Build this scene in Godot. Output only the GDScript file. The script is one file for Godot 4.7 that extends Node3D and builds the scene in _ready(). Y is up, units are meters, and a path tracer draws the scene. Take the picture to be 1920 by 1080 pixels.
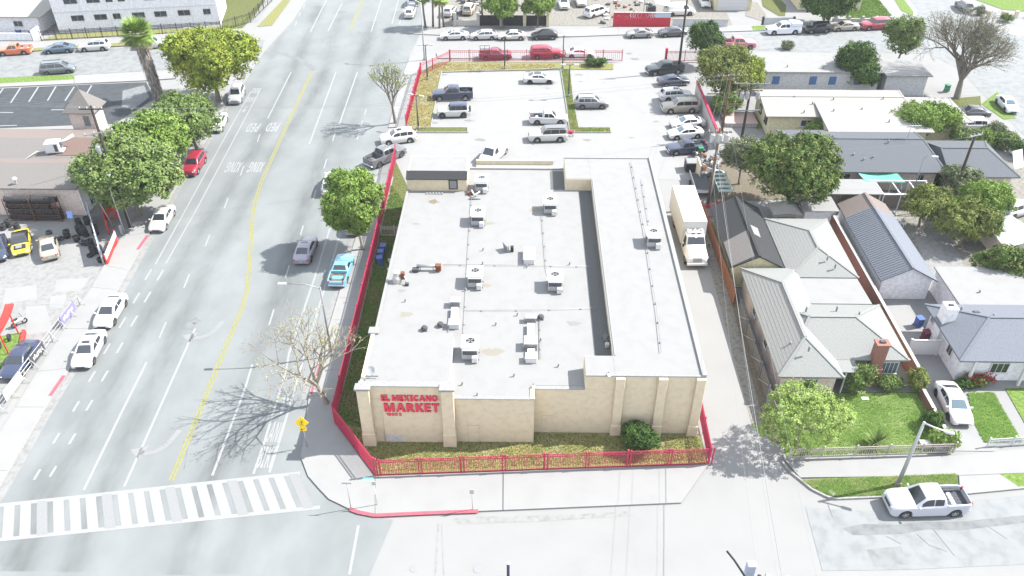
extends Node3D
# An aerial view of a street corner: market hall, car park, houses, tyre shop. Metres, y up; the market's long side runs along -z.

const FOCAL := 1550.0
const EYE := 49.5
var look := Basis.from_euler(Vector3(deg_to_rad(-36.9), deg_to_rad(0.84), 0))
var rng := RandomNumberGenerator.new()
var M := {}
var names := {}
var SUN := Vector3(0.91, 1.0, -0.22).normalized()

# ---------------------------------------------------------------- helpers
func G(px: float, py: float, h := 0.0) -> Vector3:      # photo pixel -> the point of that direction at height h
	var d: Vector3 = look * Vector3(px - 960.0, 540.0 - py, -FOCAL)
	var t := (h - EYE) / d.y
	return Vector3(d.x * t, h, d.z * t)

func GL(list: Array, h := 0.0) -> Array:
	var o := []
	for p in list: o.append(G(p[0], p[1], h))
	return o

func lin(r: float, g: float, b: float, a := 1.0) -> Color:
	var c := Color(r, g, b).linear_to_srgb()
	c.a = a
	return c

func numbered(called: String) -> String:
	if not names.has(called):
		names[called] = 0
		return called
	names[called] += 1
	return "%s_%03d" % [called, names[called]]

func thing(called: String, label: String, category: String, at := Vector3.ZERO, turn := 0.0, group := "") -> Node3D:
	var o := Node3D.new()
	o.name = numbered(called)
	add_child(o)
	o.position = at
	o.rotation.y = turn
	o.set_meta("label", label)
	o.set_meta("category", category)
	if group: o.set_meta("group", group)
	return o

func setting(called: String, label := "") -> Node3D:
	var o := Node3D.new()
	o.name = numbered(called)
	add_child(o)
	o.set_meta("kind", "structure")
	if label: o.set_meta("label", label)
	return o

func put(called: String, mesh: Mesh, m: Material, parent: Node, at := Vector3.ZERO, turn := Vector3.ZERO) -> MeshInstance3D:
	var o := MeshInstance3D.new()
	o.name = called if parent != self else numbered(called)
	o.mesh = mesh
	o.material_override = m
	o.position = at
	o.rotation = turn
	parent.add_child(o, true)
	return o

func tag(o: Node, label: String, category: String, group := "") -> Node:
	o.set_meta("label", label)
	o.set_meta("category", category)
	if group: o.set_meta("group", group)
	return o

func st() -> SurfaceTool:
	var s := SurfaceTool.new()
	s.begin(Mesh.PRIMITIVE_TRIANGLES)
	s.set_smooth_group(-1)
	return s

func done(s: SurfaceTool) -> ArrayMesh:
	s.generate_normals()
	return s.commit()

func tri(s: SurfaceTool, a: Vector3, b: Vector3, c: Vector3) -> void:
	s.add_vertex(a); s.add_vertex(c); s.add_vertex(b)

func quad(s: SurfaceTool, a: Vector3, b: Vector3, c: Vector3, d: Vector3) -> void:
	tri(s, a, b, c); tri(s, a, c, d)

func bx(s: SurfaceTool, c: Vector3, size: Vector3, b := Basis.IDENTITY) -> void:
	var h := size * 0.5
	var p := []
	for i in 8:
		p.append(c + b * Vector3(h.x if i & 1 else -h.x, h.y if i & 2 else -h.y, h.z if i & 4 else -h.z))
	for f in [[0, 2, 3, 1], [4, 5, 7, 6], [0, 1, 5, 4], [2, 6, 7, 3], [0, 4, 6, 2], [1, 3, 7, 5]]:
		quad(s, p[f[0]], p[f[3]], p[f[2]], p[f[1]])

func box(size: Vector3) -> ArrayMesh:
	var s := st()
	bx(s, Vector3.ZERO, size)
	return done(s)

func bevel(size: Vector3, r := 0.03) -> ArrayMesh:      # box with chamfered edges
	var s := st()
	bevel_into(s, Vector3.ZERO, size, r)
	return done(s)

func bevel_into(s: SurfaceTool, c: Vector3, size: Vector3, r: float, b := Basis.IDENTITY) -> void:
	var h := size * 0.5
	var pts := []
	for i in 8:
		var g := Vector3(1 if i & 1 else -1, 1 if i & 2 else -1, 1 if i & 4 else -1)
		for ax in 3:
			var q := Vector3(g.x * (h.x - r), g.y * (h.y - r), g.z * (h.z - r))
			q[ax] = g[ax] * h[ax]
			pts.append(c + b * q)
	for ax in 3:
		var u := (ax + 1) % 3
		var v := (ax + 2) % 3
		for sg in 2:
			var k := []
			for e in [[0, 0], [1, 0], [1, 1], [0, 1]]:
				var idx: int = (sg << ax) | (int(e[0]) << u) | (int(e[1]) << v)
				k.append(pts[idx * 3 + ax])
			if sg: quad(s, k[0], k[1], k[2], k[3])
			else: quad(s, k[0], k[3], k[2], k[1])
		for e in 4:                                    # edges along ax
			var i0: int = ((e & 1) << u) | ((e >> 1) << v)
			var i1: int = i0 | (1 << ax)
			if (e == 0 or e == 3): quad(s, pts[i0 * 3 + u], pts[i0 * 3 + v], pts[i1 * 3 + v], pts[i1 * 3 + u])
			else: quad(s, pts[i0 * 3 + v], pts[i0 * 3 + u], pts[i1 * 3 + u], pts[i1 * 3 + v])
	for i in 8:
		tri(s, pts[i * 3], pts[i * 3 + 1], pts[i * 3 + 2])

func bar(s: SurfaceTool, a: Vector3, b: Vector3, w: float, h: float) -> void:     # a rectangular bar from a to b
	var z := (b - a)
	var l := z.length()
	if l < 0.0001: return
	z /= l
	var up := Vector3.UP if absf(z.y) < 0.95 else Vector3.RIGHT
	var x := up.cross(z).normalized()
	bx(s, (a + b) * 0.5, Vector3(w, h, l), Basis(x, z.cross(x), z))

func tube(s: SurfaceTool, pts: Array, rad: Array, n := 8, cap := true) -> void:
	var rings := []
	var x := Vector3.ZERO
	for i in pts.size():
		var d: Vector3 = pts[mini(i + 1, pts.size() - 1)] - pts[maxi(i - 1, 0)]
		d = d.normalized() if d.length() > 0.00001 else Vector3.UP
		if i == 0:
			x = d.cross(Vector3.UP if absf(d.y) < 0.95 else Vector3.RIGHT).normalized()
		else:
			x = (x - d * x.dot(d)).normalized()
		var y := d.cross(x)
		var r: float = rad[mini(i, rad.size() - 1)]
		var ring := []
		for k in n:
			var t := TAU * k / n
			ring.append(pts[i] + (x * cos(t) + y * sin(t)) * r)
		rings.append(ring)
	for i in rings.size() - 1:
		for k in n:
			var j := (k + 1) % n
			quad(s, rings[i][k], rings[i + 1][k], rings[i + 1][j], rings[i][j])
	if cap:
		for k in range(1, n - 1):
			tri(s, rings[0][0], rings[0][k], rings[0][k + 1])
			var e: Array = rings[-1]
			tri(s, e[0], e[k + 1], e[k])

func tube_mesh(pts: Array, rad: Array, n := 8) -> ArrayMesh:
	var s := st()
	s.set_smooth_group(0)
	tube(s, pts, rad, n)
	s.index()
	return done(s)

func lathe(profile: Array, n := 16, smooth := false) -> ArrayMesh:                 # [radius, y] pairs about y
	var s := st()
	if smooth: s.set_smooth_group(0)
	for i in profile.size() - 1:
		for k in n:
			var a := TAU * k / n
			var b := TAU * (k + 1) / n
			var p = profile[i]
			var q = profile[i + 1]
			var v0 := Vector3(cos(a) * p[0], p[1], sin(a) * p[0])
			var v1 := Vector3(cos(b) * p[0], p[1], sin(b) * p[0])
			var v2 := Vector3(cos(b) * q[0], q[1], sin(b) * q[0])
			var v3 := Vector3(cos(a) * q[0], q[1], sin(a) * q[0])
			if p[0] > 0.0001: tri(s, v0, v1, v2)
			if q[0] > 0.0001: tri(s, v0, v2, v3)
	if smooth: s.index()
	return done(s)

func flat_into(s: SurfaceTool, pts: Array, y: float) -> void:                      # horizontal polygon (any winding)
	var poly := PackedVector2Array()
	for p in pts: poly.append(Vector2(p.x, p.z))
	var idx := Geometry2D.triangulate_polygon(poly)
	for i in range(0, idx.size(), 3):
		var a: Vector2 = poly[idx[i]]
		var b: Vector2 = poly[idx[i + 1]]
		var c: Vector2 = poly[idx[i + 2]]
		if (b - a).cross(c - a) > 0:
			var t := b; b = c; c = t
		tri(s, Vector3(a.x, y, a.y), Vector3(b.x, y, b.y), Vector3(c.x, y, c.y))

func sheet(called: String, pts: Array, y: float, m: Material, parent: Node) -> MeshInstance3D:
	var s := st()
	flat_into(s, pts, y)
	return put(called, done(s), m, parent)

func slab_into(s: SurfaceTool, pts: Array, y0: float, y1: float) -> void:
	flat_into(s, pts, y1)
	for i in pts.size():
		var a: Vector3 = pts[i]
		var b: Vector3 = pts[(i + 1) % pts.size()]
		quad(s, Vector3(a.x, y0, a.z), Vector3(b.x, y0, b.z), Vector3(b.x, y1, b.z), Vector3(a.x, y1, a.z))

func slab(called: String, pts: Array, y0: float, y1: float, m: Material, parent: Node) -> MeshInstance3D:
	var s := st()
	slab_into(s, pts, y0, y1)
	return put(called, done(s), m, parent)

func plate_into(s: SurfaceTool, pts: Array, thick: float) -> void:                 # a plane polygon of 3-D points with thickness downwards
	var n := Vector3.ZERO
	for i in pts.size():
		n += (pts[i] as Vector3).cross(pts[(i + 1) % pts.size()])
	n = n.normalized()
	if n.y < 0: n = -n
	var u := (pts[1] - pts[0] as Vector3).normalized()
	var v := n.cross(u)
	var poly := PackedVector2Array()
	for p in pts: poly.append(Vector2((p - pts[0]).dot(u), (p - pts[0]).dot(v)))
	var idx := Geometry2D.triangulate_polygon(poly)
	var off := Vector3(0, -thick, 0)
	for i in range(0, idx.size(), 3):
		var a: Vector3 = pts[idx[i]]
		var b: Vector3 = pts[idx[i + 1]]
		var c: Vector3 = pts[idx[i + 2]]
		if (b - a).cross(c - a).dot(n) < 0:
			var t := b; b = c; c = t
		tri(s, a, b, c)
		tri(s, a + off, c + off, b + off)
	for i in pts.size():
		var a: Vector3 = pts[i]
		var b: Vector3 = pts[(i + 1) % pts.size()]
		quad(s, a + off, b + off, b, a)

func plate(called: String, pts: Array, thick: float, m: Material, parent: Node) -> MeshInstance3D:
	var s := st()
	plate_into(s, pts, thick)
	return put(called, done(s), m, parent)

func wall_line(called: String, a: Vector3, b: Vector3, y0: float, y1: float, thick: float, m: Material, parent: Node) -> MeshInstance3D:
	var s := st()
	var d := Vector3(b.x - a.x, 0, b.z - a.z)
	var mid := Vector3((a.x + b.x) * 0.5, (y0 + y1) * 0.5, (a.z + b.z) * 0.5)
	var z := d.normalized()
	bx(s, mid, Vector3(thick, y1 - y0, d.length()), Basis(Vector3.UP.cross(z), Vector3.UP, z))
	return put(called, done(s), m, parent)

func stripe_into(s: SurfaceTool, pts: Array, w: float, y: float) -> void:          # a painted line along points
	for i in pts.size() - 1:
		var a: Vector3 = pts[i]
		var b: Vector3 = pts[i + 1]
		var d := Vector3(b.x - a.x, 0, b.z - a.z).normalized()
		var n := Vector3(-d.z, 0, d.x) * w * 0.5
		var e := d * (0.02 if i < pts.size() - 2 else 0.0)
		quad(s, Vector3(a.x, y, a.z) - n, Vector3(b.x, y, b.z) + e - n, Vector3(b.x, y, b.z) + e + n, Vector3(a.x, y, a.z) + n)

func stripe(called: String, px: Array, w: float, y: float, m: Material, parent: Node) -> void:
	var s := st()
	stripe_into(s, GL(px), w, y)
	put(called, done(s), m, parent)

func text_mesh(t: String, size: float, depth: float, bold := true) -> TextMesh:
	var f := SystemFont.new()
	f.font_names = PackedStringArray(["Droid Sans"])
	f.font_weight = 700 if bold else 400
	var fv := FontVariation.new()
	fv.base_font = f
	fv.variation_embolden = 0.0
	var tm := TextMesh.new()
	tm.text = t
	tm.font = fv
	tm.font_size = 64
	tm.pixel_size = size / 46.0
	tm.depth = depth
	tm.curve_step = 3.0
	return tm

# ---------------------------------------------------------------- materials
func noise_tex(seed_: int, freq: float, c0: Color, c1: Color, mid := Color(0, 0, 0, 0), size := 512, kind := FastNoiseLite.TYPE_SIMPLEX_SMOOTH, oct := 6, gain := 0.55) -> NoiseTexture2D:
	var n := FastNoiseLite.new()
	n.seed = seed_
	n.noise_type = kind
	n.frequency = freq
	n.fractal_octaves = oct
	n.fractal_gain = gain
	var g := Gradient.new()
	if mid.a > 0:
		g.offsets = PackedFloat32Array([0.15, 0.5, 0.85])
		g.colors = PackedColorArray([c0, mid, c1])
	else:
		g.offsets = PackedFloat32Array([0.2, 0.8])
		g.colors = PackedColorArray([c0, c1])
	var t := NoiseTexture2D.new()
	t.width = size
	t.height = size
	t.seamless = true
	t.noise = n
	t.color_ramp = g
	return t

func mat(key: String, c: Color, rough := 0.85, tex: Texture2D = null, per_m := 0.25, spec := 0.3, metal := 0.0) -> StandardMaterial3D:
	var m := StandardMaterial3D.new()
	m.resource_name = key
	m.albedo_color = c
	m.roughness = rough
	m.metallic = metal
	m.metallic_specular = spec
	m.cull_mode = BaseMaterial3D.CULL_DISABLED
	if tex:
		m.albedo_texture = tex
		m.uv1_triplanar = true
		m.uv1_world_triplanar = true
		m.uv1_scale = Vector3.ONE * per_m
	M[key] = m
	return m

func grey(v: float) -> Color:
	return Color(v, v, v)

func materials() -> void:
	var speck := noise_tex(3, 0.02, grey(0.90), grey(1.0), Color(0, 0, 0, 0), 512)
	var worn := noise_tex(5, 0.012, grey(0.88), grey(1.0), grey(0.965), 1024)
	var pale := noise_tex(6, 0.008, grey(0.975), grey(1.0), grey(0.993), 1024)
	var rough_ := noise_tex(9, 0.03, grey(0.78), grey(1.0), grey(0.92), 512)
	var streak := noise_tex(12, 0.02, Color(0.972, 0.97, 0.96), grey(1.0), grey(0.992), 1024)
	mat("concrete", lin(0.182, 0.182, 0.18), 0.9, pale, 0.021)
	mat("pavement", lin(0.191, 0.191, 0.189), 0.9, pale, 0.05)
	mat("kerb", lin(0.216, 0.216, 0.21), 0.9, speck, 0.3)
	mat("gutter", lin(0.182, 0.182, 0.179), 0.9, worn, 0.11)
	mat("red_kerb", lin(0.25, 0.07, 0.09), 0.8, worn, 0.3)
	mat("pale_asphalt", lin(0.158, 0.165, 0.167), 0.95, worn, 0.05)
	mat("patch_asphalt", lin(0.135, 0.141, 0.145), 0.95, worn, 0.08)
	mat("lot_asphalt", lin(0.044, 0.049, 0.054), 0.95, worn, 0.05)
	mat("street_asphalt", lin(0.17, 0.178, 0.181), 0.95, noise_tex(15, 0.014, grey(0.91), grey(1.0), grey(0.975), 1024), 0.045)
	mat("paint", lin(0.21, 0.213, 0.216), 0.8, noise_tex(21, 0.04, grey(0.9), grey(1.0), grey(0.97)), 0.35)
	mat("old_paint", lin(0.185, 0.188, 0.191), 0.85, noise_tex(22, 0.05, grey(0.86), grey(1.0), grey(0.95)), 0.4)
	mat("yellow_paint", lin(0.19, 0.183, 0.066), 0.8, worn, 0.3)
	mat("roof_white", lin(0.183, 0.183, 0.182), 0.85, streak, 0.03)
	mat("roof_shade_grit", lin(0.115, 0.118, 0.12), 0.95, noise_tex(51, 0.03, grey(0.72), grey(1.0), grey(0.88)), 0.5)  # gritty grey that also darkens the roof where the wing shades it
	mat("roof_cream", lin(0.213, 0.207, 0.194), 0.85, streak, 0.06)
	mat("flashing", lin(0.211, 0.211, 0.211), 0.6, speck, 0.4)
	mat("stucco", lin(0.49, 0.422, 0.306), 0.95, noise_tex(31, 0.02, Color(0.95, 0.94, 0.93), grey(1.0), grey(0.985), 1024), 0.06)
	mat("stucco_white", lin(0.62, 0.62, 0.64), 0.95, speck, 0.2)
	mat("stucco_cream", lin(0.50, 0.46, 0.30), 0.95, speck, 0.2)
	mat("stucco_pink", lin(0.50, 0.42, 0.38), 0.95, speck, 0.2)
	mat("stucco_grey", lin(0.42, 0.42, 0.43), 0.95, speck, 0.2)
	mat("fence_red", lin(0.34, 0.028, 0.065), 0.5, null, 0.2, 0.4)
	mat("sign_red", lin(0.5, 0.04, 0.07), 0.5)
	mat("black", lin(0.02, 0.02, 0.022), 0.6)
	mat("dark", lin(0.05, 0.052, 0.058), 0.7)
	mat("mid_grey", lin(0.17, 0.175, 0.18), 0.7)
	mat("metal", lin(0.336, 0.344, 0.352), 0.45, speck, 0.5, 0.5, 0.3)
	mat("galvanised", lin(0.247, 0.255, 0.262), 0.5, rough_, 0.5, 0.5, 0.4)
	mat("white_paint", lin(0.45, 0.45, 0.45), 0.5)
	mat("off_white", lin(0.375, 0.367, 0.345), 0.8, speck, 0.3)
	mat("grille", lin(0.06, 0.06, 0.065), 0.6)
	mat("rust", lin(0.15, 0.06, 0.035), 0.9, rough_, 0.6)
	mat("wood_pole", lin(0.13, 0.085, 0.055), 0.95, rough_, 0.6)
	mat("dark_wood_pole", lin(0.05, 0.042, 0.038), 0.95, rough_, 0.6)
	mat("fence_wood", lin(0.25, 0.11, 0.06), 0.9, rough_, 0.5)
	mat("wire", lin(0.17, 0.175, 0.18), 0.6)
	mat("tyre", lin(0.03, 0.03, 0.032), 0.9)
	mat("rim", lin(0.40, 0.41, 0.42), 0.35, null, 0.2, 0.5, 0.6)
	mat("steel_rim", lin(0.12, 0.12, 0.125), 0.4, null, 0.2, 0.5, 0.5)
	mat("glass", lin(0.018, 0.022, 0.028), 0.06, null, 0.2, 0.6)
	mat("blue_glass", lin(0.03, 0.05, 0.085), 0.08, null, 0.2, 0.6)
	mat("pale_glass", lin(0.07, 0.10, 0.12), 0.06, null, 0.2, 0.6)
	mat("lamp_lens", lin(0.55, 0.56, 0.58), 0.15, null, 0.2, 0.6)
	mat("tail_red", lin(0.25, 0.01, 0.015), 0.2, null, 0.2, 0.6)
	mat("plate", lin(0.309, 0.309, 0.309), 0.5)
	mat("brick", lin(0.24, 0.12, 0.095), 0.95, rough_, 0.5)
	mat("shingle_pale", lin(0.2, 0.207, 0.2), 0.95, rough_, 0.6)
	mat("shingle_pale_warm", lin(0.215, 0.217, 0.207), 0.95, rough_, 0.6)
	mat("shingle_slate", lin(0.092, 0.1, 0.112), 0.95, rough_, 0.5)
	mat("shingle_dark", lin(0.034, 0.036, 0.038), 0.95, rough_, 0.5)
	mat("shingle_blue", lin(0.135, 0.147, 0.172), 0.95, rough_, 0.5)
	mat("shingle_brown", lin(0.165, 0.138, 0.127), 0.95, rough_, 0.5)
	mat("shingle_grey", lin(0.145, 0.136, 0.13), 0.95, rough_, 0.5)
	mat("bark", lin(0.17, 0.15, 0.125), 0.95, rough_, 0.6)
	mat("bark_pale", lin(0.26, 0.235, 0.2), 0.95, rough_, 0.6)
	mat("palm_trunk", lin(0.16, 0.135, 0.115), 0.95, rough_, 0.6)
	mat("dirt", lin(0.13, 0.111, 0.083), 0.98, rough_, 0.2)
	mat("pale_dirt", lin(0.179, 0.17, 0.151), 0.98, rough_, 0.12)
	mat("lawn", lin(0.115, 0.185, 0.045), 0.95, noise_tex(41, 0.02, Color(0.7, 0.72, 0.6), grey(1.0), Color(0.88, 0.86, 0.8), 1024), 0.12)
	mat("turf", lin(0.1, 0.115, 0.04), 0.95, noise_tex(42, 0.02, Color(0.62, 0.62, 0.62), Color(1, 0.95, 0.9), Color(0.85, 0.85, 0.8), 1024), 0.14)
	mat("dry_lawn", lin(0.2, 0.185, 0.085), 0.97, noise_tex(43, 0.03, Color(0.55, 0.66, 0.5), grey(1.0), Color(0.86, 0.88, 0.8), 1024), 0.16)
	mat("tarp_green", lin(0.08, 0.272, 0.2), 0.6)
	mat("yellow_sign", lin(0.62, 0.42, 0.01), 0.5)
	mat("purple", lin(0.16, 0.14, 0.32), 0.7)
	mat("banner", lin(0.4, 0.384, 0.304), 0.8)
	mat("bright_red", lin(0.5, 0.035, 0.03), 0.6)
	mat("mural_red", lin(0.42, 0.03, 0.05), 0.8, speck, 0.3)
	mat("green_plastic", lin(0.03, 0.16, 0.08), 0.5)
	mat("blue_plastic", lin(0.06, 0.10, 0.28), 0.5)
	mat("maroon", lin(0.11, 0.03, 0.045), 0.6)
	mat("blue_paint", lin(0.05, 0.11, 0.24), 0.7)
	mat("flower", lin(0.32, 0.03, 0.04), 0.8)
	for k in ["leaf", "needle", "dry_leaf"]:
		var m := mat(k, Color.WHITE, 0.7, null, 0.2, 0.25)
		m.vertex_color_use_as_albedo = true
		m.backlight_enabled = true
		m.backlight = Color(0.35, 0.45, 0.12) if k != "dry_leaf" else Color(0.2, 0.15, 0.1)
	M["rough_tex"] = null
	M.erase("rough_tex")

func car_paint(c: Color) -> StandardMaterial3D:
	var k := "paint_" + c.to_html()
	if not M.has(k):
		var m := mat(k, c, 0.32, null, 0.2, 0.5)
		m.clearcoat_enabled = true
		m.clearcoat = 0.35
		m.clearcoat_roughness = 0.08
	return M[k]

# ---------------------------------------------------------------- the place
func _ready() -> void:
	rng.seed = 7
	# camera
	var cam := Camera3D.new()
	cam.name = "camera"
	cam.fov = rad_to_deg(2.0 * atan(540.0 / FOCAL))
	cam.position = Vector3(0, EYE, 0)
	cam.basis = look
	cam.near = 0.5
	cam.far = 1500.0
	add_child(cam)
	cam.current = true
	# sky and air
	var sm := ProceduralSkyMaterial.new()
	sm.sky_top_color = lin(0.36, 0.40, 0.465)
	sm.sky_horizon_color = lin(0.62, 0.64, 0.66)
	sm.sky_curve = 0.18
	sm.ground_bottom_color = lin(0.4, 0.4, 0.4)
	sm.ground_horizon_color = lin(0.6, 0.62, 0.64)
	sm.sun_angle_max = 4.0
	var sky := Sky.new()
	sky.sky_material = sm
	var env := Environment.new()
	env.background_mode = Environment.BG_SKY
	env.sky = sky
	env.background_energy_multiplier = 1.3
	env.tonemap_mode = Environment.TONE_MAPPER_LINEAR
	env.tonemap_exposure = 3.55
	env.fog_enabled = true
	env.fog_density = 0.00016
	env.fog_light_color = Color(0.93, 0.95, 0.97)
	env.sdfgi_enabled = true
	env.ssao_enabled = true
	env.ssil_enabled = true
	var we := WorldEnvironment.new()
	we.name = "surroundings"
	we.environment = env
	add_child(we)
	# sun
	var sun := DirectionalLight3D.new()
	sun.name = "sun"
	sun.light_energy = 1.3
	sun.light_color = Color(1.0, 0.985, 0.96)
	sun.light_angular_distance = 0.5
	sun.shadow_enabled = true
	sun.basis = Basis.looking_at(-SUN, Vector3.UP)
	add_child(sun)

	materials()
	ground()
	markings()
	market()
	fences()
	east_side()
	west_side()
	north_side()
	vehicles()
	poles()
	trees()
	small_things()

# ---------------------------------------------------------------- ground
func road_texture() -> ImageTexture:                   # rubber tracks and patches worn into the carriageway: 64 m by 192 m
	var w := 768
	var h := 1536
	var n := FastNoiseLite.new()
	n.seed = 77
	n.frequency = 0.012
	n.fractal_octaves = 6
	n.fractal_gain = 0.6
	var base := n.get_seamless_image(w, h)
	base.convert(Image.FORMAT_L8)
	var raw := base.get_data()
	var v := PackedFloat32Array()
	v.resize(w * h)
	for i in w * h: v[i] = 0.9 + 0.12 * (raw[i] / 255.0 - 0.5)
	var fine := FastNoiseLite.new()
	fine.seed = 4
	fine.frequency = 0.02
	var tracks := [
		[[600, 10], [560, 110], [470, 290], [332, 500], [270, 605], [207, 725], [120, 880], [30, 1070]],
		[[640, 20], [600, 160], [505, 300], [390, 500], [330, 620], [277, 737], [210, 880], [130, 1070]],
		[[700, 40], [655, 170], [600, 300], [555, 430], [520, 560], [480, 660], [440, 780], [400, 880], [330, 1075]],
		[[745, 20], [690, 160], [640, 290], [590, 430], [555, 560], [520, 690], [480, 800], [445, 1000], [420, 1075]],
		[[530, 60], [420, 290], [290, 480], [190, 660], [90, 860], [0, 1060]]]
	var weight := [0.17, 0.14, 0.17, 0.09, 0.07]
	var wide := [1.1, 1.0, 1.1, 1.0, 0.8]
	for t in tracks.size():
		var pts := GL(tracks[t])
		for i in pts.size() - 1:
			var a: Vector3 = pts[i]
			var b: Vector3 = pts[i + 1]
			var r0 := int(clampf(-a.z / 192.0 * h, 0, h - 1))
			var r1 := int(clampf(-b.z / 192.0 * h, 0, h - 1))
			for row in range(mini(r0, r1), maxi(r0, r1)):
				var z := -float(row) / h * 192.0
				var f := (z - a.z) / (b.z - a.z)
				var x := lerpf(a.x, b.x, f)
				var strength: float = weight[t] * (0.75 + 0.55 * fine.get_noise_2d(row * 0.35, t * 90.0))
				var s: float = wide[t] * (1.0 + 0.25 * fine.get_noise_2d(row * 0.5, t * 40.0 + 300))
				var c0 := int((x + 62.0 - 3.0 * s) / 64.0 * w)
				var c1 := int((x + 62.0 + 3.0 * s) / 64.0 * w)
				for c in range(maxi(c0, 0), mini(c1, w)):
					var d := (c * 64.0 / w - 62.0 - x) / s
					v[(h - 1 - row) * w + c] -= strength * exp(-d * d) * (0.8 + 0.35 * fine.get_noise_2d(c * 6.0, row * 2.0))
	var out := PackedByteArray()
	out.resize(w * h)
	for i in w * h: out[i] = int(clampf(v[i], 0.3, 1.0) * 255.0)
	var im := Image.create_from_data(w, h, false, Image.FORMAT_L8, out)
	return ImageTexture.create_from_image(im)

func ground() -> void:
	var g := setting("ground")
	sheet("surface", [Vector3(-500, 0, 120), Vector3(500, 0, 120), Vector3(500, 0, -800), Vector3(-500, 0, -800)], -0.03, M.concrete, g)
	# main road
	var road := setting("road", "wide pale asphalt street with worn wheel tracks")
	var m := mat("road", lin(0.176, 0.188, 0.19), 0.95, road_texture(), 1.0)
	m.uv1_scale = Vector3(1.0 / 64.0, 1.0, 1.0 / 192.0)
	m.uv1_offset = Vector3(62.0 / 64.0, 0, 0)
	var left := [[575, 0], [548, 40], [495, 97], [456, 160], [425, 193], [390, 256], [335, 341], [280, 438], [240, 510], [220, 546], [130, 693], [85, 766], [17, 885], [-80, 1050], [-150, 1200]]
	var right := [[640, 1200], [692, 1080], [737, 975], [703, 970], [656, 957], [617, 937], [597, 916], [578, 894], [564, 857], [568, 831], [587, 754], [607, 692], [622, 625], [650, 540], [670, 442]]
	var pts := GL(left) + GL(right)
	pts.append(Vector3(-18.1, 0, -100)); pts.append(Vector3(-18.2, 0, -127)); pts.append(Vector3(-17.5, 0, -138))
	pts.append(Vector3(-18.2, 0, -150)); pts.append(Vector3(-18.5, 0, -240)); pts.append(Vector3(-50.5, 0, -240))
	sheet("carriageway", pts, 0.0, m, road)
	# gutters beside the kerbs
	for side in [[[430, 186], [391, 256], [336, 341], [281, 438], [241, 510], [221, 546], [131, 693], [86, 766], [18, 885], [-80, 1050]]]:
		var s := st()
		var q := []
		for p in GL(side): q.append(p + Vector3(0.35, 0, 0))
		stripe_into(s, q, 0.7, 0.004)
		put("gutter", done(s), M.gutter, road)
	var gs := st()
	stripe_into(gs, [Vector3(-18.3, 0, -50), Vector3(-18.3, 0, -87)], 0.6, 0.004)
	put("gutter", done(gs), M.gutter, road)
	# skid marks
	for k in [[[[497, 98], [530, 101], [560, 110], [582, 124], [590, 131]], 0.9], [[[603, 80], [610, 72], [626, 68]], 0.18], [[[612, 82], [620, 87], [632, 88]], 0.18], [[[670, 60], [684, 66], [690, 74], [680, 82]], 0.18], [[[372, 598], [360, 605], [352, 618]], 0.9], [[[345, 880], [352, 838], [375, 770]], 0.08]]:
		stripe("skid_mark", k[0], k[1], 0.008, M.patch_asphalt, road)
	# street to the west
	var nw := setting("side_road")
	sheet("carriageway", GL([[-250, 122], [0, 105], [70, 98], [250, 88], [330, 84], [497, 74], [482, 112], [330, 130], [275, 133], [140, 141], [0, 147], [-260, 165]]), 0.004, M.pale_asphalt, nw)
	# street to the north-east and the cross street beyond
	var ne := setting("cross_road")
	sheet("carriageway", GL([[1330, 64], [1560, 58], [1680, 54], [1712, 46], [1722, 20], [1700, -10], [1775, -12], [1800, 8], [1842, 55], [1930, 70], [2100, 88], [2100, 350], [1918, 252], [1868, 200], [1838, 172], [1800, 130], [1740, 100], [1560, 98], [1330, 92]]), -0.012, M.street_asphalt, ne)
	# street to the south-east: worn asphalt with pale concrete patches
	var se := setting("south_road")
	sheet("carriageway", GL([[1510, 950], [1560, 955], [1640, 958], [1925, 928], [2200, 905], [2300, 1030], [1920, 1058], [1700, 1068], [1542, 1070]]), -0.012, M.street_asphalt, se)
	for k in [[[1625, 1030], [1690, 1024], [1700, 1058], [1640, 1062]]]:
		sheet("patch", GL(k), -0.006, M.pale_asphalt, se)
	for k in [[[1580, 990], [1620, 982], [1680, 984], [1740, 978], [1800, 978], [1920, 966], [1920, 980], [1800, 994], [1740, 992], [1690, 1001], [1600, 1003]]]:
		sheet("patch", GL(k), -0.002, M.patch_asphalt, se)
	for k in [[[1718, 1000], [1742, 1022], [1776, 1034]], [[1740, 980], [1790, 1042]], [[1662, 1005], [1690, 1020]], [[1850, 985], [1888, 1010]], [[1552, 942], [1556, 956], [1562, 970]]]:
		stripe("crack", k, 0.035, 0.004, M.patch_asphalt, se)
	# car park, alley and the west lot
	var lot := setting("car_park")
	sheet("surface", [Vector3(-17.9, 0, -88), Vector3(22.5, 0, -88), Vector3(22.5, 0, -126), Vector3(-17.9, 0, -126)], -0.012, M.pavement, lot)
	mat("oil", lin(0.135, 0.133, 0.128), 0.9, M.concrete.albedo_texture, 0.4)
	for k in [[832, 140], [1085, 140], [1088, 153], [1027, 165], [1030, 222], [880, 226], [815, 230], [1185, 258], [900, 262], [1100, 262], [1045, 268], [840, 175], [1235, 175], [1230, 228], [1190, 110], [1180, 100]]:
		var c := G(k[0], k[1])
		var w := rng.randf_range(0.4, 1.1)
		var p2 := []
		for i in 12:
			var a := TAU * i / 12.0
			p2.append(c + Vector3(cos(a) * w * rng.randf_range(0.5, 1.0), 0, sin(a) * w * 0.6 * rng.randf_range(0.4, 1.0)))
		sheet("oil_stain", p2, -0.006, M.oil, lot)
	var wl := setting("west_car_park", "dark asphalt car park with white stall lines")
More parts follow.
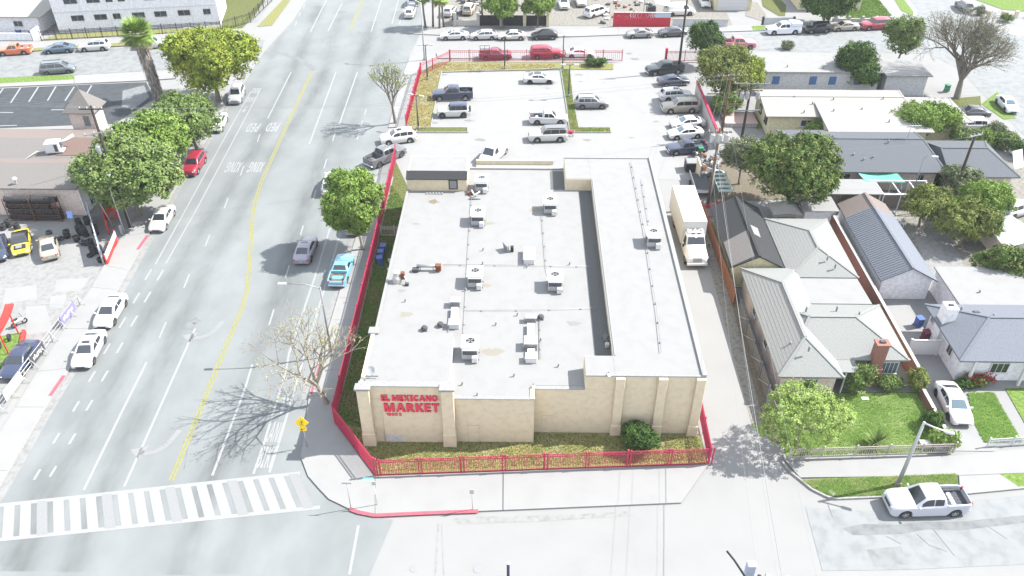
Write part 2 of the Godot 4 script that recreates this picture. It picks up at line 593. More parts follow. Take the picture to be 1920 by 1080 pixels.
	sheet("surface", GL([[-200, 178], [0, 166], [175, 158], [274, 154], [290, 185], [215, 232], [147, 234], [0, 240], [-260, 262]]), 0.008, M.lot_asphalt, wl)
	for k in [[[172, 160], [158, 183]], [[139, 163], [122, 189]], [[105, 162], [89, 189]], [[72, 163], [54, 191]], [[39, 164], [20, 193]], [[6, 166], [-8, 185]], [[96, 206], [130, 206]], [[0, 211], [25, 211]], [[0, 236], [32, 235]]]:
		stripe("stall_line", k, 0.22, 0.013, M.paint, wl)
	sheet("worn_patch", GL([[230, 170], [270, 160], [280, 182], [250, 205], [228, 200]]), 0.012, M.patch_asphalt, wl)
	var yard := setting("tyre_yard", "patched concrete yard of the tyre shop")
	sheet("surface", GL([[-200, 470], [0, 470], [140, 480], [198, 500], [125, 600], [40, 720], [-40, 850], [-250, 850]]), -0.012, M.gutter, yard)
	for k in [[[10, 540], [68, 535], [70, 560], [5, 570]], [[105, 525], [170, 520], [150, 545], [102, 548]], [[95, 555], [125, 552], [118, 578], [92, 575]], [[48, 575], [85, 572], [100, 620], [50, 628]]]:
		sheet("patch", GL(k), -0.006, M.pavement, yard)
	for k in [[[0, 524], [60, 531], [105, 520], [180, 512]], [[0, 500], [30, 510], [55, 498]], [[30, 573], [90, 570], [120, 572]]]:
		stripe("crack", k, 0.12, 0.0, M.mid_grey, yard)
	# pavements, each with its kerb; slabs parted by real joints
	walk("sidewalk", [[[-17.95, -50.3], [-17.95, -53.6], [-17.95, -57], [-17.95, -60.5], [-17.95, -64], [-17.95, -67.5], [-17.95, -71], [-17.95, -74.5], [-17.95, -78], [-17.95, -81.5], [-17.95, -85], [-17.95, -88]], [[-15.2, -50.3], [-15.2, -53.6], [-15.2, -57], [-15.25, -60.5], [-15.3, -64], [-15.35, -67.5], [-15.4, -71], [-15.45, -74.5], [-15.5, -78], [-15.55, -81.5], [-15.6, -85], [-15.65, -88]]])
	walk("sidewalk", [[[-18.05, -101.5], [-18.1, -106], [-18.15, -111], [-18.2, -116], [-18.2, -121], [-18.0, -126], [-16.5, -128.6]], [[-15.7, -101.5], [-15.7, -106], [-15.7, -111], [-15.7, -116], [-15.7, -120], [-14.2, -123.6], [-13.6, -126]]])
	# corner plaza
	var cw := setting("corner_sidewalk", "curved corner sidewalk with red kerb")
	var kerb := GL([[587, 752], [568, 831], [564, 857], [578, 894], [597, 916], [617, 937], [656, 956], [703, 968]])
	kerb[0] = Vector3(-17.95, 0, -50.27)
	var inner := [Vector3(-11.06, 0, -41.6), Vector3(-15.2, 0, -47.2), Vector3(-15.2, 0, -50.27)]
	var cpts := kerb + inner
	slab("paving", cpts, -0.02, 0.12, M.pavement, cw)
	var front := GL([[703, 968], [897, 960], [1200, 948], [1277, 944]])
	var back := [G(1328, 872), G(1160, 881), G(940, 888), Vector3(-11.06, 0, -41.58)]
	for k in [[0.0, 0.413, 0.0, 0.379], [0.4145, 1.0, 0.3805, 1.0]]:
		var f0: Vector3 = front[0].lerp(front[3], k[0])
		var f1: Vector3 = front[0].lerp(front[3], k[1])
		var b0: Vector3 = back[3].lerp(back[0], k[2])
		var b1: Vector3 = back[3].lerp(back[0], k[3])
		slab("slab", [f0 + Vector3(0.03, 0, 0), f1, b1, b0 + Vector3(0.03, 0, 0)], -0.02, 0.12, M.pavement, cw)
	var ks := st()
	stripe_into(ks, GL([[656, 956], [672, 962], [703, 968], [800, 963.5], [897, 960]], 0.0), 0.3, 0.125)
	put("red_kerb_paint", done(ks), M.red_kerb, cw)
	var kf := st()
	for p in [[[656, 956.5], [672, 962.7], [703, 969]], [[703, 969], [897, 961]]]:
		var q := GL(p)
		for i in q.size() - 1: bar(kf, q[i] + Vector3(0, 0.05, 0.01), q[i + 1] + Vector3(0, 0.05, 0.01), 0.03, 0.14)
	put("red_kerb_face", done(kf), M.red_kerb, cw)
	var k2 := st()
	stripe_into(k2, [Vector3(-17.82, 0, -50.5), Vector3(-17.82, 0, -54.5)], 0.22, 0.125)
	put("red_kerb_paint", done(k2), M.red_kerb, cw)
	put("drain_plate", box(Vector3(0.8, 0.02, 0.35)), mat("teal", lin(0.2, 0.55, 0.5), 0.7), cw, G(690, 898, 0.13))
	# gutter of the south street, stained
	for k in [[[850, 972], [900, 968], [1040, 966], [1180, 958], [1190, 966], [1000, 978], [860, 982]]]:
		sheet("stain", GL(k), -0.02, M.gutter, se)
	for p in [[776, 1066], [895, 1067]]:
		put("manhole_cover", lathe([[0.3, 0.0], [0.28, 0.012], [0, 0.012]], 14), M.mid_grey, se, G(p[0], p[1]) + Vector3(0, -0.02, 0))
	stripe("joint", [[822, 982], [816, 1078]], 0.12, -0.02, M.gutter, se)
	stripe("joint", [[828, 984], [832, 1078]], 0.06, -0.02, M.gutter, se)
	# west pavement
	walk("sidewalk", [pxw([[338, 338], [305, 394], [281, 437], [241, 509], [221, 545], [176, 618], [131, 692], [86, 765], [17, 884], [-80, 1050]]), pxw([[300, 338], [268, 394], [230, 445], [196, 498], [172, 540], [122, 618], [70, 698], [30, 765], [-45, 884], [-160, 1050]])])
	walk("sidewalk", [pxw([[470, 130], [428, 188], [391, 255], [338, 338]]), pxw([[440, 125], [392, 180], [352, 250], [300, 338]])])
	var red := setting("painted_kerb")
	for k in [[[277, 441], [258, 468]], [[120, 704], [94, 742]]]:
		var s := st()
		stripe_into(s, GL(k, 0.12), 0.35, 0.127)
		put("red_paint", done(s), M.red_kerb, red)
	# north pavements
	walk("sidewalk", [[[-14.0, -128.3], [-8, -128.5], [0, -128.6], [8, -128.7], [14, -128.8]], [[-13.6, -126.1], [-8, -126.1], [0, -126.1], [8, -126.1], [14, -126.1]]])
	walk("sidewalk", [pxw([[775, 64], [860, 68], [950, 69], [1050, 70], [1160, 66], [1240, 63], [1330, 61], [1450, 57]]), pxw([[800, 53], [870, 56], [950, 57], [1050, 57], [1160, 52], [1240, 52], [1330, 50], [1450, 48]])])
	walk("sidewalk", [pxw([[-100, 112], [0, 102], [72, 95], [250, 85], [330, 81], [470, 72]]), pxw([[-100, 96], [0, 86], [72, 80], [250, 69], [330, 64], [440, 55]])])
	walk("sidewalk", [pxw([[-100, 155], [0, 149], [140, 143], [275, 135], [330, 132]]), pxw([[-100, 172], [0, 164], [140, 158], [275, 152], [330, 148]])])
	# south-east corner
	var sc := setting("house_sidewalk")
	slab("paving", GL([[1466, 858], [1480, 870], [1790, 856], [1925, 842], [2100, 830], [2100, 875], [1925, 888], [1795, 893], [1500, 897]]), -0.02, 0.12, M.pavement, sc)
	var kk := GL([[1466, 866], [1480, 884], [1500, 900], [1522, 918], [1550, 932], [1565, 936], [1660, 932], [1800, 927], [1925, 915]])
	var kb := st()
	for i in kk.size() - 1: bar(kb, kk[i] + Vector3(0, 0.05, 0), kk[i + 1] + Vector3(0, 0.05, 0), 0.16, 0.16)
	put("kerb", done(kb), M.kerb, sc)
	slab("apron", GL([[1797, 886], [1870, 884], [1912, 914], [1800, 926]]), -0.02, 0.08, M.pavement, sc)

func pxw(list: Array) -> Array:
	var o := []
	for p in list:
		var g := G(p[0], p[1], 0.0)
		o.append([g.x, g.z])
	return o

func walk(called: String, rails: Array) -> void:        # rails: two polylines of [x, z]; a slab between each pair of points
	var w := setting(called)
	var a: Array = rails[0]
	var b: Array = rails[1]
	for i in a.size() - 1:
		var p := [Vector3(a[i][0], 0, a[i][1]), Vector3(a[i + 1][0], 0, a[i + 1][1]), Vector3(b[i + 1][0], 0, b[i + 1][1]), Vector3(b[i][0], 0, b[i][1])]
		var e: Vector3 = (p[1] - p[0]).normalized() * 0.012
		p[0] += e; p[3] += e; p[1] -= e; p[2] -= e
		slab("slab", p, -0.02, 0.12, M.pavement, w)
	var s := st()
	for i in a.size() - 1:
		bar(s, Vector3(a[i][0], 0.05, a[i][1]), Vector3(a[i + 1][0], 0.05, a[i + 1][1]), 0.14, 0.148)
	put("kerb", done(s), M.kerb, w)

func px_text(t: String, px: float, py: float, width: float, length: float, turn: float, y: float, m: Material, parent: Node) -> void:
	var tm := text_mesh(t, 1.0, 0.002)
	var box_ := tm.get_aabb().size
	var o := put("road_lettering", tm, m, parent, G(px, py) + Vector3(0, y, 0))
	var b := Basis(Vector3.UP, turn) * Basis(Vector3.RIGHT, -PI / 2)
	o.basis = b * Basis.from_scale(Vector3(width / maxf(box_.x, 0.1), length / maxf(box_.y, 0.1), 1))

func markings() -> void:
	var r := setting("road_markings")
	var Y := 0.009
	for k in [[[470, 172], [415, 270], [350, 390], [291, 496]], [[487, 170], [434, 270], [370, 390], [311, 494]]]:
		stripe("lane_line", k, 0.16, Y, M.paint, r)
	for k in [[[546, 135], [502, 222]], [[715, 0], [696, 59]], [[670, 135], [636, 234]], [[630, 135], [580, 270]], [[275, 679], [230, 769], [157, 919]], [[366, 616], [297, 770], [233, 912]], [[620, 424], [592, 515], [542, 662], [536, 697], [495, 831], [475, 889]], [[638, 437], [597, 580], [561, 700], [523, 831], [505, 886]], [[473, 683], [460, 727], [398, 892]], [[747, 0], [735, 45]], [[763, 0], [749, 45]], [[612, 0], [582, 60]], [[642, 5], [615, 58]], [[672, 985], [655, 1078]]]:
		stripe("lane_line", k, 0.2, Y, M.paint, r)
	for p in [[277.5, 515], [300, 516], [255, 559], [276, 557], [229, 605], [251, 602], [200, 654], [224, 652], [172, 706], [196, 705], [142, 762], [167, 760], [105, 822], [135, 823], [69, 890], [99, 884]]:
		var a := G(p[0] + 6.5, p[1] - 10)
		var b := G(p[0] - 5.5, p[1] + 10)
		var s := st()
		stripe_into(s, [a, b], 0.2, Y)
		put("lane_dash", done(s), M.paint, r)
	for p in [[485, 259, 7], [454, 320, 9], [424, 381, 10], [389, 451, 11], [350, 527, 13], [305, 619, 15], [566, 432, 9], [539, 509, 12], [509, 595, 15], [626, 257, 8], [610, 307, 9], [590, 365, 9], [570, 12, 4], [562, 27, 4], [555, 44, 4], [685, 210, 6], [678, 232, 6], [671, 256, 6]]:
		var slope: float = -0.43 * (1.0 - (p[0] - 300) / 900.0) if p[0] < 500 else -0.30
		var s := st()
		stripe_into(s, [G(p[0] - slope * p[2], p[1] - p[2]), G(p[0] + slope * p[2], p[1] + p[2])], 0.16, Y)
		put("lane_dash", done(s), M.paint, r)
	var yl := [[585, 134], [553, 202], [522, 270], [505, 308], [490, 340], [480, 372], [474, 400], [470, 462], [464, 540], [455, 575], [440, 610], [415, 670], [375, 770], [321, 901]]
	for e in [-0.13, 0.13]:
		for line in [yl, [[679, 0], [657, 56]]]:
			var q := []
			for p in GL(line): q.append(p + Vector3(e, 0, 0))
			var s := st()
			stripe_into(s, q, 0.15, Y)
			put("yellow_line", done(s), M.yellow_paint, r)
	# crosswalk
	var cross := setting("crosswalk")
	var u0 := G(-60, 954)
	var u1 := G(563, 887)
	var l0 := G(-60, 1018)
	var l1 := G(600, 951)
	var s1 := st()
	stripe_into(s1, [u0, u1], 0.32, Y)
	put("edge_line", done(s1), M.paint, cross)
	var s2 := st()
	stripe_into(s2, [l0, l1], 0.32, Y)
	put("edge_line", done(s2), M.paint, cross)
	for i in 21:
		var f := (i + 0.2) / 21.0
		var f2 := f + 0.031
		var s := st()
		var a := u0.lerp(u1, f)
		var b := u0.lerp(u1, f2)
		var c := l0.lerp(l1, f2 - 0.012)
		var d := l0.lerp(l1, f - 0.012)
		for v in [a, b, c, d]: v.y = Y
		a.y = Y + 0.004; b.y = Y + 0.004; c.y = Y + 0.004; d.y = Y + 0.004
		quad(s, a, b, c, d)
		put("bar", done(s), M.paint if i % 4 else M.old_paint, cross)
	# lettering for the traffic that comes towards the camera
	px_text("PED", 475, 239, 1.6, 2.6, PI, Y, M.paint, r)
	px_text("PED", 512, 238, 1.6, 2.6, PI, Y, M.paint, r)
	px_text("XING", 438, 313, 1.8, 2.6, PI, Y, M.paint, r)
	px_text("XING", 480, 313, 1.8, 2.6, PI, Y, M.paint, r)
	px_text("BIKE", 480, 170, 1.2, 1.8, PI, Y, M.paint, r)
	px_text("LANE", 470, 187, 1.2, 1.8, PI, Y, M.paint, r)
	px_text("BIKE", 500, 858, 1.3, 2.2, 0, Y, M.paint, r)
	px_text("LANE", 515, 811, 1.3, 2.2, 0, Y, M.paint, r)
	for k in [[459, 205, PI, 0.55], [533, 758, 0.0, 0.75]]:
		var s := st()
		for t in [[Vector3(-0.14, 0, 1.3), Vector3(0.14, 0, 1.3), Vector3(0.14, 0, -0.4), Vector3(-0.14, 0, -0.4)]]:
			quad(s, t[3], t[2], t[1], t[0])
		tri(s, Vector3(-0.5, 0, -0.4), Vector3(0, 0, -1.4), Vector3(0.5, 0, -0.4))
		put("arrow", done(s), M.paint, r, G(k[0], k[1]) + Vector3(0, Y, 0), Vector3(0, k[2], 0)).scale = Vector3.ONE * k[3] * 1.3
	for k in [[389, 628], [300, 842]]:                     # left-turn arrows, half worn away
		var s := st()
		var arc := []
		for i in 9:
			var t := PI * 0.5 + PI * 0.5 * i / 8.0
			arc.append(Vector3(1.2 + cos(t) * 1.5, 0, 1.0 - sin(t) * 1.7))
		arc.append(Vector3(-0.35, 0, 2.2))
		stripe_into(s, arc, 0.45, 0)
		tri(s, Vector3(1.0, 0, -1.4), Vector3(2.2, 0, -0.7), Vector3(1.0, 0, 0.1))
		put("arrow", done(s), M.old_paint, r, G(k[0], k[1]) + Vector3(0, Y, 0), Vector3(0, PI * 0.92, 0))

# ---------------------------------------------------------------- the market
func letters(t: String, x0: float, x1: float, y0: float, y1: float, z: float, depth: float, m: Material, parent: Node) -> void:
	var sizes := []
	var total := 0.0
	for i in t.length():
		if t[i] == " ":
			sizes.append(0.28)
			total += 0.28
			continue
		var bb := text_mesh(t[i], 1.0, 0.1).get_aabb().size
		sizes.append(bb.x + 0.12)
		total += bb.x + 0.12
	var k := (x1 - x0) / total
	var x := x0
	for i in t.length():
		var w: float = sizes[i] * k
		if t[i] != " ":
			var tm := text_mesh(t[i], 1.0, 1.0)
			var bb := tm.get_aabb()
			var sc := Vector3(w * 0.82 / bb.size.x, (y1 - y0) / bb.size.y, depth)
			var o := put("sign_letter", tm, m, parent)
			o.scale = sc
			put("stroke", tm, m, o, Vector3(0.04, 0.0, -0.06))
			o.position = Vector3(x + w * 0.5 - (bb.position.x + bb.size.x * 0.5) * sc.x, (y0 + y1) * 0.5 - (bb.position.y + bb.size.y * 0.5) * sc.y, z + depth * 0.5)
		x += w

func block(called: String, x0: float, x1: float, y0: float, y1: float, z0: float, z1: float, m: Material, parent: Node, r := 0.0) -> MeshInstance3D:
	var size := Vector3(x1 - x0, y1 - y0, absf(z1 - z0))
	return put(called, bevel(size, r) if r > 0 else box(size), m, parent, Vector3((x0 + x1) * 0.5, (y0 + y1) * 0.5, (z0 + z1) * 0.5))

func market() -> void:
	var b := thing("market_building", "flat roofed tan stucco market hall with red sign lettering", "building")
	var LOW := 4.9
	var HI := 6.4
	# body
	block("wall", -12.2, -5.2, 0, LOW, -45.2, -81.3, M.stucco, b)
	block("wall", -5.198, 1.05, 0, LOW - 0.003, -45.3, -81.25, M.stucco, b)
	block("wall", 1.052, 7.34, 0, LOW - 0.006, -46.45, -81.2, M.stucco, b)
	block("wall", 7.342, 14.05, 0, HI - 0.12, -46.5, -81.4, M.stucco, b)
	# raised front and rear pieces of the east wing
	block("wall", 4.95, 7.34, LOW - 0.01, HI - 0.12, -46.48, -48.8, M.stucco, b)
	block("wall", 4.52, 7.34, LOW - 0.01, HI - 0.12, -76.8, -81.38, M.stucco, b)
	# roofs: sheets with a raised rim
	block("roof", -12.15, 1.0, LOW, LOW + 0.03, -45.6, -81.2, M.roof_white, b)
	block("roof", 1.002, 7.34, LOW - 0.002, LOW + 0.026, -46.8, -81.1, M.roof_white, b)
	block("roof", 7.2, 14.0, HI - 0.12, HI - 0.08, -46.55, -81.35, M.roof_white, b)
	block("roof", 4.97, 7.19, HI - 0.12, HI - 0.083, -46.5, -48.75, M.roof_white, b)
	block("roof", 4.54, 7.19, HI - 0.12, HI - 0.083, -76.85, -81.33, M.roof_white, b)
	block("shade_grit_strip", 6.02, 7.3, LOW + 0.026, LOW + 0.034, -48.85, -76.7, M.roof_shade_grit, b)  # grit in the outline of the wing's shadow, deepening the shade by colour
	block("shade_grit_strip", 3.0, 4.5, LOW + 0.026, LOW + 0.034, -76.9, -80.9, M.roof_shade_grit, b)  # same darker grit where the raised rear block throws its shadow
	# coping on the rims
	for c in [[13.78, 14.16, HI + 0.1, -46.45, -81.5, 0.24], [7.3, 7.42, HI - 0.02, -48.8, -76.8, 0.1], [-12.32, -12.1, LOW + 0.22, -51.7, -81.4, 0.22], [4.9, 14.16, HI - 0.02, -46.42, -46.62, 0.12], [4.5, 14.16, HI + 0.02, -81.3, -81.5, 0.14], [-12.3, 4.5, LOW + 0.2, -81.2, -81.4, 0.2], [-5.2, 1.09, LOW + 0.06, -45.22, -45.6, 0.09], [1.1, 4.94, LOW + 0.05, -46.38, -46.75, 0.08]]:
		block("coping", c[0], c[1], c[2] - c[5], c[2], c[3], c[4], M.flashing, b, 0.02)
	# sign front, taller, with two pilasters
	block("sign_wall", -12.2, -5.2, LOW - 0.02, 6.2, -45.2, -45.55, M.stucco, b)
	block("sign_wall", -12.2, -11.9, LOW - 0.02, 6.2, -45.56, -51.6, M.stucco, b)
	block("sign_wall", -5.5, -5.2, LOW - 0.02, 5.5, -45.56, -47.2, M.stucco, b)
	block("roof", -11.9, -5.5, 5.9, 6.12, -45.56, -51.6, M.roof_white, b)
	block("wall", -11.9, -5.52, LOW + 0.03, 5.9, -45.6, -51.58, M.stucco_white, b)
	block("coping", -12.3, -5.1, 6.2, 6.3, -45.1, -45.7, M.flashing, b, 0.02)
	for x in [-12.15, -5.35]:
		var p := put("pilaster", bevel(Vector3(0.95, 6.15, 0.5), 0.03), M.stucco, b, Vector3(x + (0.25 if x < -10 else -0.2), 3.08, -45.0))
		put("plinth", bevel(Vector3(1.04, 1.5, 0.58), 0.04), M.stucco, p, Vector3(0, -2.33, 0.02))
		put("cap", bevel(Vector3(1.2, 0.22, 0.72), 0.03), M.flashing, p, Vector3(0, 3.19, 0))
	block("coping", -12.45, -11.6, 6.12, 6.3, -51.3, -52.1, M.flashing, b, 0.02)
	for x in [7.6, 10.85, 13.75]:
		var p := put("pilaster", bevel(Vector3(0.72, HI - 0.16, 0.36), 0.03), M.stucco, b, Vector3(x, (HI - 0.16) * 0.5, -46.35))
		put("plinth", bevel(Vector3(0.84, 1.25, 0.44), 0.04), M.stucco, p, Vector3(0, -2.5, 0.03))
	block("sign_wall", 0.75, 1.05, LOW, LOW + 0.12, -45.25, -46.4, M.stucco, b)
	# letters stand on the wall
	letters("EL MEXICANO", -10.65, -6.3, 4.74, 5.34, -45.2, 0.10, M.sign_red, b)
	letters("EL MEXICANO", -10.66, -6.31, 4.75, 5.35, -45.1, 0.03, M.sign_red, b)
	letters("MARKET", -10.55, -6.2, 3.58, 4.46, -45.2, 0.10, M.sign_red, b)
	letters("MARKET", -10.57, -6.22, 3.60, 4.48, -45.1, 0.03, M.sign_red, b)
	letters("1900 E", -10.42, -9.2, 3.08, 3.40, -45.2, 0.04, M.sign_red, b)
	# small doors and vents on the front
	for d in [[-3.7, -45.3], [2.1, -46.46]]:
		var s := st()
		for e in [-0.42, 0.42]: bx(s, Vector3(e, 1.0, 0), Vector3(0.03, 2.0, 0.03))
		bx(s, Vector3(0, 2.0, 0), Vector3(0.87, 0.03, 0.03))
		put("door_trim", done(s), mat("trim_tan", lin(0.42, 0.34, 0.24), 0.9), b, Vector3(d[0], 0, d[1] + 0.02))
		put("door", box(Vector3(0.8, 1.96, 0.03)), M.stucco, b, Vector3(d[0], 0.99, d[1] + 0.012))
	put("downpipe", tube_mesh([Vector3(-10.75, 0.3, -45.14), Vector3(-10.75, 3.6, -45.14)], [0.04]), M.stucco, b)
	put("repair_patch", box(Vector3(1.3, 0.7, 0.01)), M.stucco_grey, b, Vector3(-10.0, 0.6, -45.196))
	# penthouse at the rear west corner
	block("penthouse_wall", -12.25, -5.9, LOW, 6.5, -76.5, -81.35, M.stucco, b)
	block("penthouse_roof", -12.1, -6.05, 6.5, 6.54, -77.9, -81.2, M.roof_white, b)
	var ps := st()
	plate_into(ps, [Vector3(-12.3, 6.42, -76.3), Vector3(-5.85, 6.42, -76.3), Vector3(-5.85, 6.95, -77.2), Vector3(-12.3, 6.95, -77.2)], 0.08)
	plate_into(ps, [Vector3(-12.3, 6.95, -77.2), Vector3(-5.85, 6.95, -77.2), Vector3(-5.85, 6.5, -77.9), Vector3(-12.3, 6.5, -77.9)], 0.06)
	put("penthouse_mansard", done(ps), M.shingle_dark, b)
	var w := put("window", box(Vector3(0.95, 1.15, 0.08)), M.black, b, Vector3(-7.35, 5.72, -76.47))
	put("pane", box(Vector3(0.72, 0.92, 0.02)), M.mid_grey, w, Vector3(0, 0, 0.045))
	put("rear_parapet", box(Vector3(8.6, 0.5, 0.25)), M.stucco, b, Vector3(-0.9, 5.3, -82.3))
	put("rear_canopy", box(Vector3(8.6, 0.1, 1.2)), M.roof_cream, b, Vector3(-0.9, 5.0, -82.0))
	roof_gear()
	# rusty drip stains beside the units
	for k in [[1002, 394, 0.9, "stain_tan"], [916, 419, 0.8, "stain_tan"], [812, 378, 0.9, "stain_rust"], [912, 535, 0.6, "stain_tan"], [760, 590, 0.8, "stain_tan"], [925, 660, 1.1, "stain_tan"], [1075, 606, 0.8, "stain_grey"], [985, 655, 0.5, "stain_tan"], [752, 545, 0.5, "stain_grey"], [780, 420, 0.5, "stain_grey"]]:
		if not M.has(k[3]): mat(k[3], {"stain_tan": lin(0.165, 0.155, 0.13), "stain_rust": lin(0.13, 0.105, 0.075), "stain_grey": lin(0.15, 0.15, 0.147)}[k[3]], 0.95, M.concrete.albedo_texture, 0.4)
		var c = G(k[0], k[1], LOW + 0.034)
		var pts := []
		for i in 14:
			var a := TAU * i / 14.0
			pts.append(c + Vector3(cos(a) * k[2] * rng.randf_range(0.45, 1.0), 0, sin(a) * k[2] * 0.6 * rng.randf_range(0.4, 1.0)))
		sheet("stain", pts, LOW + 0.034, M[k[3]], b)

func pipe_run(label: String, pts: Array, r: float, m: Material, called := "roof_pipe") -> void:
	var t := thing(called, label, "pipe", pts[0])
	var local := []
	for p in pts: local.append(p - pts[0])
	put("pipe", tube_mesh(local, [r], 6), m, t)
	for i in local.size() - 1:
		var n := maxi(1, int((local[i + 1] - local[i]).length() / 2.2))
		for k in n:
			put("support_block", box(Vector3(0.13, 0.1, 0.12)), M.mid_grey, t, local[i].lerp(local[i + 1], (k + 0.5) / n) + Vector3(0, -0.1, 0))

func ac_unit(px: float, py: float, h: float, label: String, size := 1.0) -> void:
	var t := thing("air_conditioner", label, "air conditioner", G(px, py, h), 0, "rooftop air conditioning units with round fans")
	for e in [-0.5, 0.5]: put("rail", box(Vector3(1.3, 0.14, 0.1)), M.mid_grey, t, Vector3(0, 0.07, e * 0.8))
	put("housing", bevel(Vector3(1.15, 0.85, 1.05), 0.03), M.metal, t, Vector3(0, 0.58, 0))
	put("grille", box(Vector3(1.0, 0.34, 0.02)), M.grille, t, Vector3(0, 0.76, 0.53))
	put("panel", bevel(Vector3(0.42, 0.5, 0.30), 0.02), M.white_paint, t, Vector3(0.36, 0.32, 0.66))
	put("side_grille", box(Vector3(0.02, 0.5, 0.8)), M.grille, t, Vector3(-0.58, 0.6, 0))
	var top := put("top_cover", bevel(Vector3(1.3, 0.08, 1.5), 0.02), M.white_paint, t, Vector3(0, 1.05, -0.4))
	put("rear_housing", bevel(Vector3(1.1, 0.7, 0.5), 0.03), M.white_paint, t, Vector3(0, 0.52, -0.8))
	put("fan_ring", lathe([[0.40, 0.0], [0.40, 0.05], [0.34, 0.05], [0.32, 0.0]], 20), M.white_paint, top, Vector3(0, 0.04, -0.05))
	var well := put("fan_well", lathe([[0.33, 0.012], [0, 0.012]], 20), M.black, top, Vector3(0, 0.04, -0.05))
	var s := st()
	for k in 4:
		var a := TAU * k / 4 + 0.4
		var b := a + 0.7
		quad(s, Vector3(0, 0.02, 0), Vector3(cos(a) * 0.27, 0.02, sin(a) * 0.27), Vector3(cos(b) * 0.27, 0.035, sin(b) * 0.27), Vector3(cos(b) * 0.05, 0.035, sin(b) * 0.05))
	put("fan_blades", done(s), M.galvanised, well)
	t.scale = Vector3.ONE * size

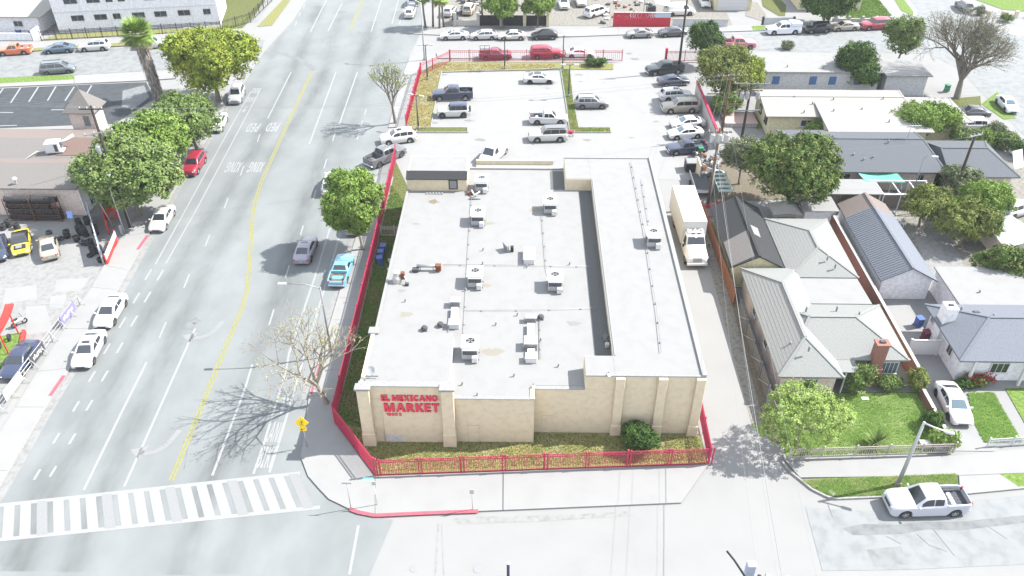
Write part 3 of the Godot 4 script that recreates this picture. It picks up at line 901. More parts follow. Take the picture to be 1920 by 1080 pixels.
func roof_gear() -> void:
	var where := ["beside the rear penthouse", "beside a pale drip stain west of the rear shadow strip", "in the middle of the roof behind the tilted grey panel", "alone on the raised east wing", "beside the long duct with a rusty end", "beside the long shadow strip, facing the middle pipes", "behind the sign front, foremost of the units"]
	var at := [[903, 356, 4.93], [1031, 397, 4.93], [896, 419, 4.93], [1224, 459, 6.32], [891, 534, 4.93], [1040, 541, 4.93], [882, 668, 4.93]]
	for i in 7: ac_unit(at[i][0], at[i][1], at[i][2], "white air conditioner " + where[i], 1.12)
	var R := 4.93
	# duct with rusty end, near the west edge
	var d := thing("exhaust_duct", "horizontal white duct with a rusty box end near the west roof edge", "duct", G(800, 508, R))
	put("duct", tube_mesh([Vector3(-0.9, 0.5, -0.1), Vector3(0.9, 0.5, -0.1)], [0.16], 10), M.galvanised, d)
	put("rusty_end", bevel(Vector3(0.5, 0.6, 0.5), 0.03), M.rust, d, Vector3(1.1, 0.42, 0))
	put("motor", bevel(Vector3(0.6, 0.35, 0.45), 0.05), M.dark, d, Vector3(-1.0, 0.2, 0.1))
	for e in [-0.6, 0.6]: put("leg", box(Vector3(0.06, 0.45, 0.06)), M.mid_grey, d, Vector3(e, 0.22, -0.1))
	var hd := thing("vent_hood", "white upright exhaust hood with rusty side by the west roof edge", "vent", G(745, 528, R))
	put("hood", lathe([[0.42, 0], [0.42, 0.5], [0.3, 0.75], [0.3, 1.1], [0, 1.1]], 14), M.off_white, hd)
	put("side_box", bevel(Vector3(0.35, 0.7, 0.4), 0.03), M.rust, hd, Vector3(0.55, 0.7, 0))
	put("conduit", tube_mesh([Vector3(0.55, 1.0, 0), Vector3(0.9, 0.4, 0.4), Vector3(0.9, 0.1, 0.5)], [0.05], 6), M.metal, hd)
	put("fan_box", bevel(Vector3(0.35, 0.25, 0.3), 0.03), M.dark, hd, Vector3(0.95, 0.14, 0.55))
	# tilted panel with a small motor beside it
	var tp := thing("tilted_panel", "tilted dark grey panel propped on the roof beside a small black motor", "panel", G(948, 470, R))
	put("panel", box(Vector3(0.08, 0.75, 0.9)), M.mid_grey, tp, Vector3(0, 0.4, 0), Vector3(0, 0.5, 0.2))
	put("prop", box(Vector3(0.06, 0.5, 0.06)), M.dark, tp, Vector3(0.3, 0.25, 0))
	put("motor", bevel(Vector3(0.3, 0.55, 0.35), 0.03), M.black, tp, Vector3(0.62, 0.3, 0.1))
	# trunks of ducting in boxes
	var ducts := [[992, 484, 1.0, 0.55, 2.2, "white sheet metal duct box beside the tilted panel"], [995, 602, 0.9, 0.5, 0.5, "small blue grey duct box, rearmost of the front duct row"], [995, 650, 1.05, 0.7, 1.0, "blue grey duct box in the middle of the front duct row"], [996, 676, 0.9, 0.5, 0.7, "low duct box at the front end of the duct row"], [854, 572, 0.8, 0.6, 0.7, "blue grey duct box at the rear of the west duct row"], [852, 612, 0.9, 0.5, 0.8, "white duct box at the front of the west duct row"]]
	for k in ducts:
		var t := thing("duct_box", k[5], "duct", G(k[0], k[1], R), 0, "sheet metal duct boxes on the market roof")
		put("box", bevel(Vector3(k[2], k[3], k[4]), 0.03), M.galvanised if k[5].contains("blue") else M.white_paint, t, Vector3(0, k[3] * 0.5, 0))
		put("lid", bevel(Vector3(k[2] + 0.1, 0.05, k[4] + 0.1), 0.02), M.metal, t, Vector3(0, k[3] + 0.02, 0))
		put("flange", box(Vector3(0.12, 0.25, k[4] * 0.6)), M.metal, t, Vector3(-k[2] * 0.5 - 0.06, 0.15, 0))
	for k in [[[995, 612], [995, 640]], [[996, 660], [996, 672]], [[853, 582], [852, 605]]]:
		var a := G(k[0][0], k[0][1], R)
		var b := G(k[1][0], k[1][1], R)
		var t := thing("duct_run", "low white duct joining two duct boxes", "duct", a, 0, "low ducts joining the duct boxes")
		var s := st()
		bar(s, Vector3(0, 0.22, 0), b - a + Vector3(0, 0.22, 0), 0.6, 0.3)
		put("duct", done(s), M.white_paint, t)
		put("foot", box(Vector3(0.5, 0.12, 0.1)), M.dark, t, (b - a) * 0.5 + Vector3(0, 0.06, 0))
	var fans := [[1014, 598, "small dark roof fan beside the front duct row"], [826, 612, "small dark roof fan west of the west duct row"], [796, 619, "flat grey vent cover standing alone on the west roof"]]
	for k in fans:
		var t := thing("roof_fan", k[2], "fan", G(k[0], k[1], R))
		put("curb", box(Vector3(0.5, 0.12, 0.4)), M.mid_grey, t, Vector3(0, 0.06, 0))
		put("dome", lathe([[0.26, 0.12], [0.3, 0.25], [0.2, 0.4], [0, 0.44]], 10), M.dark, t)
	# hatch, conduits, spikes
	var ss := thing("ridge_vents", "row of small white vents along the penthouse foot", "vent", G(815, 364, R))
	for i in 6: put("vent", bevel(Vector3(0.16, 0.18, 0.14), 0.02), M.metal, ss, Vector3(-0.8 + i * 0.32, 0.09, 0))
	var pr := thing("condenser_pipes", "tangle of white pipes and a rusty tray beside the rear air conditioner", "pipes", G(884, 366, R))
	put("tray", box(Vector3(0.7, 0.3, 0.5)), M.rust, pr, Vector3(-0.1, 0.15, -0.2))
	put("pipe", tube_mesh([Vector3(0, 0.5, -0.2), Vector3(0.35, 0.3, 0.5), Vector3(0.9, 0.5, 0.1)], [0.09], 7), M.white_paint, pr)
	put("pipe", tube_mesh([Vector3(-0.2, 0.12, 0.9), Vector3(1.0, 0.12, 0.8)], [0.08], 7), M.mid_grey, pr)
	pipe_run("long thin gas pipe on blocks down the east wing roof", [G(1183, 302, 6.5), G(1208, 430, 6.5), G(1232, 585, 6.5), G(1240, 660, 6.5)], 0.025, M.mid_grey)
	pipe_run("second thin pipe beside the long gas pipe on the east wing", [G(1203, 335, 6.48), G(1222, 450, 6.48)], 0.02, M.galvanised)
	pipe_run("thin conduit down the roof beside the central air conditioners", [G(884, 372, 5.08), G(878, 470, 5.08), G(868, 660, 5.08)], 0.02, M.galvanised)
	pipe_run("thin conduit down the roof west of the shadow strip", [G(1016, 400, 5.08), G(1024, 500, 5.08), G(1032, 530, 5.08)], 0.02, M.galvanised)
	pipe_run("cross roof conduit joining the duct row and the west hood", [G(830, 496, 5.05), G(960, 497, 5.05), G(1105, 499, 5.05)], 0.018, M.galvanised)
	pipe_run("cross roof conduit in front of the middle units", [G(870, 582, 5.05), G(1000, 581, 5.05), G(1118, 577, 5.05)], 0.016, M.galvanised)
	pipe_run("short conduit beside the front duct row", [G(1012, 600, 5.05), G(1013, 672, 5.05)], 0.03, M.mid_grey)
	pipe_run("bent conduit behind the sign front", [G(842, 582, 5.05), G(840, 640, 5.05), G(836, 680, 5.05)], 0.03, M.galvanised)
	var dish := [[697, 704, 6.3, "satellite dish on a tripod on the sign front corner"]]
	for k in dish:
		var t := thing("satellite_dish", k[3], "dish", G(k[0], k[1], k[2]))
		put("mast", tube_mesh([Vector3.ZERO, Vector3(0.05, 0.5, 0)], [0.03], 6), M.mid_grey, t)
		put("dish", lathe([[0, 0.1], [0.2, 0.12], [0.38, 0.2]], 14), M.metal, t, Vector3(0.02, 0.42, 0), Vector3(0.6, 0, 0.3))
		put("foot", box(Vector3(1.0, 0.04, 0.06)), M.dark, t, Vector3(0, 0.02, 0.1))
		put("feed_arm", tube_mesh([Vector3(0.05, 0.5, 0), Vector3(0.15, 0.75, 0.25)], [0.02], 5), M.mid_grey, t)
	var lamps := [[1000, 722, 5.0, "small wall lamp and bracket on the front step of the roof"], [1141, 700, 6.35, "white wall lamp at the top of a tan pilaster"]]
	for k in lamps:
		var t := thing("wall_lamp", k[3], "lamp", G(k[0], k[1], k[2]))
		put("bracket", box(Vector3(0.1, 0.1, 0.3)), M.dark, t, Vector3(0, 0.05, 0.1))
		put("head", bevel(Vector3(0.3, 0.14, 0.3), 0.04), M.off_white, t, Vector3(0, 0.08, 0.3), Vector3(0.4, 0.3, 0))
	var sv := [[1047, 688], [867, 722], [964, 706], [895, 742], [970, 592], [988, 502], [873, 546], [906, 470], [1098, 712], [850, 720], [930, 610], [760, 566], [905, 496], [1068, 497], [1014, 640]]
	for k in sv:
		var t := thing("roof_vent_pipe", "short grey vent pipe standing on the white market roof", "vent pipe", G(k[0], k[1], R), 0, "short vent pipes scattered over the market roof")
		put("pipe", lathe([[0.06, 0], [0.06, 0.35], [0.0, 0.35]], 8), M.mid_grey, t)
		put("flashing", lathe([[0.16, 0], [0.08, 0.06], [0.06, 0.06]], 8), M.flashing, t)
	var junk := thing("cable_heap", "heap of cables and a white motor in the shadow strip", "cables", G(1137, 640, R))
	put("motor", bevel(Vector3(0.35, 0.4, 0.35), 0.05), M.off_white, junk, Vector3(0, 0.2, 0.7))
	for i in 7:
		var pts := []
		for j in 7: pts.append(Vector3(rng.randf_range(-0.45, 0.45), rng.randf_range(0.03, 0.25), rng.randf_range(-1.0, 0.6)))
		put("cable", tube_mesh(pts, [0.025], 5), M.mid_grey, junk)

# ---------------------------------------------------------------- fences
func rail_fence(called: String, label: String, pts: Array, height: float, m: Material, post_gap: float, picket_gap: float, group := "", double_posts := false) -> Node3D:
	var t := thing(called, label, "fence", pts[0], 0, group)
	var o: Vector3 = pts[0]
	var pk := st()
	for i in pts.size() - 1:
		var a: Vector3 = pts[i] - o
		var b: Vector3 = pts[i + 1] - o
		var d := (b - a)
		var l := d.length()
		var dir := d / l
		var turn := atan2(-dir.z, dir.x)
		var n := maxi(1, int(round(l / post_gap)))
		for k in n + (1 if i == pts.size() - 2 else 0):
			var p := a + d * (float(k) / n)
			var post := put("post", bevel(Vector3(0.1, height + 0.12, 0.1), 0.01), m, t, p + Vector3(0, height * 0.5 + 0.06, 0), Vector3(0, turn, 0))
			put("post_cap", lathe([[0.08, 0], [0.07, 0.06], [0, 0.1]], 8), m, post, Vector3(0, height * 0.5 + 0.06, 0))
			if double_posts: put("post", bevel(Vector3(0.1, height + 0.12, 0.1), 0.01), m, t, p + dir * 0.24 + Vector3(0, height * 0.5 + 0.06, 0), Vector3(0, turn, 0))
		for y in [0.12, height - 0.28, height - 0.05]:
			var s := st()
			bar(s, a + Vector3(0, y, 0), b + Vector3(0, y, 0), 0.05, 0.06)
			put("rail", done(s), m, t)
		var c := int(l / picket_gap)
		for k in c:
			var p := a + d * ((k + 0.5) / c)
			bx(pk, p + Vector3(0, height * 0.5 + 0.02, 0), Vector3(0.035, height, 0.035))
	var ps := put("pickets", done(pk), m, t)
	ps.set_meta("kind", "stuff")
	return t

func fences() -> void:
	var B := Vector3(-15.2, 0.1, -47.3)
	var C := Vector3(-11.05, 0.1, -41.75)
	var D := G(1328, 870, 0.1)
	rail_fence("iron_fence", "red picket fence with double posts along the dry front lawn", [C + Vector3(0.15, 0, 0), D], 1.75, M.fence_red, 3.15, 0.13, "", true)
	rail_fence("iron_fence", "red picket fence cutting the corner before the sign front", [B, C], 1.9, M.fence_red, 3.4, 0.12)
	rail_fence("iron_fence", "long red picket fence beside the shaded grass strip on the street side", [B + Vector3(0, 0, -0.1), Vector3(-15.5, 0.1, -70), Vector3(-15.9, 0.1, -92.5)], 1.9, M.fence_red, 3.2, 0.12)
	rail_fence("iron_fence", "short red picket fence beside the alley at the front corner", [D + Vector3(0.05, 0, -0.1), Vector3(14.75, 0.1, -49.5)], 1.75, M.fence_red, 3.2, 0.13)
	var F0 := Vector3(-15.7, 0.1, -101.5)
	var F1 := Vector3(-15.6, 0.1, -119.5)
	rail_fence("iron_fence", "red fence along the dry strip at the street side of the car park", [F0, F1], 1.7, M.fence_red, 3.0, 0.2)
	rail_fence("iron_fence", "red fence rounding the car park corner in two bays", [F1 + Vector3(0.05, 0, -0.2), Vector3(-13.9, 0.1, -121.4), Vector3(-11.6, 0.1, -124.8)], 1.7, M.fence_red, 3.0, 0.22)
	rail_fence("iron_fence", "thin red fence along the rear of the car park", [Vector3(-11.5, 0.1, -125), Vector3(15.4, 0.1, -125.3)], 1.7, M.fence_red, 3.1, 0.3)
	rail_fence("iron_fence", "red fence at the rear car park entrance by the black pickup", [Vector3(22.3, 0.1, -125.2), Vector3(31, 0.1, -125.6)], 1.7, M.fence_red, 3.0, 0.2)
	var gp := thing("gate_post", "stout red gate post at the car park entrance", "gate post", Vector3(22.2, 0, -125.2))
	put("post", bevel(Vector3(0.35, 2.2, 0.35), 0.03), M.fence_red, gp, Vector3(0, 1.1, 0))
	put("cap", bevel(Vector3(0.42, 0.1, 0.42), 0.02), M.fence_red, gp, Vector3(0, 2.22, 0))
	# grass strips inside the fences
	var lw := setting("market_lawn", "dry grass strip in front of the market")
	sheet("turf", [Vector3(-15.2, 0, -47.4), Vector3(-11.1, 0, -41.85), D + Vector3(0, 0, -0.1), Vector3(14.5, 0, -46.4), Vector3(-12, 0, -46.4)], 0.10, M.dry_lawn, lw)
	sheet("turf", [Vector3(-15.15, 0, -47.35), Vector3(-12.0, 0, -46.3), Vector3(-12.0, 0, -81), Vector3(-15.9, 0, -92), Vector3(-15.5, 0, -70)], 0.104, M.turf, lw)
	var gr := []
	tufts("lawn_grass", "dry yellow green grass before the tan front wall", [Vector3(-14.5, 0, -46.9), Vector3(-11.1, 0, -42.2), Vector3(14.3, 0, -43.7), Vector3(14.1, 0, -46.2), Vector3(-12, 0, -46.4)], 0.10, 9000, [Color(0.25, 0.22, 0.09), Color(0.16, 0.18, 0.05), Color(0.28, 0.25, 0.12)], 0.11)
	tufts("strip_grass", "green grass between the red street fence and the market", [Vector3(-15.0, 0, -47.5), Vector3(-12.4, 0, -47.0), Vector3(-12.4, 0, -80), Vector3(-15.7, 0, -86), Vector3(-15.4, 0, -70)], 0.104, 9000, [Color(0.08, 0.14, 0.03), Color(0.11, 0.16, 0.04), Color(0.17, 0.15, 0.07)], 0.12)
	# inner fence with gate across the strip, and bins behind it
	var ig := rail_fence("iron_gate", "pale picket gate across the shaded grass strip", [Vector3(-15.3, 0.1, -75.0), Vector3(-12.35, 0.1, -75.0)], 1.2, M.off_white, 1.5, 0.16)
	ig.set_meta("category", "gate")
	# planted strips of the car park, edged with kerb stones
	var isl := [
		[[[748, 240], [768, 200], [781, 160], [783, 147], [806, 128], [1070, 130], [1068, 124], [833, 121], [795, 143], [776, 170], [766, 230]], "dry leaf strewn planting strip along the west and north fence of the car park"],
		[[[783, 240], [877, 240], [877, 249], [780, 249]], "short grass end strip by the white car park wall"],
		[[[1051, 130], [1069, 130], [1074, 180], [1085, 240], [1144, 240], [1145, 249], [1068, 249], [1062, 200]], "grass strip with kerb dividing the car park"]]
	var pl := thing("planting_strip", isl[0][1], "planting strip", Vector3.ZERO, 0)
	sheet("soil", GL([[752, 247], [764, 196], [776, 150], [806, 122], [830, 117], [1066, 118], [1150, 120], [1150, 131], [1070, 131], [828, 136], [822, 165], [808, 240]]), 0.06, M.dry_lawn, pl)
	var s0 := st()
	var ed := GL([[808, 240], [822, 165], [828, 136], [1050, 130]])
	for i in ed.size() - 1: bar(s0, ed[i] + Vector3(0, 0.08, 0), ed[i + 1] + Vector3(0, 0.08, 0), 0.15, 0.16)
	put("kerb", done(s0), M.kerb, pl)
	for k in [[1, M.turf], [2, M.lawn]]:
		var t := thing("planting_strip", isl[k[0]][1], "planting strip")
		var pts := GL(isl[k[0]][0])
		sheet("grass", pts, 0.06, k[1], t)
		var s := st()
		for i in pts.size(): bar(s, pts[i] + Vector3(0, 0.06, 0), pts[(i + 1) % pts.size()] + Vector3(0, 0.06, 0), 0.13, 0.13)
		put("kerb", done(s), M.kerb, t)
	tufts("strip_weeds", "dry leaves and weeds in the car park planting strips", GL([[756, 245], [766, 198], [779, 152], [808, 124], [832, 120], [1040, 121], [1040, 128], [826, 133], [819, 165], [805, 240]]), 0.06, 4000, [Color(0.3, 0.22, 0.1), Color(0.2, 0.17, 0.06), Color(0.36, 0.31, 0.2)], 0.1)
	tufts("island_grass", "green grass on the car park divider", GL(isl[2][0]), 0.06, 2500, [Color(0.12, 0.17, 0.04), Color(0.2, 0.19, 0.07)], 0.12)

func tufts(called: String, label: String, poly: Array, y: float, count: int, cols: Array, h: float) -> void:
	var s := st()
	for k in 4:
		var a := TAU * k / 4.0 + 0.3
		var d := Vector3(cos(a), 0, sin(a))
		var n := Vector3(-d.z, 0, d.x)
		tri(s, d * 0.02 - n * 0.035, d * 0.02 + n * 0.035, d * 0.09 + Vector3(0, 1, 0) * (0.7 + 0.3 * (k % 2)) * h)
	var mesh := done(s)
	var p2 := PackedVector2Array()
	var lo := Vector2(1e9, 1e9)
	var hi := Vector2(-1e9, -1e9)
	for p in poly:
		var v := Vector2(p.x, p.z)
		p2.append(v)
		lo = lo.min(v); hi = hi.max(v)
	var tf := []
	var cl := []
	var nz := FastNoiseLite.new()
	nz.seed = 5
	nz.frequency = 0.35
	var tries := 0
	while tf.size() < count and tries < count * 12:
		tries += 1
		var q := Vector2(rng.randf_range(lo.x, hi.x), rng.randf_range(lo.y, hi.y))
		if not Geometry2D.is_point_in_polygon(q, p2): continue
		var v := nz.get_noise_2d(q.x, q.y) * 0.9 + rng.randf_range(-0.35, 0.35) + 0.5
		var c: Color = cols[clampi(int(v * cols.size()), 0, cols.size() - 1)]
		tf.append(Transform3D(Basis(Vector3.UP, rng.randf() * TAU).scaled(Vector3(1.3, rng.randf_range(0.5, 1.3), 1.3)), Vector3(q.x, y, q.y)))
		cl.append(c * rng.randf_range(0.8, 1.2))
	var mm := MultiMesh.new()
	mm.transform_format = MultiMesh.TRANSFORM_3D
	mm.use_colors = true
	mm.mesh = mesh
	mm.instance_count = tf.size()
	for i in tf.size():
		mm.set_instance_transform(i, tf[i])
		mm.set_instance_color(i, cl[i])
	var o := MultiMeshInstance3D.new()
	o.name = numbered(called)
	o.multimesh = mm
	o.material_override = M.leaf
	add_child(o)
	o.set_meta("label", label)
	o.set_meta("category", "grass")
	o.set_meta("kind", "stuff")

# ---------------------------------------------------------------- vehicles (forward is +x)
# L length, W width, H height, B wheelbase, R wheel radius, hood/nose/belt/deck/tail heights, glasshouse stations from the rear: rb (foot of rear glass), rr, gr, gw (foot of windscreen)
var KINDS_ = {
	"sedan": {L = 4.75, W = 1.84, H = 1.45, B = 2.80, R = 0.33, nose = 0.72, hood = 0.95, belt = 0.96, deck = 1.04, tail = 0.92, rb = -1.75, rr = -0.85, gr = 0.35, gw = 1.15, cuts = [-1.05, -0.12, 0.82]},
	"coupe": {L = 4.55, W = 1.82, H = 1.36, B = 2.70, R = 0.33, nose = 0.68, hood = 0.90, belt = 0.93, deck = 1.00, tail = 0.9, rb = -1.75, rr = -0.7, gr = 0.2, gw = 1.0, cuts = [-0.75, 0.72]},
	"hatch": {L = 4.45, W = 1.76, H = 1.49, B = 2.65, R = 0.32, nose = 0.72, hood = 0.98, belt = 0.98, deck = 1.04, tail = 0.95, rb = -2.08, rr = -1.35, gr = 0.35, gw = 1.25, cuts = [-1.45, -0.95, -0.08, 0.9]},
	"suv": {L = 4.75, W = 1.88, H = 1.70, B = 2.75, R = 0.36, nose = 0.88, hood = 1.10, belt = 1.10, deck = 1.12, tail = 0.95, rb = -2.22, rr = -1.85, gr = 0.35, gw = 1.08, cuts = [-1.85, -1.12, -0.18, 0.72]},
	"big_suv": {L = 5.15, W = 2.0, H = 1.88, B = 2.95, R = 0.39, nose = 1.02, hood = 1.20, belt = 1.22, deck = 1.24, tail = 1.0, rb = -2.48, rr = -2.28, gr = 0.45, gw = 1.05, cuts = [-2.2, -1.35, -0.25, 0.74]},
	"minivan": {L = 5.0, W = 1.95, H = 1.75, B = 3.0, R = 0.34, nose = 0.8, hood = 1.05, belt = 1.05, deck = 1.1, tail = 0.95, rb = -2.38, rr = -2.1, gr = 0.75, gw = 1.6, cuts = [-2.1, -1.2, -0.1, 1.15]},
	"van": {L = 5.3, W = 2.0, H = 2.05, B = 3.2, R = 0.36, nose = 0.95, hood = 1.2, belt = 1.2, deck = 1.2, tail = 1.0, rb = -2.6, rr = -2.52, gr = 1.1, gw = 1.8, cuts = [0.4, 1.4]},
	"jeep": {L = 4.4, W = 1.86, H = 1.84, B = 2.95, R = 0.41, nose = 1.08, hood = 1.14, belt = 1.16, deck = 1.16, tail = 1.1, rb = -1.98, rr = -1.9, gr = 0.32, gw = 0.66, cuts = [-1.85, -1.15, -0.35, 0.42]},
	"pickup": {L = 5.85, W = 2.02, H = 1.92, B = 3.66, R = 0.40, nose = 1.05, hood = 1.20, belt = 1.22, deck = 1.30, tail = 1.30, rb = -0.98, rr = -0.82, gr = 0.55, gw = 1.25, cuts = [-0.75, -0.02, 0.9], bed = [-2.82, -1.02], floor = 0.82},
	"short_pickup": {L = 5.2, W = 1.86, H = 1.72, B = 3.15, R = 0.36, nose = 0.92, hood = 1.06, belt = 1.08, deck = 1.12, tail = 1.12, rb = -0.78, rr = -0.66, gr = 0.42, gw = 1.05, cuts = [-0.6, 0.0, 0.76], bed = [-2.5, -0.82], floor = 0.72},
	"car_pickup": {L = 5.3, W = 1.9, H = 1.38, B = 2.97, R = 0.34, nose = 0.78, hood = 0.95, belt = 0.95, deck = 0.98, tail = 0.96, rb = -0.75, rr = -0.25, gr = 0.35, gw = 1.1, cuts = [-0.3, 0.75], bed = [-2.52, -0.85], floor = 0.62}}
var car_cache = {}

func smooth_curve(keys: Array, x: float) -> float:
	if x <= keys[0][0]: return keys[0][1]
	for i in keys.size() - 1:
		if x <= keys[i + 1][0]:
			var t: float = (x - keys[i][0]) / (keys[i + 1][0] - keys[i][0])
			return lerpf(keys[i][1], keys[i + 1][1], t)
	return keys[-1][1]

func top_of(k: Dictionary, x: float) -> float:
	var h: float = k.L * 0.5
	return smooth_curve([[-h, k.tail - 0.16], [-h + 0.06, k.tail - 0.03], [-h + 0.2, k.tail], [k.rb, k.deck], [k.gw, k.hood], [h - 0.55, lerpf(k.nose, k.hood, 0.55)], [h - 0.22, k.nose + 0.03], [h - 0.06, k.nose - 0.07], [h, k.nose - 0.22]], x)

func half_width(k: Dictionary, x: float) -> float:
	var u = absf(x) / (k.L * 0.5)
	return k.W * 0.5 * (1.0 - 0.05 * pow(u, 3) - 0.15 * pow(u, 14))

func roof_of(k: Dictionary, x: float) -> float:
	var d: float = k.H - 0.03
	return smooth_curve([[k.rb, k.deck - 0.02], [lerpf(k.rb, k.rr, 0.85), lerpf(k.deck, k.H, 0.86)], [k.rr, d - 0.02], [lerpf(k.rr, k.gr, 0.35), k.H], [lerpf(k.rr, k.gr, 0.75), k.H - 0.005], [k.gr, d - 0.03], [lerpf(k.gr, k.gw, 0.12), lerpf(k.H, k.hood, 0.2)], [k.gw, k.hood - 0.02]], x)

func house_point(k: Dictionary, x: float, u: float, out := 0.0) -> Vector3:     # u 0 belt, 1 shoulder, 2 roof edge, 3 centre
	var y = roof_of(k, x)
	var base = minf(k.belt - 0.03, top_of(k, x))
	var wb = half_width(k, x) * 0.93
	var top_w = wb * 0.80
	var t = clampf((y - base) / (k.H - base), 0.0, 1.0)
	var wt = lerpf(wb, top_w, t)
	var ys = maxf(base, y - 0.08 * t)
	var a = Vector3(x, base, wb)
	var b = Vector3(x, ys, wt)
	var c = Vector3(x, y - 0.012, wt - 0.10)
	var e = Vector3(x, y + 0.015, 0)
	if u <= 1.0: return a.lerp(b, u) + Vector3(0, 0, out)
	if u <= 2.0: return b.lerp(c, u - 1.0) + Vector3(0, out, out)
	return c.lerp(e, u - 2.0) + Vector3(0, out, 0)

func loft(rings: Array, closed_ends := true, smooth := true) -> ArrayMesh:
	var s = st()
	if smooth: s.set_smooth_group(0)
	for i in rings.size() - 1:
		var a: Array = rings[i]
		var b: Array = rings[i + 1]
		for j in a.size() - 1:
			quad(s, a[j], b[j], b[j + 1], a[j + 1])
	if closed_ends:
		s.set_smooth_group(-1)
		for e in [0, rings.size() - 1]:
			var r: Array = rings[e]
			for j in range(1, r.size() - 1):
				if e == 0: tri(s, r[0], r[j], r[j + 1])
				else: tri(s, r[0], r[j + 1], r[j])
	s.index()
	return done(s)

func car_meshes(kind: String) -> Dictionary:
	if car_cache.has(kind): return car_cache[kind]
	var k: Dictionary = KINDS_[kind]
	var out = {}
	var h: float = k.L * 0.5
	var xs = []
	var ax = [-k.B * 0.5 + (0.03 if kind.contains("pickup") else 0.0), k.B * 0.5 + 0.03]
	var n = 46
	for i in n + 1:
		var t = float(i) / n
		xs.append(-h + k.L * (0.5 - 0.5 * cos(PI * t) * (0.25 + 0.75 * absf(cos(PI * t)))))
	xs.sort()
	for a in ax:
		for d in [-1.0, -0.86, -0.5, 0.0, 0.5, 0.86, 1.0]: xs.append(a + d * (k.R + 0.075))
	if k.has("bed"): xs += [k.bed[0], k.bed[0] + 0.001, k.bed[1], k.bed[1] + 0.001]
	xs.sort()
	var rings = []
	for x in xs:
		var yt = top_of(k, x)
		var w = half_width(k, x)
		var endt = clampf((absf(x) - (h - 0.25)) / 0.25, 0, 1)
		var yb = 0.24 + 0.14 * endt * endt
		for a in ax:
			var d: float = (x - a) / (k.R + 0.08)
			if absf(d) < 1.0: yb = maxf(yb, k.R + (k.R + 0.08) * sqrt(1.0 - d * d))
		var belt: float = minf(k.belt, yt)
		var y3 = maxf(belt * 0.62, yb + 0.06)
		var y4 = maxf(belt - 0.10, y3 + 0.02)
		var half = [[0.0, yb], [w * 0.95, yb], [w, yb + 0.03], [w * 1.0, y3], [w * 0.975, y4], [w * 0.92, maxf(yt - 0.015, y4 + 0.01)], [w * 0.5, yt + 0.02], [0.0, yt + 0.03]]
		if k.has("bed") and x > k.bed[0] + 0.0005 and x < k.bed[1] + 0.0005:
			half[4] = [w * 0.985, yt - 0.06]; half[5] = [w * 0.96, yt]; half[6] = [w * 0.86, yt - 0.01]; half[7] = [w * 0.84, k.floor]
		var ring = []
		for p in half: ring.append(Vector3(x, p[1], p[0]))
		if k.has("bed") and x > k.bed[0] + 0.0005 and x < k.bed[1] + 0.0005: ring.append(Vector3(x, k.floor, 0))
		else: ring.append(Vector3(x, yt + 0.03, 0))
		for i in range(half.size() - 1, -1, -1): ring.append(Vector3(x, half[i][1], -half[i][0]))
		rings.append(ring)
	out.body = loft(rings, true, not k.has("bed"))
	if k.has("bed"):
		var s = st()
		bx(s, Vector3((k.bed[0] + k.bed[1]) * 0.5, k.floor + 0.012, 0), Vector3(k.bed[1] - k.bed[0] - 0.04, 0.02, k.W * 0.78))
		for i in 5: bx(s, Vector3((k.bed[0] + k.bed[1]) * 0.5, k.floor + 0.028, (i - 2) * 0.28), Vector3(k.bed[1] - k.bed[0] - 0.1, 0.015, 0.12))
		for e in [-1, 1]: bx(s, Vector3(-k.B * 0.5, k.floor + 0.12, e * k.W * 0.36), Vector3(0.8, 0.22, 0.2))
		out.bed_liner = done(s)
	# glasshouse
	var hx = []
	for i in 25: hx.append(lerpf(k.rb, k.gw, i / 24.0))
	var hr = []
	for x in hx:
		var ring = []
		for u in [0.0, 0.5, 1.0, 2.0, 2.5, 3.0]: ring.append(house_point(k, x, u))
		for u in [2.5, 2.0, 1.0, 0.5, 0.0]:
			var p = house_point(k, x, u)
			ring.append(Vector3(p.x, p.y, -p.z))
		hr.append(ring)
	out.roof = loft(hr, false)
	# side panes
	var sides = []
	for c in k.cuts.size() - 1:
		for e in [-1.0, 1.0]:
			var s = st()
			var x0: float = k.cuts[c] + 0.035
			var x1: float = k.cuts[c + 1] - 0.035
			for i in 6:
				var a = lerpf(x0, x1, i / 6.0)
				var b = lerpf(x0, x1, (i + 1) / 6.0)
				var q = []
				for p in [[a, 0.12], [b, 0.12], [b, 0.93], [a, 0.93]]:
					var v = house_point(k, p[0], p[1], 0.008)
					q.append(Vector3(v.x, v.y, v.z * e))
				quad(s, q[0], q[1], q[2], q[3])
			sides.append(done(s))
	out.sides = sides
	for g in [["windscreen", lerpf(k.gr, k.gw, 0.10), lerpf(k.gr, k.gw, 0.95)], ["rear_window", lerpf(k.rb, k.rr, 0.12), lerpf(k.rb, k.rr, 0.9)], ["roof_glass", lerpf(k.rr, k.gr, 0.05), lerpf(k.rr, k.gr, 0.97)], ["sunroof", lerpf(k.rr, k.gr, 0.62), lerpf(k.rr, k.gr, 0.92)]]:
		var gr = []
		for i in 7:
			var x = lerpf(g[1], g[2], i / 6.0)
			var ring = []
			var us = [2.12, 2.5, 3.0] if g[0] != "sunroof" else [2.4, 2.7, 3.0]
			for u in us: ring.append(house_point(k, x, u, 0.012))
			for u in [us[1], us[0]]:
				var p = house_point(k, x, u, 0.012)
				ring.append(Vector3(p.x, p.y, -p.z))
			gr.append(ring)
		out[g[0]] = loft(gr, false)
	# lights, grille, plates, mirrors, handles
	out.headlight = bevel(Vector3(0.30, 0.15, 0.34), 0.04)
	out.taillight = bevel(Vector3(0.16, 0.20 if not kind.contains("pickup") else 0.34, 0.26 if not kind.contains("pickup") else 0.14), 0.03)
	out.mirror = bevel(Vector3(0.14, 0.13, 0.22), 0.03)
	var gs = st()
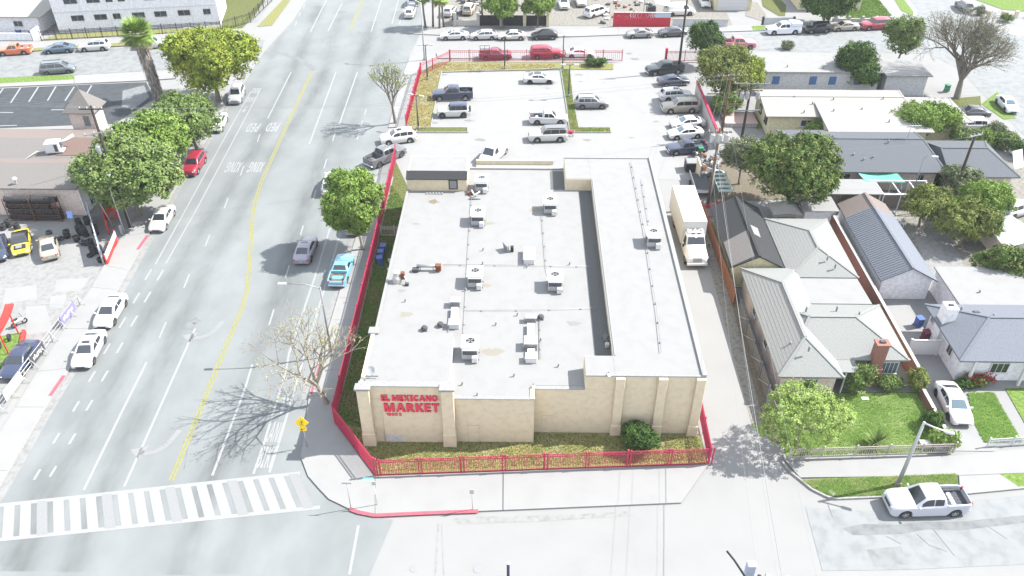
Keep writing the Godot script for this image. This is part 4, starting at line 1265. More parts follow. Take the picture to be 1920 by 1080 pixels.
	bevel_into(gs, Vector3(0, 0, 0), Vector3(0.10, 0.2 if k.nose < 0.9 else 0.3, k.W * 0.46), 0.03)
	out.grille = done(gs)
	var bs = st()
	bevel_into(bs, Vector3.ZERO, Vector3(0.14, 0.16, k.W * 0.86), 0.05)
	out.bumper = done(bs)
	out.plate = box(Vector3(0.02, 0.12, 0.3))
	out.handle = box(Vector3(0.18, 0.03, 0.02))
	var sl = st()
	for e in [-1, 1]: bx(sl, Vector3(0, 0.27, e * k.W * 0.475), Vector3(k.B - 2.0 * k.R - 0.3, 0.09, 0.05))
	out.sill = done(sl)
	# wheels
	var R: float = k.R
	out.tyre = lathe([[R * 0.62, -0.11], [R * 0.96, -0.11], [R, -0.07], [R, 0.07], [R * 0.96, 0.11], [R * 0.62, 0.11]], 18)
	var rs = st()
	for i in 5:
		var t = TAU * i / 5.0
		bx(rs, Vector3(cos(t), 0, sin(t)) * R * 0.33 + Vector3(0, 0.09, 0), Vector3(R * 0.6, 0.02, R * 0.2), Basis(Vector3.UP, -t))
	rs.append_from(lathe([[R * 0.64, 0.06], [R * 0.64, 0.1], [R * 0.56, 0.1], [R * 0.56, 0.06]], 16), 0, Transform3D.IDENTITY)
	rs.append_from(lathe([[R * 0.13, 0.115], [0, 0.115]], 8), 0, Transform3D.IDENTITY)
	out.rim = rs.commit()
	out.disc = lathe([[R * 0.6, 0.05], [0, 0.05]], 16)
	car_cache[kind] = out
	return out

var CAR_LABEL = {}
func car(kind: String, c: Color, rear: Vector2, front: Vector2, label: String, opt := {}) -> Node3D:
	var k: Dictionary = KINDS_[kind]
	var a = G(rear.x, rear.y)
	var b = G(front.x, front.y)
	var d = (b - a).normalized()
	var n = Vector3(-d.z, 0, d.x)
	var mid = (a + b) * 0.5
	if n.dot(Vector3(0, 0, 0) - mid) > 0: n = -n           # away from the camera: the near wheels touch the given points
	mid += n * (k.W * 0.5 - 0.11)
	var cat: String = opt.get("cat", "pickup truck" if kind.contains("pickup") else ("van" if kind == "van" or kind == "minivan" else "car"))
	var called: String = "pickup_truck" if kind.contains("pickup") else ("parked_van" if kind == "van" or kind == "minivan" else "parked_car")
	var t = thing(called, label, cat, mid + Vector3(0, opt.get("y", 0.0), 0), atan2(-d.z, d.x), opt.get("group", ""))
	var ms = car_meshes(kind)
	var pm = car_paint(c)
	var gl: Material = M[opt.get("glass", "glass")]
	put("body", ms.body, pm, t)
	put("roof", ms.roof, car_paint(opt.roof) if opt.has("roof") else pm, t)
	if opt.get("two_tone", false): pass
	for s in ms.sides: put("side_window", s, M.glass, t)
	put("windscreen", ms.windscreen, gl, t)
	put("rear_window", ms.rear_window, M.glass, t)
	if opt.has("glass_roof"): put("glass_roof", ms.roof_glass, M.glass, t)
	if opt.has("sunroof"): put("sunroof", ms.sunroof, M.glass, t)
	if ms.has("bed_liner"): put("bed_liner", ms.bed_liner, M[opt.get("liner", "dark")], t)
	var h: float = k.L * 0.5
	for e in [-1.0, 1.0]:
		put("headlight", ms.headlight, M.lamp_lens, t, Vector3(h - 0.19, k.nose - 0.13, e * k.W * 0.335), Vector3(0, -e * 0.35, -0.25))
		put("taillight", ms.taillight, M.tail_red, t, Vector3(-h + 0.09, k.tail - 0.16, e * k.W * 0.37), Vector3(0, e * 0.25, 0))
		put("mirror", ms.mirror, pm, t, Vector3(lerpf(k.gr, k.gw, 0.78), k.belt + 0.06, e * (k.W * 0.5 + 0.07)))
	put("grille", ms.grille, M.grille, t, Vector3(h - 0.045, k.nose - 0.27, 0))
	if kind.contains("pickup") or kind == "big_suv" or kind == "jeep":
		var bm: Material = M[opt.get("bumper", "rim")]
		put("bumper", ms.bumper, bm, t, Vector3(h - 0.02, 0.5, 0))
		put("bumper", ms.bumper, bm, t, Vector3(-h + 0.02, 0.5, 0))
	put("number_plate", ms.plate, M.plate, t, Vector3(-h - 0.012, k.tail - 0.34 if not kind.contains("pickup") else 0.62, 0))
	put("sill", ms.sill, M.black, t)
	for c2 in range(k.cuts.size() - 1):
		if k.cuts[c2 + 1] - k.cuts[c2] > 0.6:
			for e in [-1.0, 1.0]: put("door_handle", ms.handle, M.grille if c.v < 0.5 else pm, t, Vector3(k.cuts[c2] + 0.22, k.belt - 0.14, e * (k.W * 0.488)))
	for x in [-k.B * 0.5, k.B * 0.5]:
		for e in [-1.0, 1.0]:
			var w = put("wheel", ms.tyre, M.tyre, t, Vector3(x + 0.03, k.R, e * (k.W * 0.5 - 0.125)), Vector3(PI / 2 * e, 0, 0))
			put("rim", ms.rim, M[opt.get("rim", "rim")], w)
			put("wheel_disc", ms.disc, M.black, w)
	if opt.has("rack"):                                     # bed cage
		var s = st()
		for x in [k.bed[0] + 0.1, (k.bed[0] + k.bed[1]) * 0.5, k.bed[1] - 0.1]:
			for e in [-1, 1]: bx(s, Vector3(x, k.deck + 0.35, e * k.W * 0.44), Vector3(0.06, 0.75, 0.06))
		for y in [0.25, 0.7]:
			for e in [-1, 1]: bx(s, Vector3((k.bed[0] + k.bed[1]) * 0.5, k.deck + y, e * k.W * 0.44), Vector3(k.bed[1] - k.bed[0] - 0.1, 0.05, 0.05))
			for x in [k.bed[0] + 0.1, k.bed[1] - 0.1]: bx(s, Vector3(x, k.deck + y, 0), Vector3(0.05, 0.05, k.W * 0.88))
		put("bed_rack", done(s), M.black, t)
	if opt.has("cover"): put("bed_cover", bevel(Vector3(k.bed[1] - k.bed[0], 0.06, k.W * 0.9), 0.02), M[opt.cover], t, Vector3((k.bed[0] + k.bed[1]) * 0.5, k.deck + 0.03, 0))
	if opt.has("shell"):
		var cs = put("bed_cap", bevel(Vector3(k.bed[1] - k.bed[0] + 0.1, 0.72, k.W * 0.9), 0.08), pm, t, Vector3((k.bed[0] + k.bed[1]) * 0.5, k.deck + 0.36, 0))
		for e in [-1, 1]: put("cap_rack", box(Vector3(2.0, 0.05, 0.05)), M.metal, cs, Vector3(0, 0.42, e * 0.6))
	if opt.has("crossbars"):
		for e in [-1, 1]: put("roof_rail", box(Vector3((k.gr - k.rr) * 0.9, 0.05, 0.05)), M.black, t, Vector3((k.gr + k.rr) * 0.5, k.H + 0.03, e * k.W * 0.33))
	if opt.has("spare"):
		var w = put("spare_wheel", ms.tyre, M.tyre, t, Vector3(-h - 0.12, 0.98, 0), Vector3(0, 0, PI / 2))
		put("rim", ms.rim, M.steel_rim, w)
	if opt.has("engine"):
		var eb = put("engine_bay", bevel(Vector3(0.75, 0.08, 1.15), 0.03), M.black, t, Vector3(h - 0.75, k.hood - 0.04, 0), Vector3(0, 0, -0.1))
		put("engine", bevel(Vector3(0.45, 0.12, 0.6), 0.04), M.galvanised, eb, Vector3(0, 0.04, 0.1))
	if opt.has("spoiler"): put("spoiler", bevel(Vector3(0.25, 0.05, k.W * 0.8), 0.02), pm, t, Vector3(-h + 0.2, k.tail + 0.16, 0))
	return t

func box_truck() -> void:
	var a = G(1288, 494)
	var t = thing("box_truck", "white box truck with hooded cab parked in the alley", "truck", Vector3(a.x + 0.75, 0, a.z - 3.4), -PI / 2 + 0.0)
	# forward +x is towards the camera; a slight turn follows the alley
	t.rotation.y = -PI / 2 + 0.02
	var wp = car_paint(lin(0.55, 0.55, 0.55))
	put("cargo_box", bevel(Vector3(7.4, 2.75, 2.5), 0.04), mat("truck_box", lin(0.42, 0.42, 0.42), 0.5), t, Vector3(-2.6, 2.35, 0))
	put("box_roof", bevel(Vector3(7.3, 0.04, 2.42), 0.01), M.white_paint, t, Vector3(-2.6, 3.745, 0))
	put("box_side_stripe", box(Vector3(7.2, 0.12, 2.53)), mat("tan_stripe", lin(0.36, 0.25, 0.17), 0.6), t, Vector3(-2.6, 1.05, 0))
	put("chassis", box(Vector3(9.6, 0.3, 1.0)), M.black, t, Vector3(-0.9, 0.75, 0))
	var cab = []
	for p in [[1.15, 2.62, 1.02, 1.12], [1.3, 2.74, 1.04, 1.12], [2.0, 2.72, 1.02, 1.12], [2.25, 2.6, 1.0, 1.12], [2.75, 1.92, 1.06, 1.12], [2.9, 1.82, 1.08, 1.12], [3.7, 1.62, 1.0, 1.08], [4.1, 1.45, 0.92, 1.02], [4.25, 1.1, 0.86, 0.98]]:
		var ring = []
		for e in [[0.0, 0.55], [1.0, 0.55], [1.0, 1.2], [-1.0, 0.0], [-2.0, 0.0]]:
			pass
		var w: float = p[3]
		var wt: float = p[2] * 0.88
		for q in [[0, 0.5], [w * 0.96, 0.5], [w, 0.7], [w, minf(1.35, p[1] - 0.2)], [wt, p[1] - 0.1], [wt - 0.12, p[1]], [0, p[1] + 0.03]]: ring.append(Vector3(p[0], q[1], q[0]))
		for q in [[wt - 0.12, p[1]], [wt, p[1] - 0.1], [w, minf(1.35, p[1] - 0.2)], [w, 0.7], [w * 0.96, 0.5], [0, 0.5]]: ring.append(Vector3(p[0], q[1], -q[0]))
		cab.append(ring)
	put("cab", loft(cab, true), wp, t)
	var ws = st()
	quad(ws, Vector3(2.29, 2.57, -0.82), Vector3(2.29, 2.57, 0.82), Vector3(2.76, 1.97, 0.92), Vector3(2.76, 1.97, -0.92))
	put("windscreen", done(ws), M.glass, t)
	for e in [-1.0, 1.0]:
		var s = st()
		quad(s, Vector3(1.45, 1.6, e * 1.085), Vector3(2.5, 1.6, e * 1.085), Vector3(2.2, 2.42, e * 0.955), Vector3(1.45, 2.42, e * 0.955))
		put("side_window", done(s), M.glass, t)
		put("headlight", bevel(Vector3(0.3, 0.2, 0.36), 0.05), M.lamp_lens, t, Vector3(4.05, 1.12, e * 0.78))
		put("mirror", bevel(Vector3(0.1, 0.4, 0.2), 0.03), M.black, t, Vector3(2.75, 1.85, e * 1.32))
		put("fender", bevel(Vector3(1.2, 0.35, 0.34), 0.1), wp, t, Vector3(3.45, 1.05, e * 1.0))
	for i in 4: put("grille_bar", bevel(Vector3(0.06, 0.06, 0.95), 0.01), M.grille, t, Vector3(4.24, 0.8 + i * 0.13, 0))
	put("bumper", bevel(Vector3(0.22, 0.3, 2.1), 0.05), M.white_paint, t, Vector3(4.32, 0.55, 0))
	put("air_deflector", bevel(Vector3(0.7, 0.25, 1.7), 0.08), wp, t, Vector3(1.6, 2.85, 0))
	for i in 2: put("roof_light", bevel(Vector3(0.12, 0.06, 0.34), 0.02), M.black, t, Vector3(2.02, 2.80, -0.35 + i * 0.6))
	put("roof_number", text_mesh("75", 0.5, 0.01), M.dark, t, Vector3(1.62, 2.985, 0.0), Vector3(-PI / 2, 0, PI / 2)).scale = Vector3(1.9, 1.0, 1)
	for x in [3.4, -3.6]:
		for e in [-1.0, 1.0]:
			var w = put("wheel", lathe([[0.28, -0.14], [0.46, -0.14], [0.49, -0.1], [0.49, 0.1], [0.46, 0.14], [0.28, 0.14]], 18), M.tyre, t, Vector3(x, 0.49, e * 0.98), Vector3(PI / 2 * e, 0, 0))
			put("rim", lathe([[0.28, 0.1], [0.1, 0.06], [0, 0.09]], 12), M.rim, w)

func V(x: float, y: float) -> Vector2: return Vector2(x, y)

func vehicles() -> void:
	var white = lin(0.42, 0.42, 0.42)
	var cream = lin(0.38, 0.37, 0.34)
	var silver = lin(0.25, 0.26, 0.265)
	var beige = lin(0.23, 0.21, 0.17)
	var grey_ = lin(0.15, 0.155, 0.16)
	var dark = lin(0.05, 0.053, 0.06)
	var black = lin(0.014, 0.014, 0.017)
	var navy = lin(0.022, 0.03, 0.055)
	var red = lin(0.20, 0.015, 0.03)
	# main street, parked by the west kerb
	car("sedan", white, V(199, 640), V(176, 685), "white sedan with dark sunroof parked by the red kerb paint", {rim = "steel_rim", sunroof = true})
	car("sedan", lin(0.42, 0.43, 0.43), V(236, 575), V(217, 607), "white sedan parked beside the purple banner", {rim = "steel_rim"})
	car("sedan", cream, V(327, 405), V(313.5, 429), "boxy older white sedan parked at the end of the shaded grass")
	car("suv", red, V(387, 303), V(370.5, 329), "dark red hatchback car under the leafy street trees")
	car("sedan", white, V(427, 226), V(417, 247), "white sedan parked under the leafy trees between red and silver cars")
	car("suv", silver, V(460, 176), V(453, 194), "silver car parked by the bike lane lettering")
	# on the carriageway
	car("sedan", lin(0.19, 0.18, 0.22), V(583, 492), V(594.5, 460), "lilac grey sedan with sunroof driving through the round tree's shadow", {sunroof = true})
	car("car_pickup", lin(0.12, 0.27, 0.36), V(651, 531), V(662, 498), "sky blue coupe pickup parked at the kerb", {liner = "dirt"})
	car("hatch", silver, V(677, 438), V(683, 412), "pale car parked half hidden beneath the round tree")
	car("minivan", white, V(633, 366), V(643, 337), "white van half hidden behind the round street tree")
	car("pickup", lin(0.10, 0.105, 0.11), V(711, 315), V(753, 295), "dark grey pickup turning in past the end of the red fence")
	car("suv", lin(0.5, 0.49, 0.48), V(769, 268), V(730, 273), "white crossover leaving beside the dark grey pickup", {sunroof = true})
	car("hatch", white, V(775, 36), V(780, 22), "white car parked by the palms at the street corner")
	car("suv", lin(0.4, 0.42, 0.45), V(782, 14), V(787, 2), "pale blue car parked ahead of the white car by the palms")
	# west side street
	car("short_pickup", lin(0.42, 0.11, 0.05), V(52, 103), V(2, 106), "orange pickup parked before the white building", {liner = "off_white"})
	car("sedan", lin(0.055, 0.09, 0.125), V(127, 100), V(94, 102), "slate blue sedan parked behind the orange pickup")
	car("suv", white, V(194, 96), V(160, 98), "white crossover parked before the white building", {crossbars = true})
	car("suv", white, V(268, 94), V(302, 91), "white crossover half hidden behind the shaggy palm trunk")
	car("minivan", lin(0.09, 0.105, 0.115), V(86, 142), V(132, 138), "grey green minivan parked beside the grass verge", {crossbars = true})
	# car park
	car("pickup", navy, V(872, 189), V(826, 190), "dark navy pickup facing the dry planting strip", {})
	car("jeep", white, V(872, 221), V(828, 222), "white off road car with dark blue soft top and spare wheel", {roof = lin(0.03, 0.04, 0.075), spare = true, rim = "steel_rim", bumper = "black"})
	car("sedan", white, V(992.5, 158), V(1030, 158), "white sedan with black glass roof near the rear fence", {glass_roof = true, rim = "steel_rim"})
	car("short_pickup", white, V(1006, 234.5), V(1051, 234.5), "white extended cab pickup with dark bed beside the divider")
	car("big_suv", white, V(1050, 267), V(1008, 268), "large white off road wagon with grey roof rack panel", {roof = lin(0.12, 0.125, 0.13), crossbars = true})
	car("suv", lin(0.13, 0.13, 0.135), V(1090.5, 205.5), V(1129, 205), "dark grey crossover beside the grass divider", {roof = lin(0.22, 0.23, 0.26), crossbars = true})
	car("van", white, V(950, 287), V(926, 311), "white van turned towards the market's rear wall")
	car("pickup", lin(0.012, 0.018, 0.02), V(1272, 139), V(1227, 143), "black pickup by the rear gate under the yellow green tree", {cover = "black"})
	car("sedan", navy, V(1246, 163.5), V(1284, 161), "dark blue sedan next to the black pickup")
	car("suv", white, V(1249, 192), V(1290, 189), "white crossover between the dark blue sedan and the beige wagon", {sunroof = true})
	car("big_suv", beige, V(1297, 213), V(1257, 214), "beige wagon with side windows to the back, beside the white crossover")
	car("sedan", white, V(1311, 241), V(1272, 244), "white sedan next to the beige wagon", {glass = "pale_glass"})
	car("sedan", lin(0.44, 0.44, 0.44), V(1309, 260), V(1267, 263), "white sedan next to the dark blue small pickup", {glass = "pale_glass"})
	car("short_pickup", lin(0.028, 0.035, 0.06), V(1313, 289), V(1267, 292), "dark blue small pickup nearest the scrap heap")
	# north street, far kerb
	car("sedan", white, V(869, 75.5), V(835, 76), "white sedan with dark sunroof parked before the palms", {sunroof = true})
	car("hatch", lin(0.36, 0.36, 0.36), V(923, 75.5), V(892, 76), "white boxy hatchback between two white sedans")
	car("sedan", cream, V(976, 76), V(945, 76.5), "cream white sedan parked behind a black hatchback")
	car("hatch", black, V(1037.5, 75), V(1005, 75.5), "black hatchback at the end of the white row")
	car("coupe", lin(0.18, 0.18, 0.18), V(1218, 71.5), V(1184, 72.5), "silver grey coupe with rear spoiler before the red wall", {spoiler = true})
	car("sedan", dark, V(1280, 69), V(1245, 70.5), "dark grey sedan parked by the utility pole")
	car("short_pickup", lin(0.17, 0.035, 0.055), V(907, 114), V(952, 113), "maroon pickup with a black bed rack behind the red fence", {rack = true})
	car("big_suv", lin(0.24, 0.012, 0.03), V(1006, 112), V(1043, 111), "red off road wagon parked behind the red fence")
	car("sedan", lin(0.58, 0.56, 0.56), V(1071, 110), V(1105, 109.5), "white sedan parked behind the red fence")
	car("pickup", lin(0.40, 0.14, 0.17), V(1362, 94), V(1407, 93), "faded pink pickup behind the yellow green tree")
	car("pickup", lin(0.55, 0.57, 0.62), V(1492, 65), V(1449, 66.5), "white work pickup with bed cap and ladder rack", {shell = true})
	car("suv", black, V(1552, 62), V(1517, 64), "black crossover between the work pickup and a beige sedan")
	car("sedan", beige, V(1600.5, 58.5), V(1572, 59.5), "beige sedan parked before the low lawn wall")
	car("big_suv", red, V(1662, 56), V(1625, 58), "red off road car parked at the street corner")
	car("suv", lin(0.13, 0.13, 0.13), V(1806, 26), V(1788, 10), "grey crossover parked across the far street")
	car("sedan", lin(0.5, 0.53, 0.58), V(1862, 188), V(1888, 216), "pale blue white sedan parked by the grass verge of the east street", {glass = "pale_glass"})
	car("suv", white, V(1840, 248), V(1799, 248), "white car in the driveway of the cream house", {glass = "pale_glass"})
	car("sedan", dark, V(1840, 223), V(1806, 222), "dark car in the shade behind the white driveway car")
	# houses to the south-east
	car("sedan", lin(0.43, 0.43, 0.43), V(1753, 740), V(1777, 788), "white rounded coupe on the driveway beside the lawn", {glass = "pale_glass", rim = "steel_rim"})
	car("pickup", lin(0.34, 0.35, 0.39), V(1786, 968.5), V(1697, 971), "silver white crew cab pickup parked by the lamp post verge", {})
	# tyre shop
	car("coupe", lin(0.42, 0.32, 0.02), V(58, 436), V(58, 482), "yellow car with black roof and open engine bay", {roof = lin(0.02, 0.02, 0.02), engine = true})
	car("sedan", beige, V(113, 488), V(108, 446), "beige sedan beside the tyre stacks")
	car("sedan", navy, V(14, 450), V(16, 490), "dark car beside the yellow car")
	car("sedan", lin(0.02, 0.028, 0.06), V(78, 655), V(40, 712), "dark blue car behind the banner railing")
	# scrap yard to the north
	car("suv", white, V(1046, 4), V(1050, 21), "white crossover facing out in the scrap yard")
	car("suv", lin(0.32, 0.3, 0.26), V(1078, 0), V(1082, 15), "beige crossover in the scrap yard beside a white one")
	car("minivan", lin(0.5, 0.5, 0.52), V(1107, 36), V(1140, 26), "silver white minivan at the scrap yard gate", {crossbars = true})
	car("hatch", lin(0.36, 0.36, 0.36), V(846, 34), V(856, 20), "white hatchback behind the palms in the yard")
	car("suv", lin(0.3, 0.27, 0.22), V(884, 31), V(893, 16), "tan crossover behind the leafy tree in the yard")
	car("sedan", cream, V(1306, -2), V(1317, 20), "cream sedan in the passage beside the garage")
	car("van", lin(0.52, 0.52, 0.5), V(1262, 31), V(1290, 30), "white van behind the grey yard wall")
	car("suv", white, V(1898, 412), V(1930, 402), "white car half seen beside the east garden")
	car("suv", navy, V(1915, 455), V(1935, 478), "dark car half seen beside the lean to roof")
	box_truck()

# ---------------------------------------------------------------- houses
func hip(t: Node3D, x0, x1, z0, z1, E, R, mats: Array, along_z: bool, i0: float, i1: float, called = "roof_plane") -> void:   # z0 < z1; i0/i1: how far the ridge ends stand in from the ends (0 = gable)
	var o = t.position
	var e = E
	var a = Vector3(x0, e, z0) - o; var b = Vector3(x1, e, z0) - o; var c = Vector3(x1, e, z1) - o; var d = Vector3(x0, e, z1) - o
	var p; var q
	var planes
	if along_z:
		p = Vector3((x0 + x1) * 0.5, R, z0 + i0) - o
		q = Vector3((x0 + x1) * 0.5, R, z1 - i1) - o
		planes = [[a, p, q, d], [b, c, q, p], [a, b, p], [d, q, c]]
	else:
		p = Vector3(x0 + i0, R, (z0 + z1) * 0.5) - o
		q = Vector3(x1 - i1, R, (z0 + z1) * 0.5) - o
		planes = [[d, p, q, c], [a, b, q, p], [a, p, d], [b, c, q]]
	for k in 4:
		if k == 2 and i0 <= 0.01: continue
		if k == 3 and i1 <= 0.01: continue
		plate(called, planes[k], 0.14, mats[mini(k, mats.size() - 1)], t)
	var cs = st()
	for k in ([0] if mats[0] == M.shingle_pale_warm else []):
		var e0; var e1; var r0; var r1
		if along_z: e0 = [a, b, a, d][k]; e1 = [d, c, b, c][k]; r0 = [p, p, p, q][k]; r1 = [q, q, p, q][k]
		else: e0 = [d, a, a, b][k]; e1 = [c, b, d, c][k]; r0 = [p, p, p, q][k]; r1 = [q, q, p, q][k]
		var n = int((e0.lerp(e1, 0.5) - r0.lerp(r1, 0.5)).length() / 0.3)
		for j in range(1, n):
			var f = float(j) / n
			bar(cs, e0.lerp(r0, f) + Vector3(0, 0.008, 0), e1.lerp(r1, f) + Vector3(0, 0.0, 0), 0.04, 0.011)
	if mats[0] == M.shingle_pale_warm:
		var cm = put("shingle_courses", done(cs), mats[0], t)
		cm.set_meta("kind", "stuff")
	var s = st()
	bar(s, p + Vector3(0, 0.03, 0), q + Vector3(0, 0.03, 0), 0.26, 0.04)
	for k in 2:
		var inset = i0 if k == 0 else i1
		if inset > 0.01:
			var r = p if k == 0 else q
			var ends = ([a, b] if k == 0 else [d, c]) if along_z else ([a, d] if k == 0 else [b, c])
			for v in ends: bar(s, r + Vector3(0, 0.025, 0), v + Vector3(0, 0.025, 0), 0.22, 0.03)
	put("ridge_cap", done(s), mats[-1], t)

func walls(t: Node3D, x0, x1, z0, z1, h, m, gable = 0.0, along_z = true) -> void:
	var o = t.position
	put("wall", box(Vector3(x1 - x0, h, z1 - z0)), m, t, Vector3((x0 + x1) * 0.5, h * 0.5, (z0 + z1) * 0.5) - o)
	if gable > 0:
		for e in 2:
			var s = st()
			if along_z:
				var z = z0 if e == 0 else z1
				tri(s, Vector3(x0, h, z) - o, Vector3(x1, h, z) - o, Vector3((x0 + x1) * 0.5, gable, z) - o)
			else:
				var x = x0 if e == 0 else x1
				tri(s, Vector3(x, h, z0) - o, Vector3(x, h, z1) - o, Vector3(x, gable, (z0 + z1) * 0.5) - o)
			put("gable", done(s), m, t)

func window(t: Node3D, x, y, z, w, h, facing = "south", glass = "glass", frame = "white_paint", bars = 1) -> void:
	var turn = {"south": 0.0, "west": -PI / 2, "east": PI / 2, "north": PI}[facing]
	var f = put("window", box(Vector3(w, h, 0.08)), M[frame], t, Vector3(x, y, z) - t.position, Vector3(0, turn, 0))
	for i in bars + 1:
		var pw = (w - 0.12) / (bars + 1)
		put("pane", box(Vector3(pw - 0.05, h - 0.14, 0.02)), M[glass], f, Vector3(-w * 0.5 + 0.06 + pw * (i + 0.5), 0, 0.035))
	put("sill", box(Vector3(w + 0.1, 0.05, 0.14)), M[frame], f, Vector3(0, -h * 0.5, 0.05))

func board_fence(label, a: Vector3, b: Vector3, h, m, gap = 0.16, called = "board_fence") -> Node3D:
	var t = thing(called, label, "fence", a)
	var d = b - a
	var n = int(d.length() / gap)
	var s = st()
	var dir = d.normalized()
	var turn = Basis(Vector3.UP, atan2(-dir.z, dir.x))
	for i in n:
		var hh = h * rng.randf_range(0.96, 1.03)
		bx(s, d * ((i + 0.5) / n) + Vector3(0, hh * 0.5, 0) + turn * Vector3(0, 0, rng.randf_range(-0.012, 0.012)), Vector3(gap * 0.9, hh, 0.03), turn)
	var p = put("boards", done(s), m, t)
	p.set_meta("kind", "stuff")
	for y in [0.35, h - 0.3]:
		var r = st()
		bar(r, Vector3(0, y, 0) + turn * Vector3(0, 0, -0.04), d + Vector3(0, y, 0) + turn * Vector3(0, 0, -0.04), 0.05, 0.09)
		put("rail", done(r), m, t)
	for i in int(d.length() / 2.4) + 1: put("post", box(Vector3(0.1, h + 0.05, 0.1)), m, t, dir * minf(i * 2.4, d.length()) + Vector3(0, h * 0.5, 0) + turn * Vector3(0, 0, -0.1))
	return t

func roof_bits(t: Node3D, list: Array) -> void:                      # [x, y, z] small vents on a roof
	for p in list:
		put("roof_vent", lathe([[0.08, -0.2], [0.08, 0.3], [0.12, 0.32], [0, 0.4]], 7), M.mid_grey, t, Vector3(p[0], p[1], p[2]) - t.position)

func east_side() -> void:
	# pale shingled house beside the alley
	var A = thing("house", "tan house with pale grey hipped shingle roof and brick chimney", "house", Vector3(27, 0, -58))
	walls(A, 21.75, 26.3, -65.6, -51.0, 2.62, M.stucco_pink)
	walls(A, 26.31, 32.4, -59.8, -53.2, 2.6, M.stucco)
	hip(A, 21.3, 26.7, -66.0, -50.5, 2.66, 4.3, [M.shingle_pale_warm, M.shingle_pale, M.shingle_pale, M.shingle_pale], true, 4.6, 3.2)
	hip(A, 22.6, 32.85, -60.25, -52.65, 2.7, 4.33, [M.shingle_pale], false, 2.5, 3.75)
	plate("patio_roof", [Vector3(26.6, 2.75, -60.3) - A.position, Vector3(32.2, 2.75, -60.3) - A.position, Vector3(32.2, 2.55, -64.5) - A.position, Vector3(26.6, 2.55, -64.5) - A.position], 0.12, M.roof_white, A)
	for p in [[26.8, -64.3], [32.0, -64.3]]: put("post", box(Vector3(0.12, 2.5, 0.12)), M.white_paint, A, Vector3(p[0], 1.25, p[1]) - A.position)
	plate("porch_roof", [Vector3(25.6, 2.7, -53.2) - A.position, Vector3(28.2, 2.7, -53.2) - A.position, Vector3(28.2, 2.6, -51.2) - A.position, Vector3(25.6, 2.6, -51.2) - A.position], 0.1, M.shingle_pale, A)
	put("porch_post", box(Vector3(0.12, 2.5, 0.12)), M.white_paint, A, Vector3(27.2, 1.25, -51.4) - A.position)
	var ch = put("chimney", box(Vector3(1.0, 4.5, 0.75)), M.brick, A, Vector3(30.1, 2.25, -52.75) - A.position)
	put("chimney_cap", box(Vector3(1.15, 0.15, 0.9)), M.brick, ch, Vector3(0, 2.25, 0))
	put("flue", box(Vector3(0.45, 0.2, 0.3)), M.dark, ch, Vector3(0, 2.36, 0))
	put("chimney_shoulder", box(Vector3(1.35, 1.9, 0.8)), M.brick, ch, Vector3(-0.1, -1.3, 0.04))
	window(A, 31.6, 1.4, -53.15, 1.5, 1.3, "south", "pale_glass", "white_paint", 3)
	window(A, 24.2, 1.5, -50.95, 1.3, 1.1)
	for z in [-56.0, -60.5]: window(A, 21.7, 1.6, z, 1.0, 0.9, "west")
	roof_bits(A, [[25.1, 4.2, -57.5], [28.0, 3.9, -58.0], [22.8, 3.5, -53.6], [23.9, 4.2, -52.2], [29.6, 4.1, -57.0]])
	# rear house
	var B = thing("house", "rear house with plain pale green grey hipped roof", "house", Vector3(29, 0, -70))
	walls(B, 26.0, 32.0, -74.9, -65.0, 2.5, M.stucco_pink)
	hip(B, 25.75, 32.4, -75.2, -64.6, 2.6, 4.0, [M.shingle_pale_warm, M.shingle_pale, M.shingle_pale, M.shingle_pale], true, 4.5, 3.1)
	roof_bits(B, [[29.6, 3.7, -66.2], [30.2, 3.3, -65.4]])
	# dark garage
	var C = thing("garage", "garage with dark grey gable roof and a pale patch beside the alley", "garage", Vector3(23, 0, -71.5))
	walls(C, 20.8, 25.3, -77.0, -66.4, 2.5, M.stucco_cream, 3.7)
	hip(C, 20.4, 25.65, -77.4, -66.1, 2.6, 3.95, [M.shingle_dark], true, 0, 0)
	plate("roof_patch", [Vector3(22.9, 3.98, -72.2) - C.position, Vector3(24.2, 3.40, -72.0) - C.position, Vector3(24.1, 3.44, -70.2) - C.position, Vector3(22.9, 3.98, -70.6) - C.position], 0.02, M.shingle_pale, C)
	plate("roof_patch", [Vector3(20.5, 2.7, -70.4) - C.position, Vector3(22.7, 3.82, -70.9) - C.position, Vector3(22.6, 3.78, -66.4) - C.position, Vector3(20.5, 2.7, -66.2) - C.position], 0.02, M.shingle_grey, C)  # paler area over the lower end of the dark roof
	# brick garden wall
	var W = thing("brick_wall", "tall red brick garden wall between two houses", "wall", Vector3(33.85, 0, -65))
	wall_line("wall", Vector3(0, 0, -12.6), Vector3(0, 0, 12.3), 0, 1.85, 0.2, M.brick, W)
	wall_line("coping", Vector3(0, 0, -12.65), Vector3(0, 0, 12.35), 1.852, 1.93, 0.28, M.off_white, W)
	var W2 = thing("brick_wall", "low brick wall beside the driveway planting", "wall", Vector3(34.0, 0, -48.8))
	wall_line("wall", Vector3(0, 0, -3.8), Vector3(0, 0, 3.4), 0, 0.75, 0.2, M.brick, W2)
	wall_line("coping", Vector3(0, 0, -3.82), Vector3(0, 0, 3.42), 0.752, 0.82, 0.28, M.off_white, W2)
	var W3 = thing("block_wall", "brown block wall behind the blue roofed garage", "wall", Vector3(40, 0, -81.9))
	wall_line("wall", Vector3(-6.2, 0, 0), Vector3(5.5, 0, 0.1), 0, 1.8, 0.2, M.shingle_brown, W3)
	wall_line("coping", Vector3(-6.25, 0, 0), Vector3(5.55, 0, 0.1), 1.802, 1.88, 0.26, M.off_white, W3)
	# blue garage
	var D = thing("garage", "long white garage with blue grey tiled gable roof", "garage", Vector3(37.1, 0, -70.5))
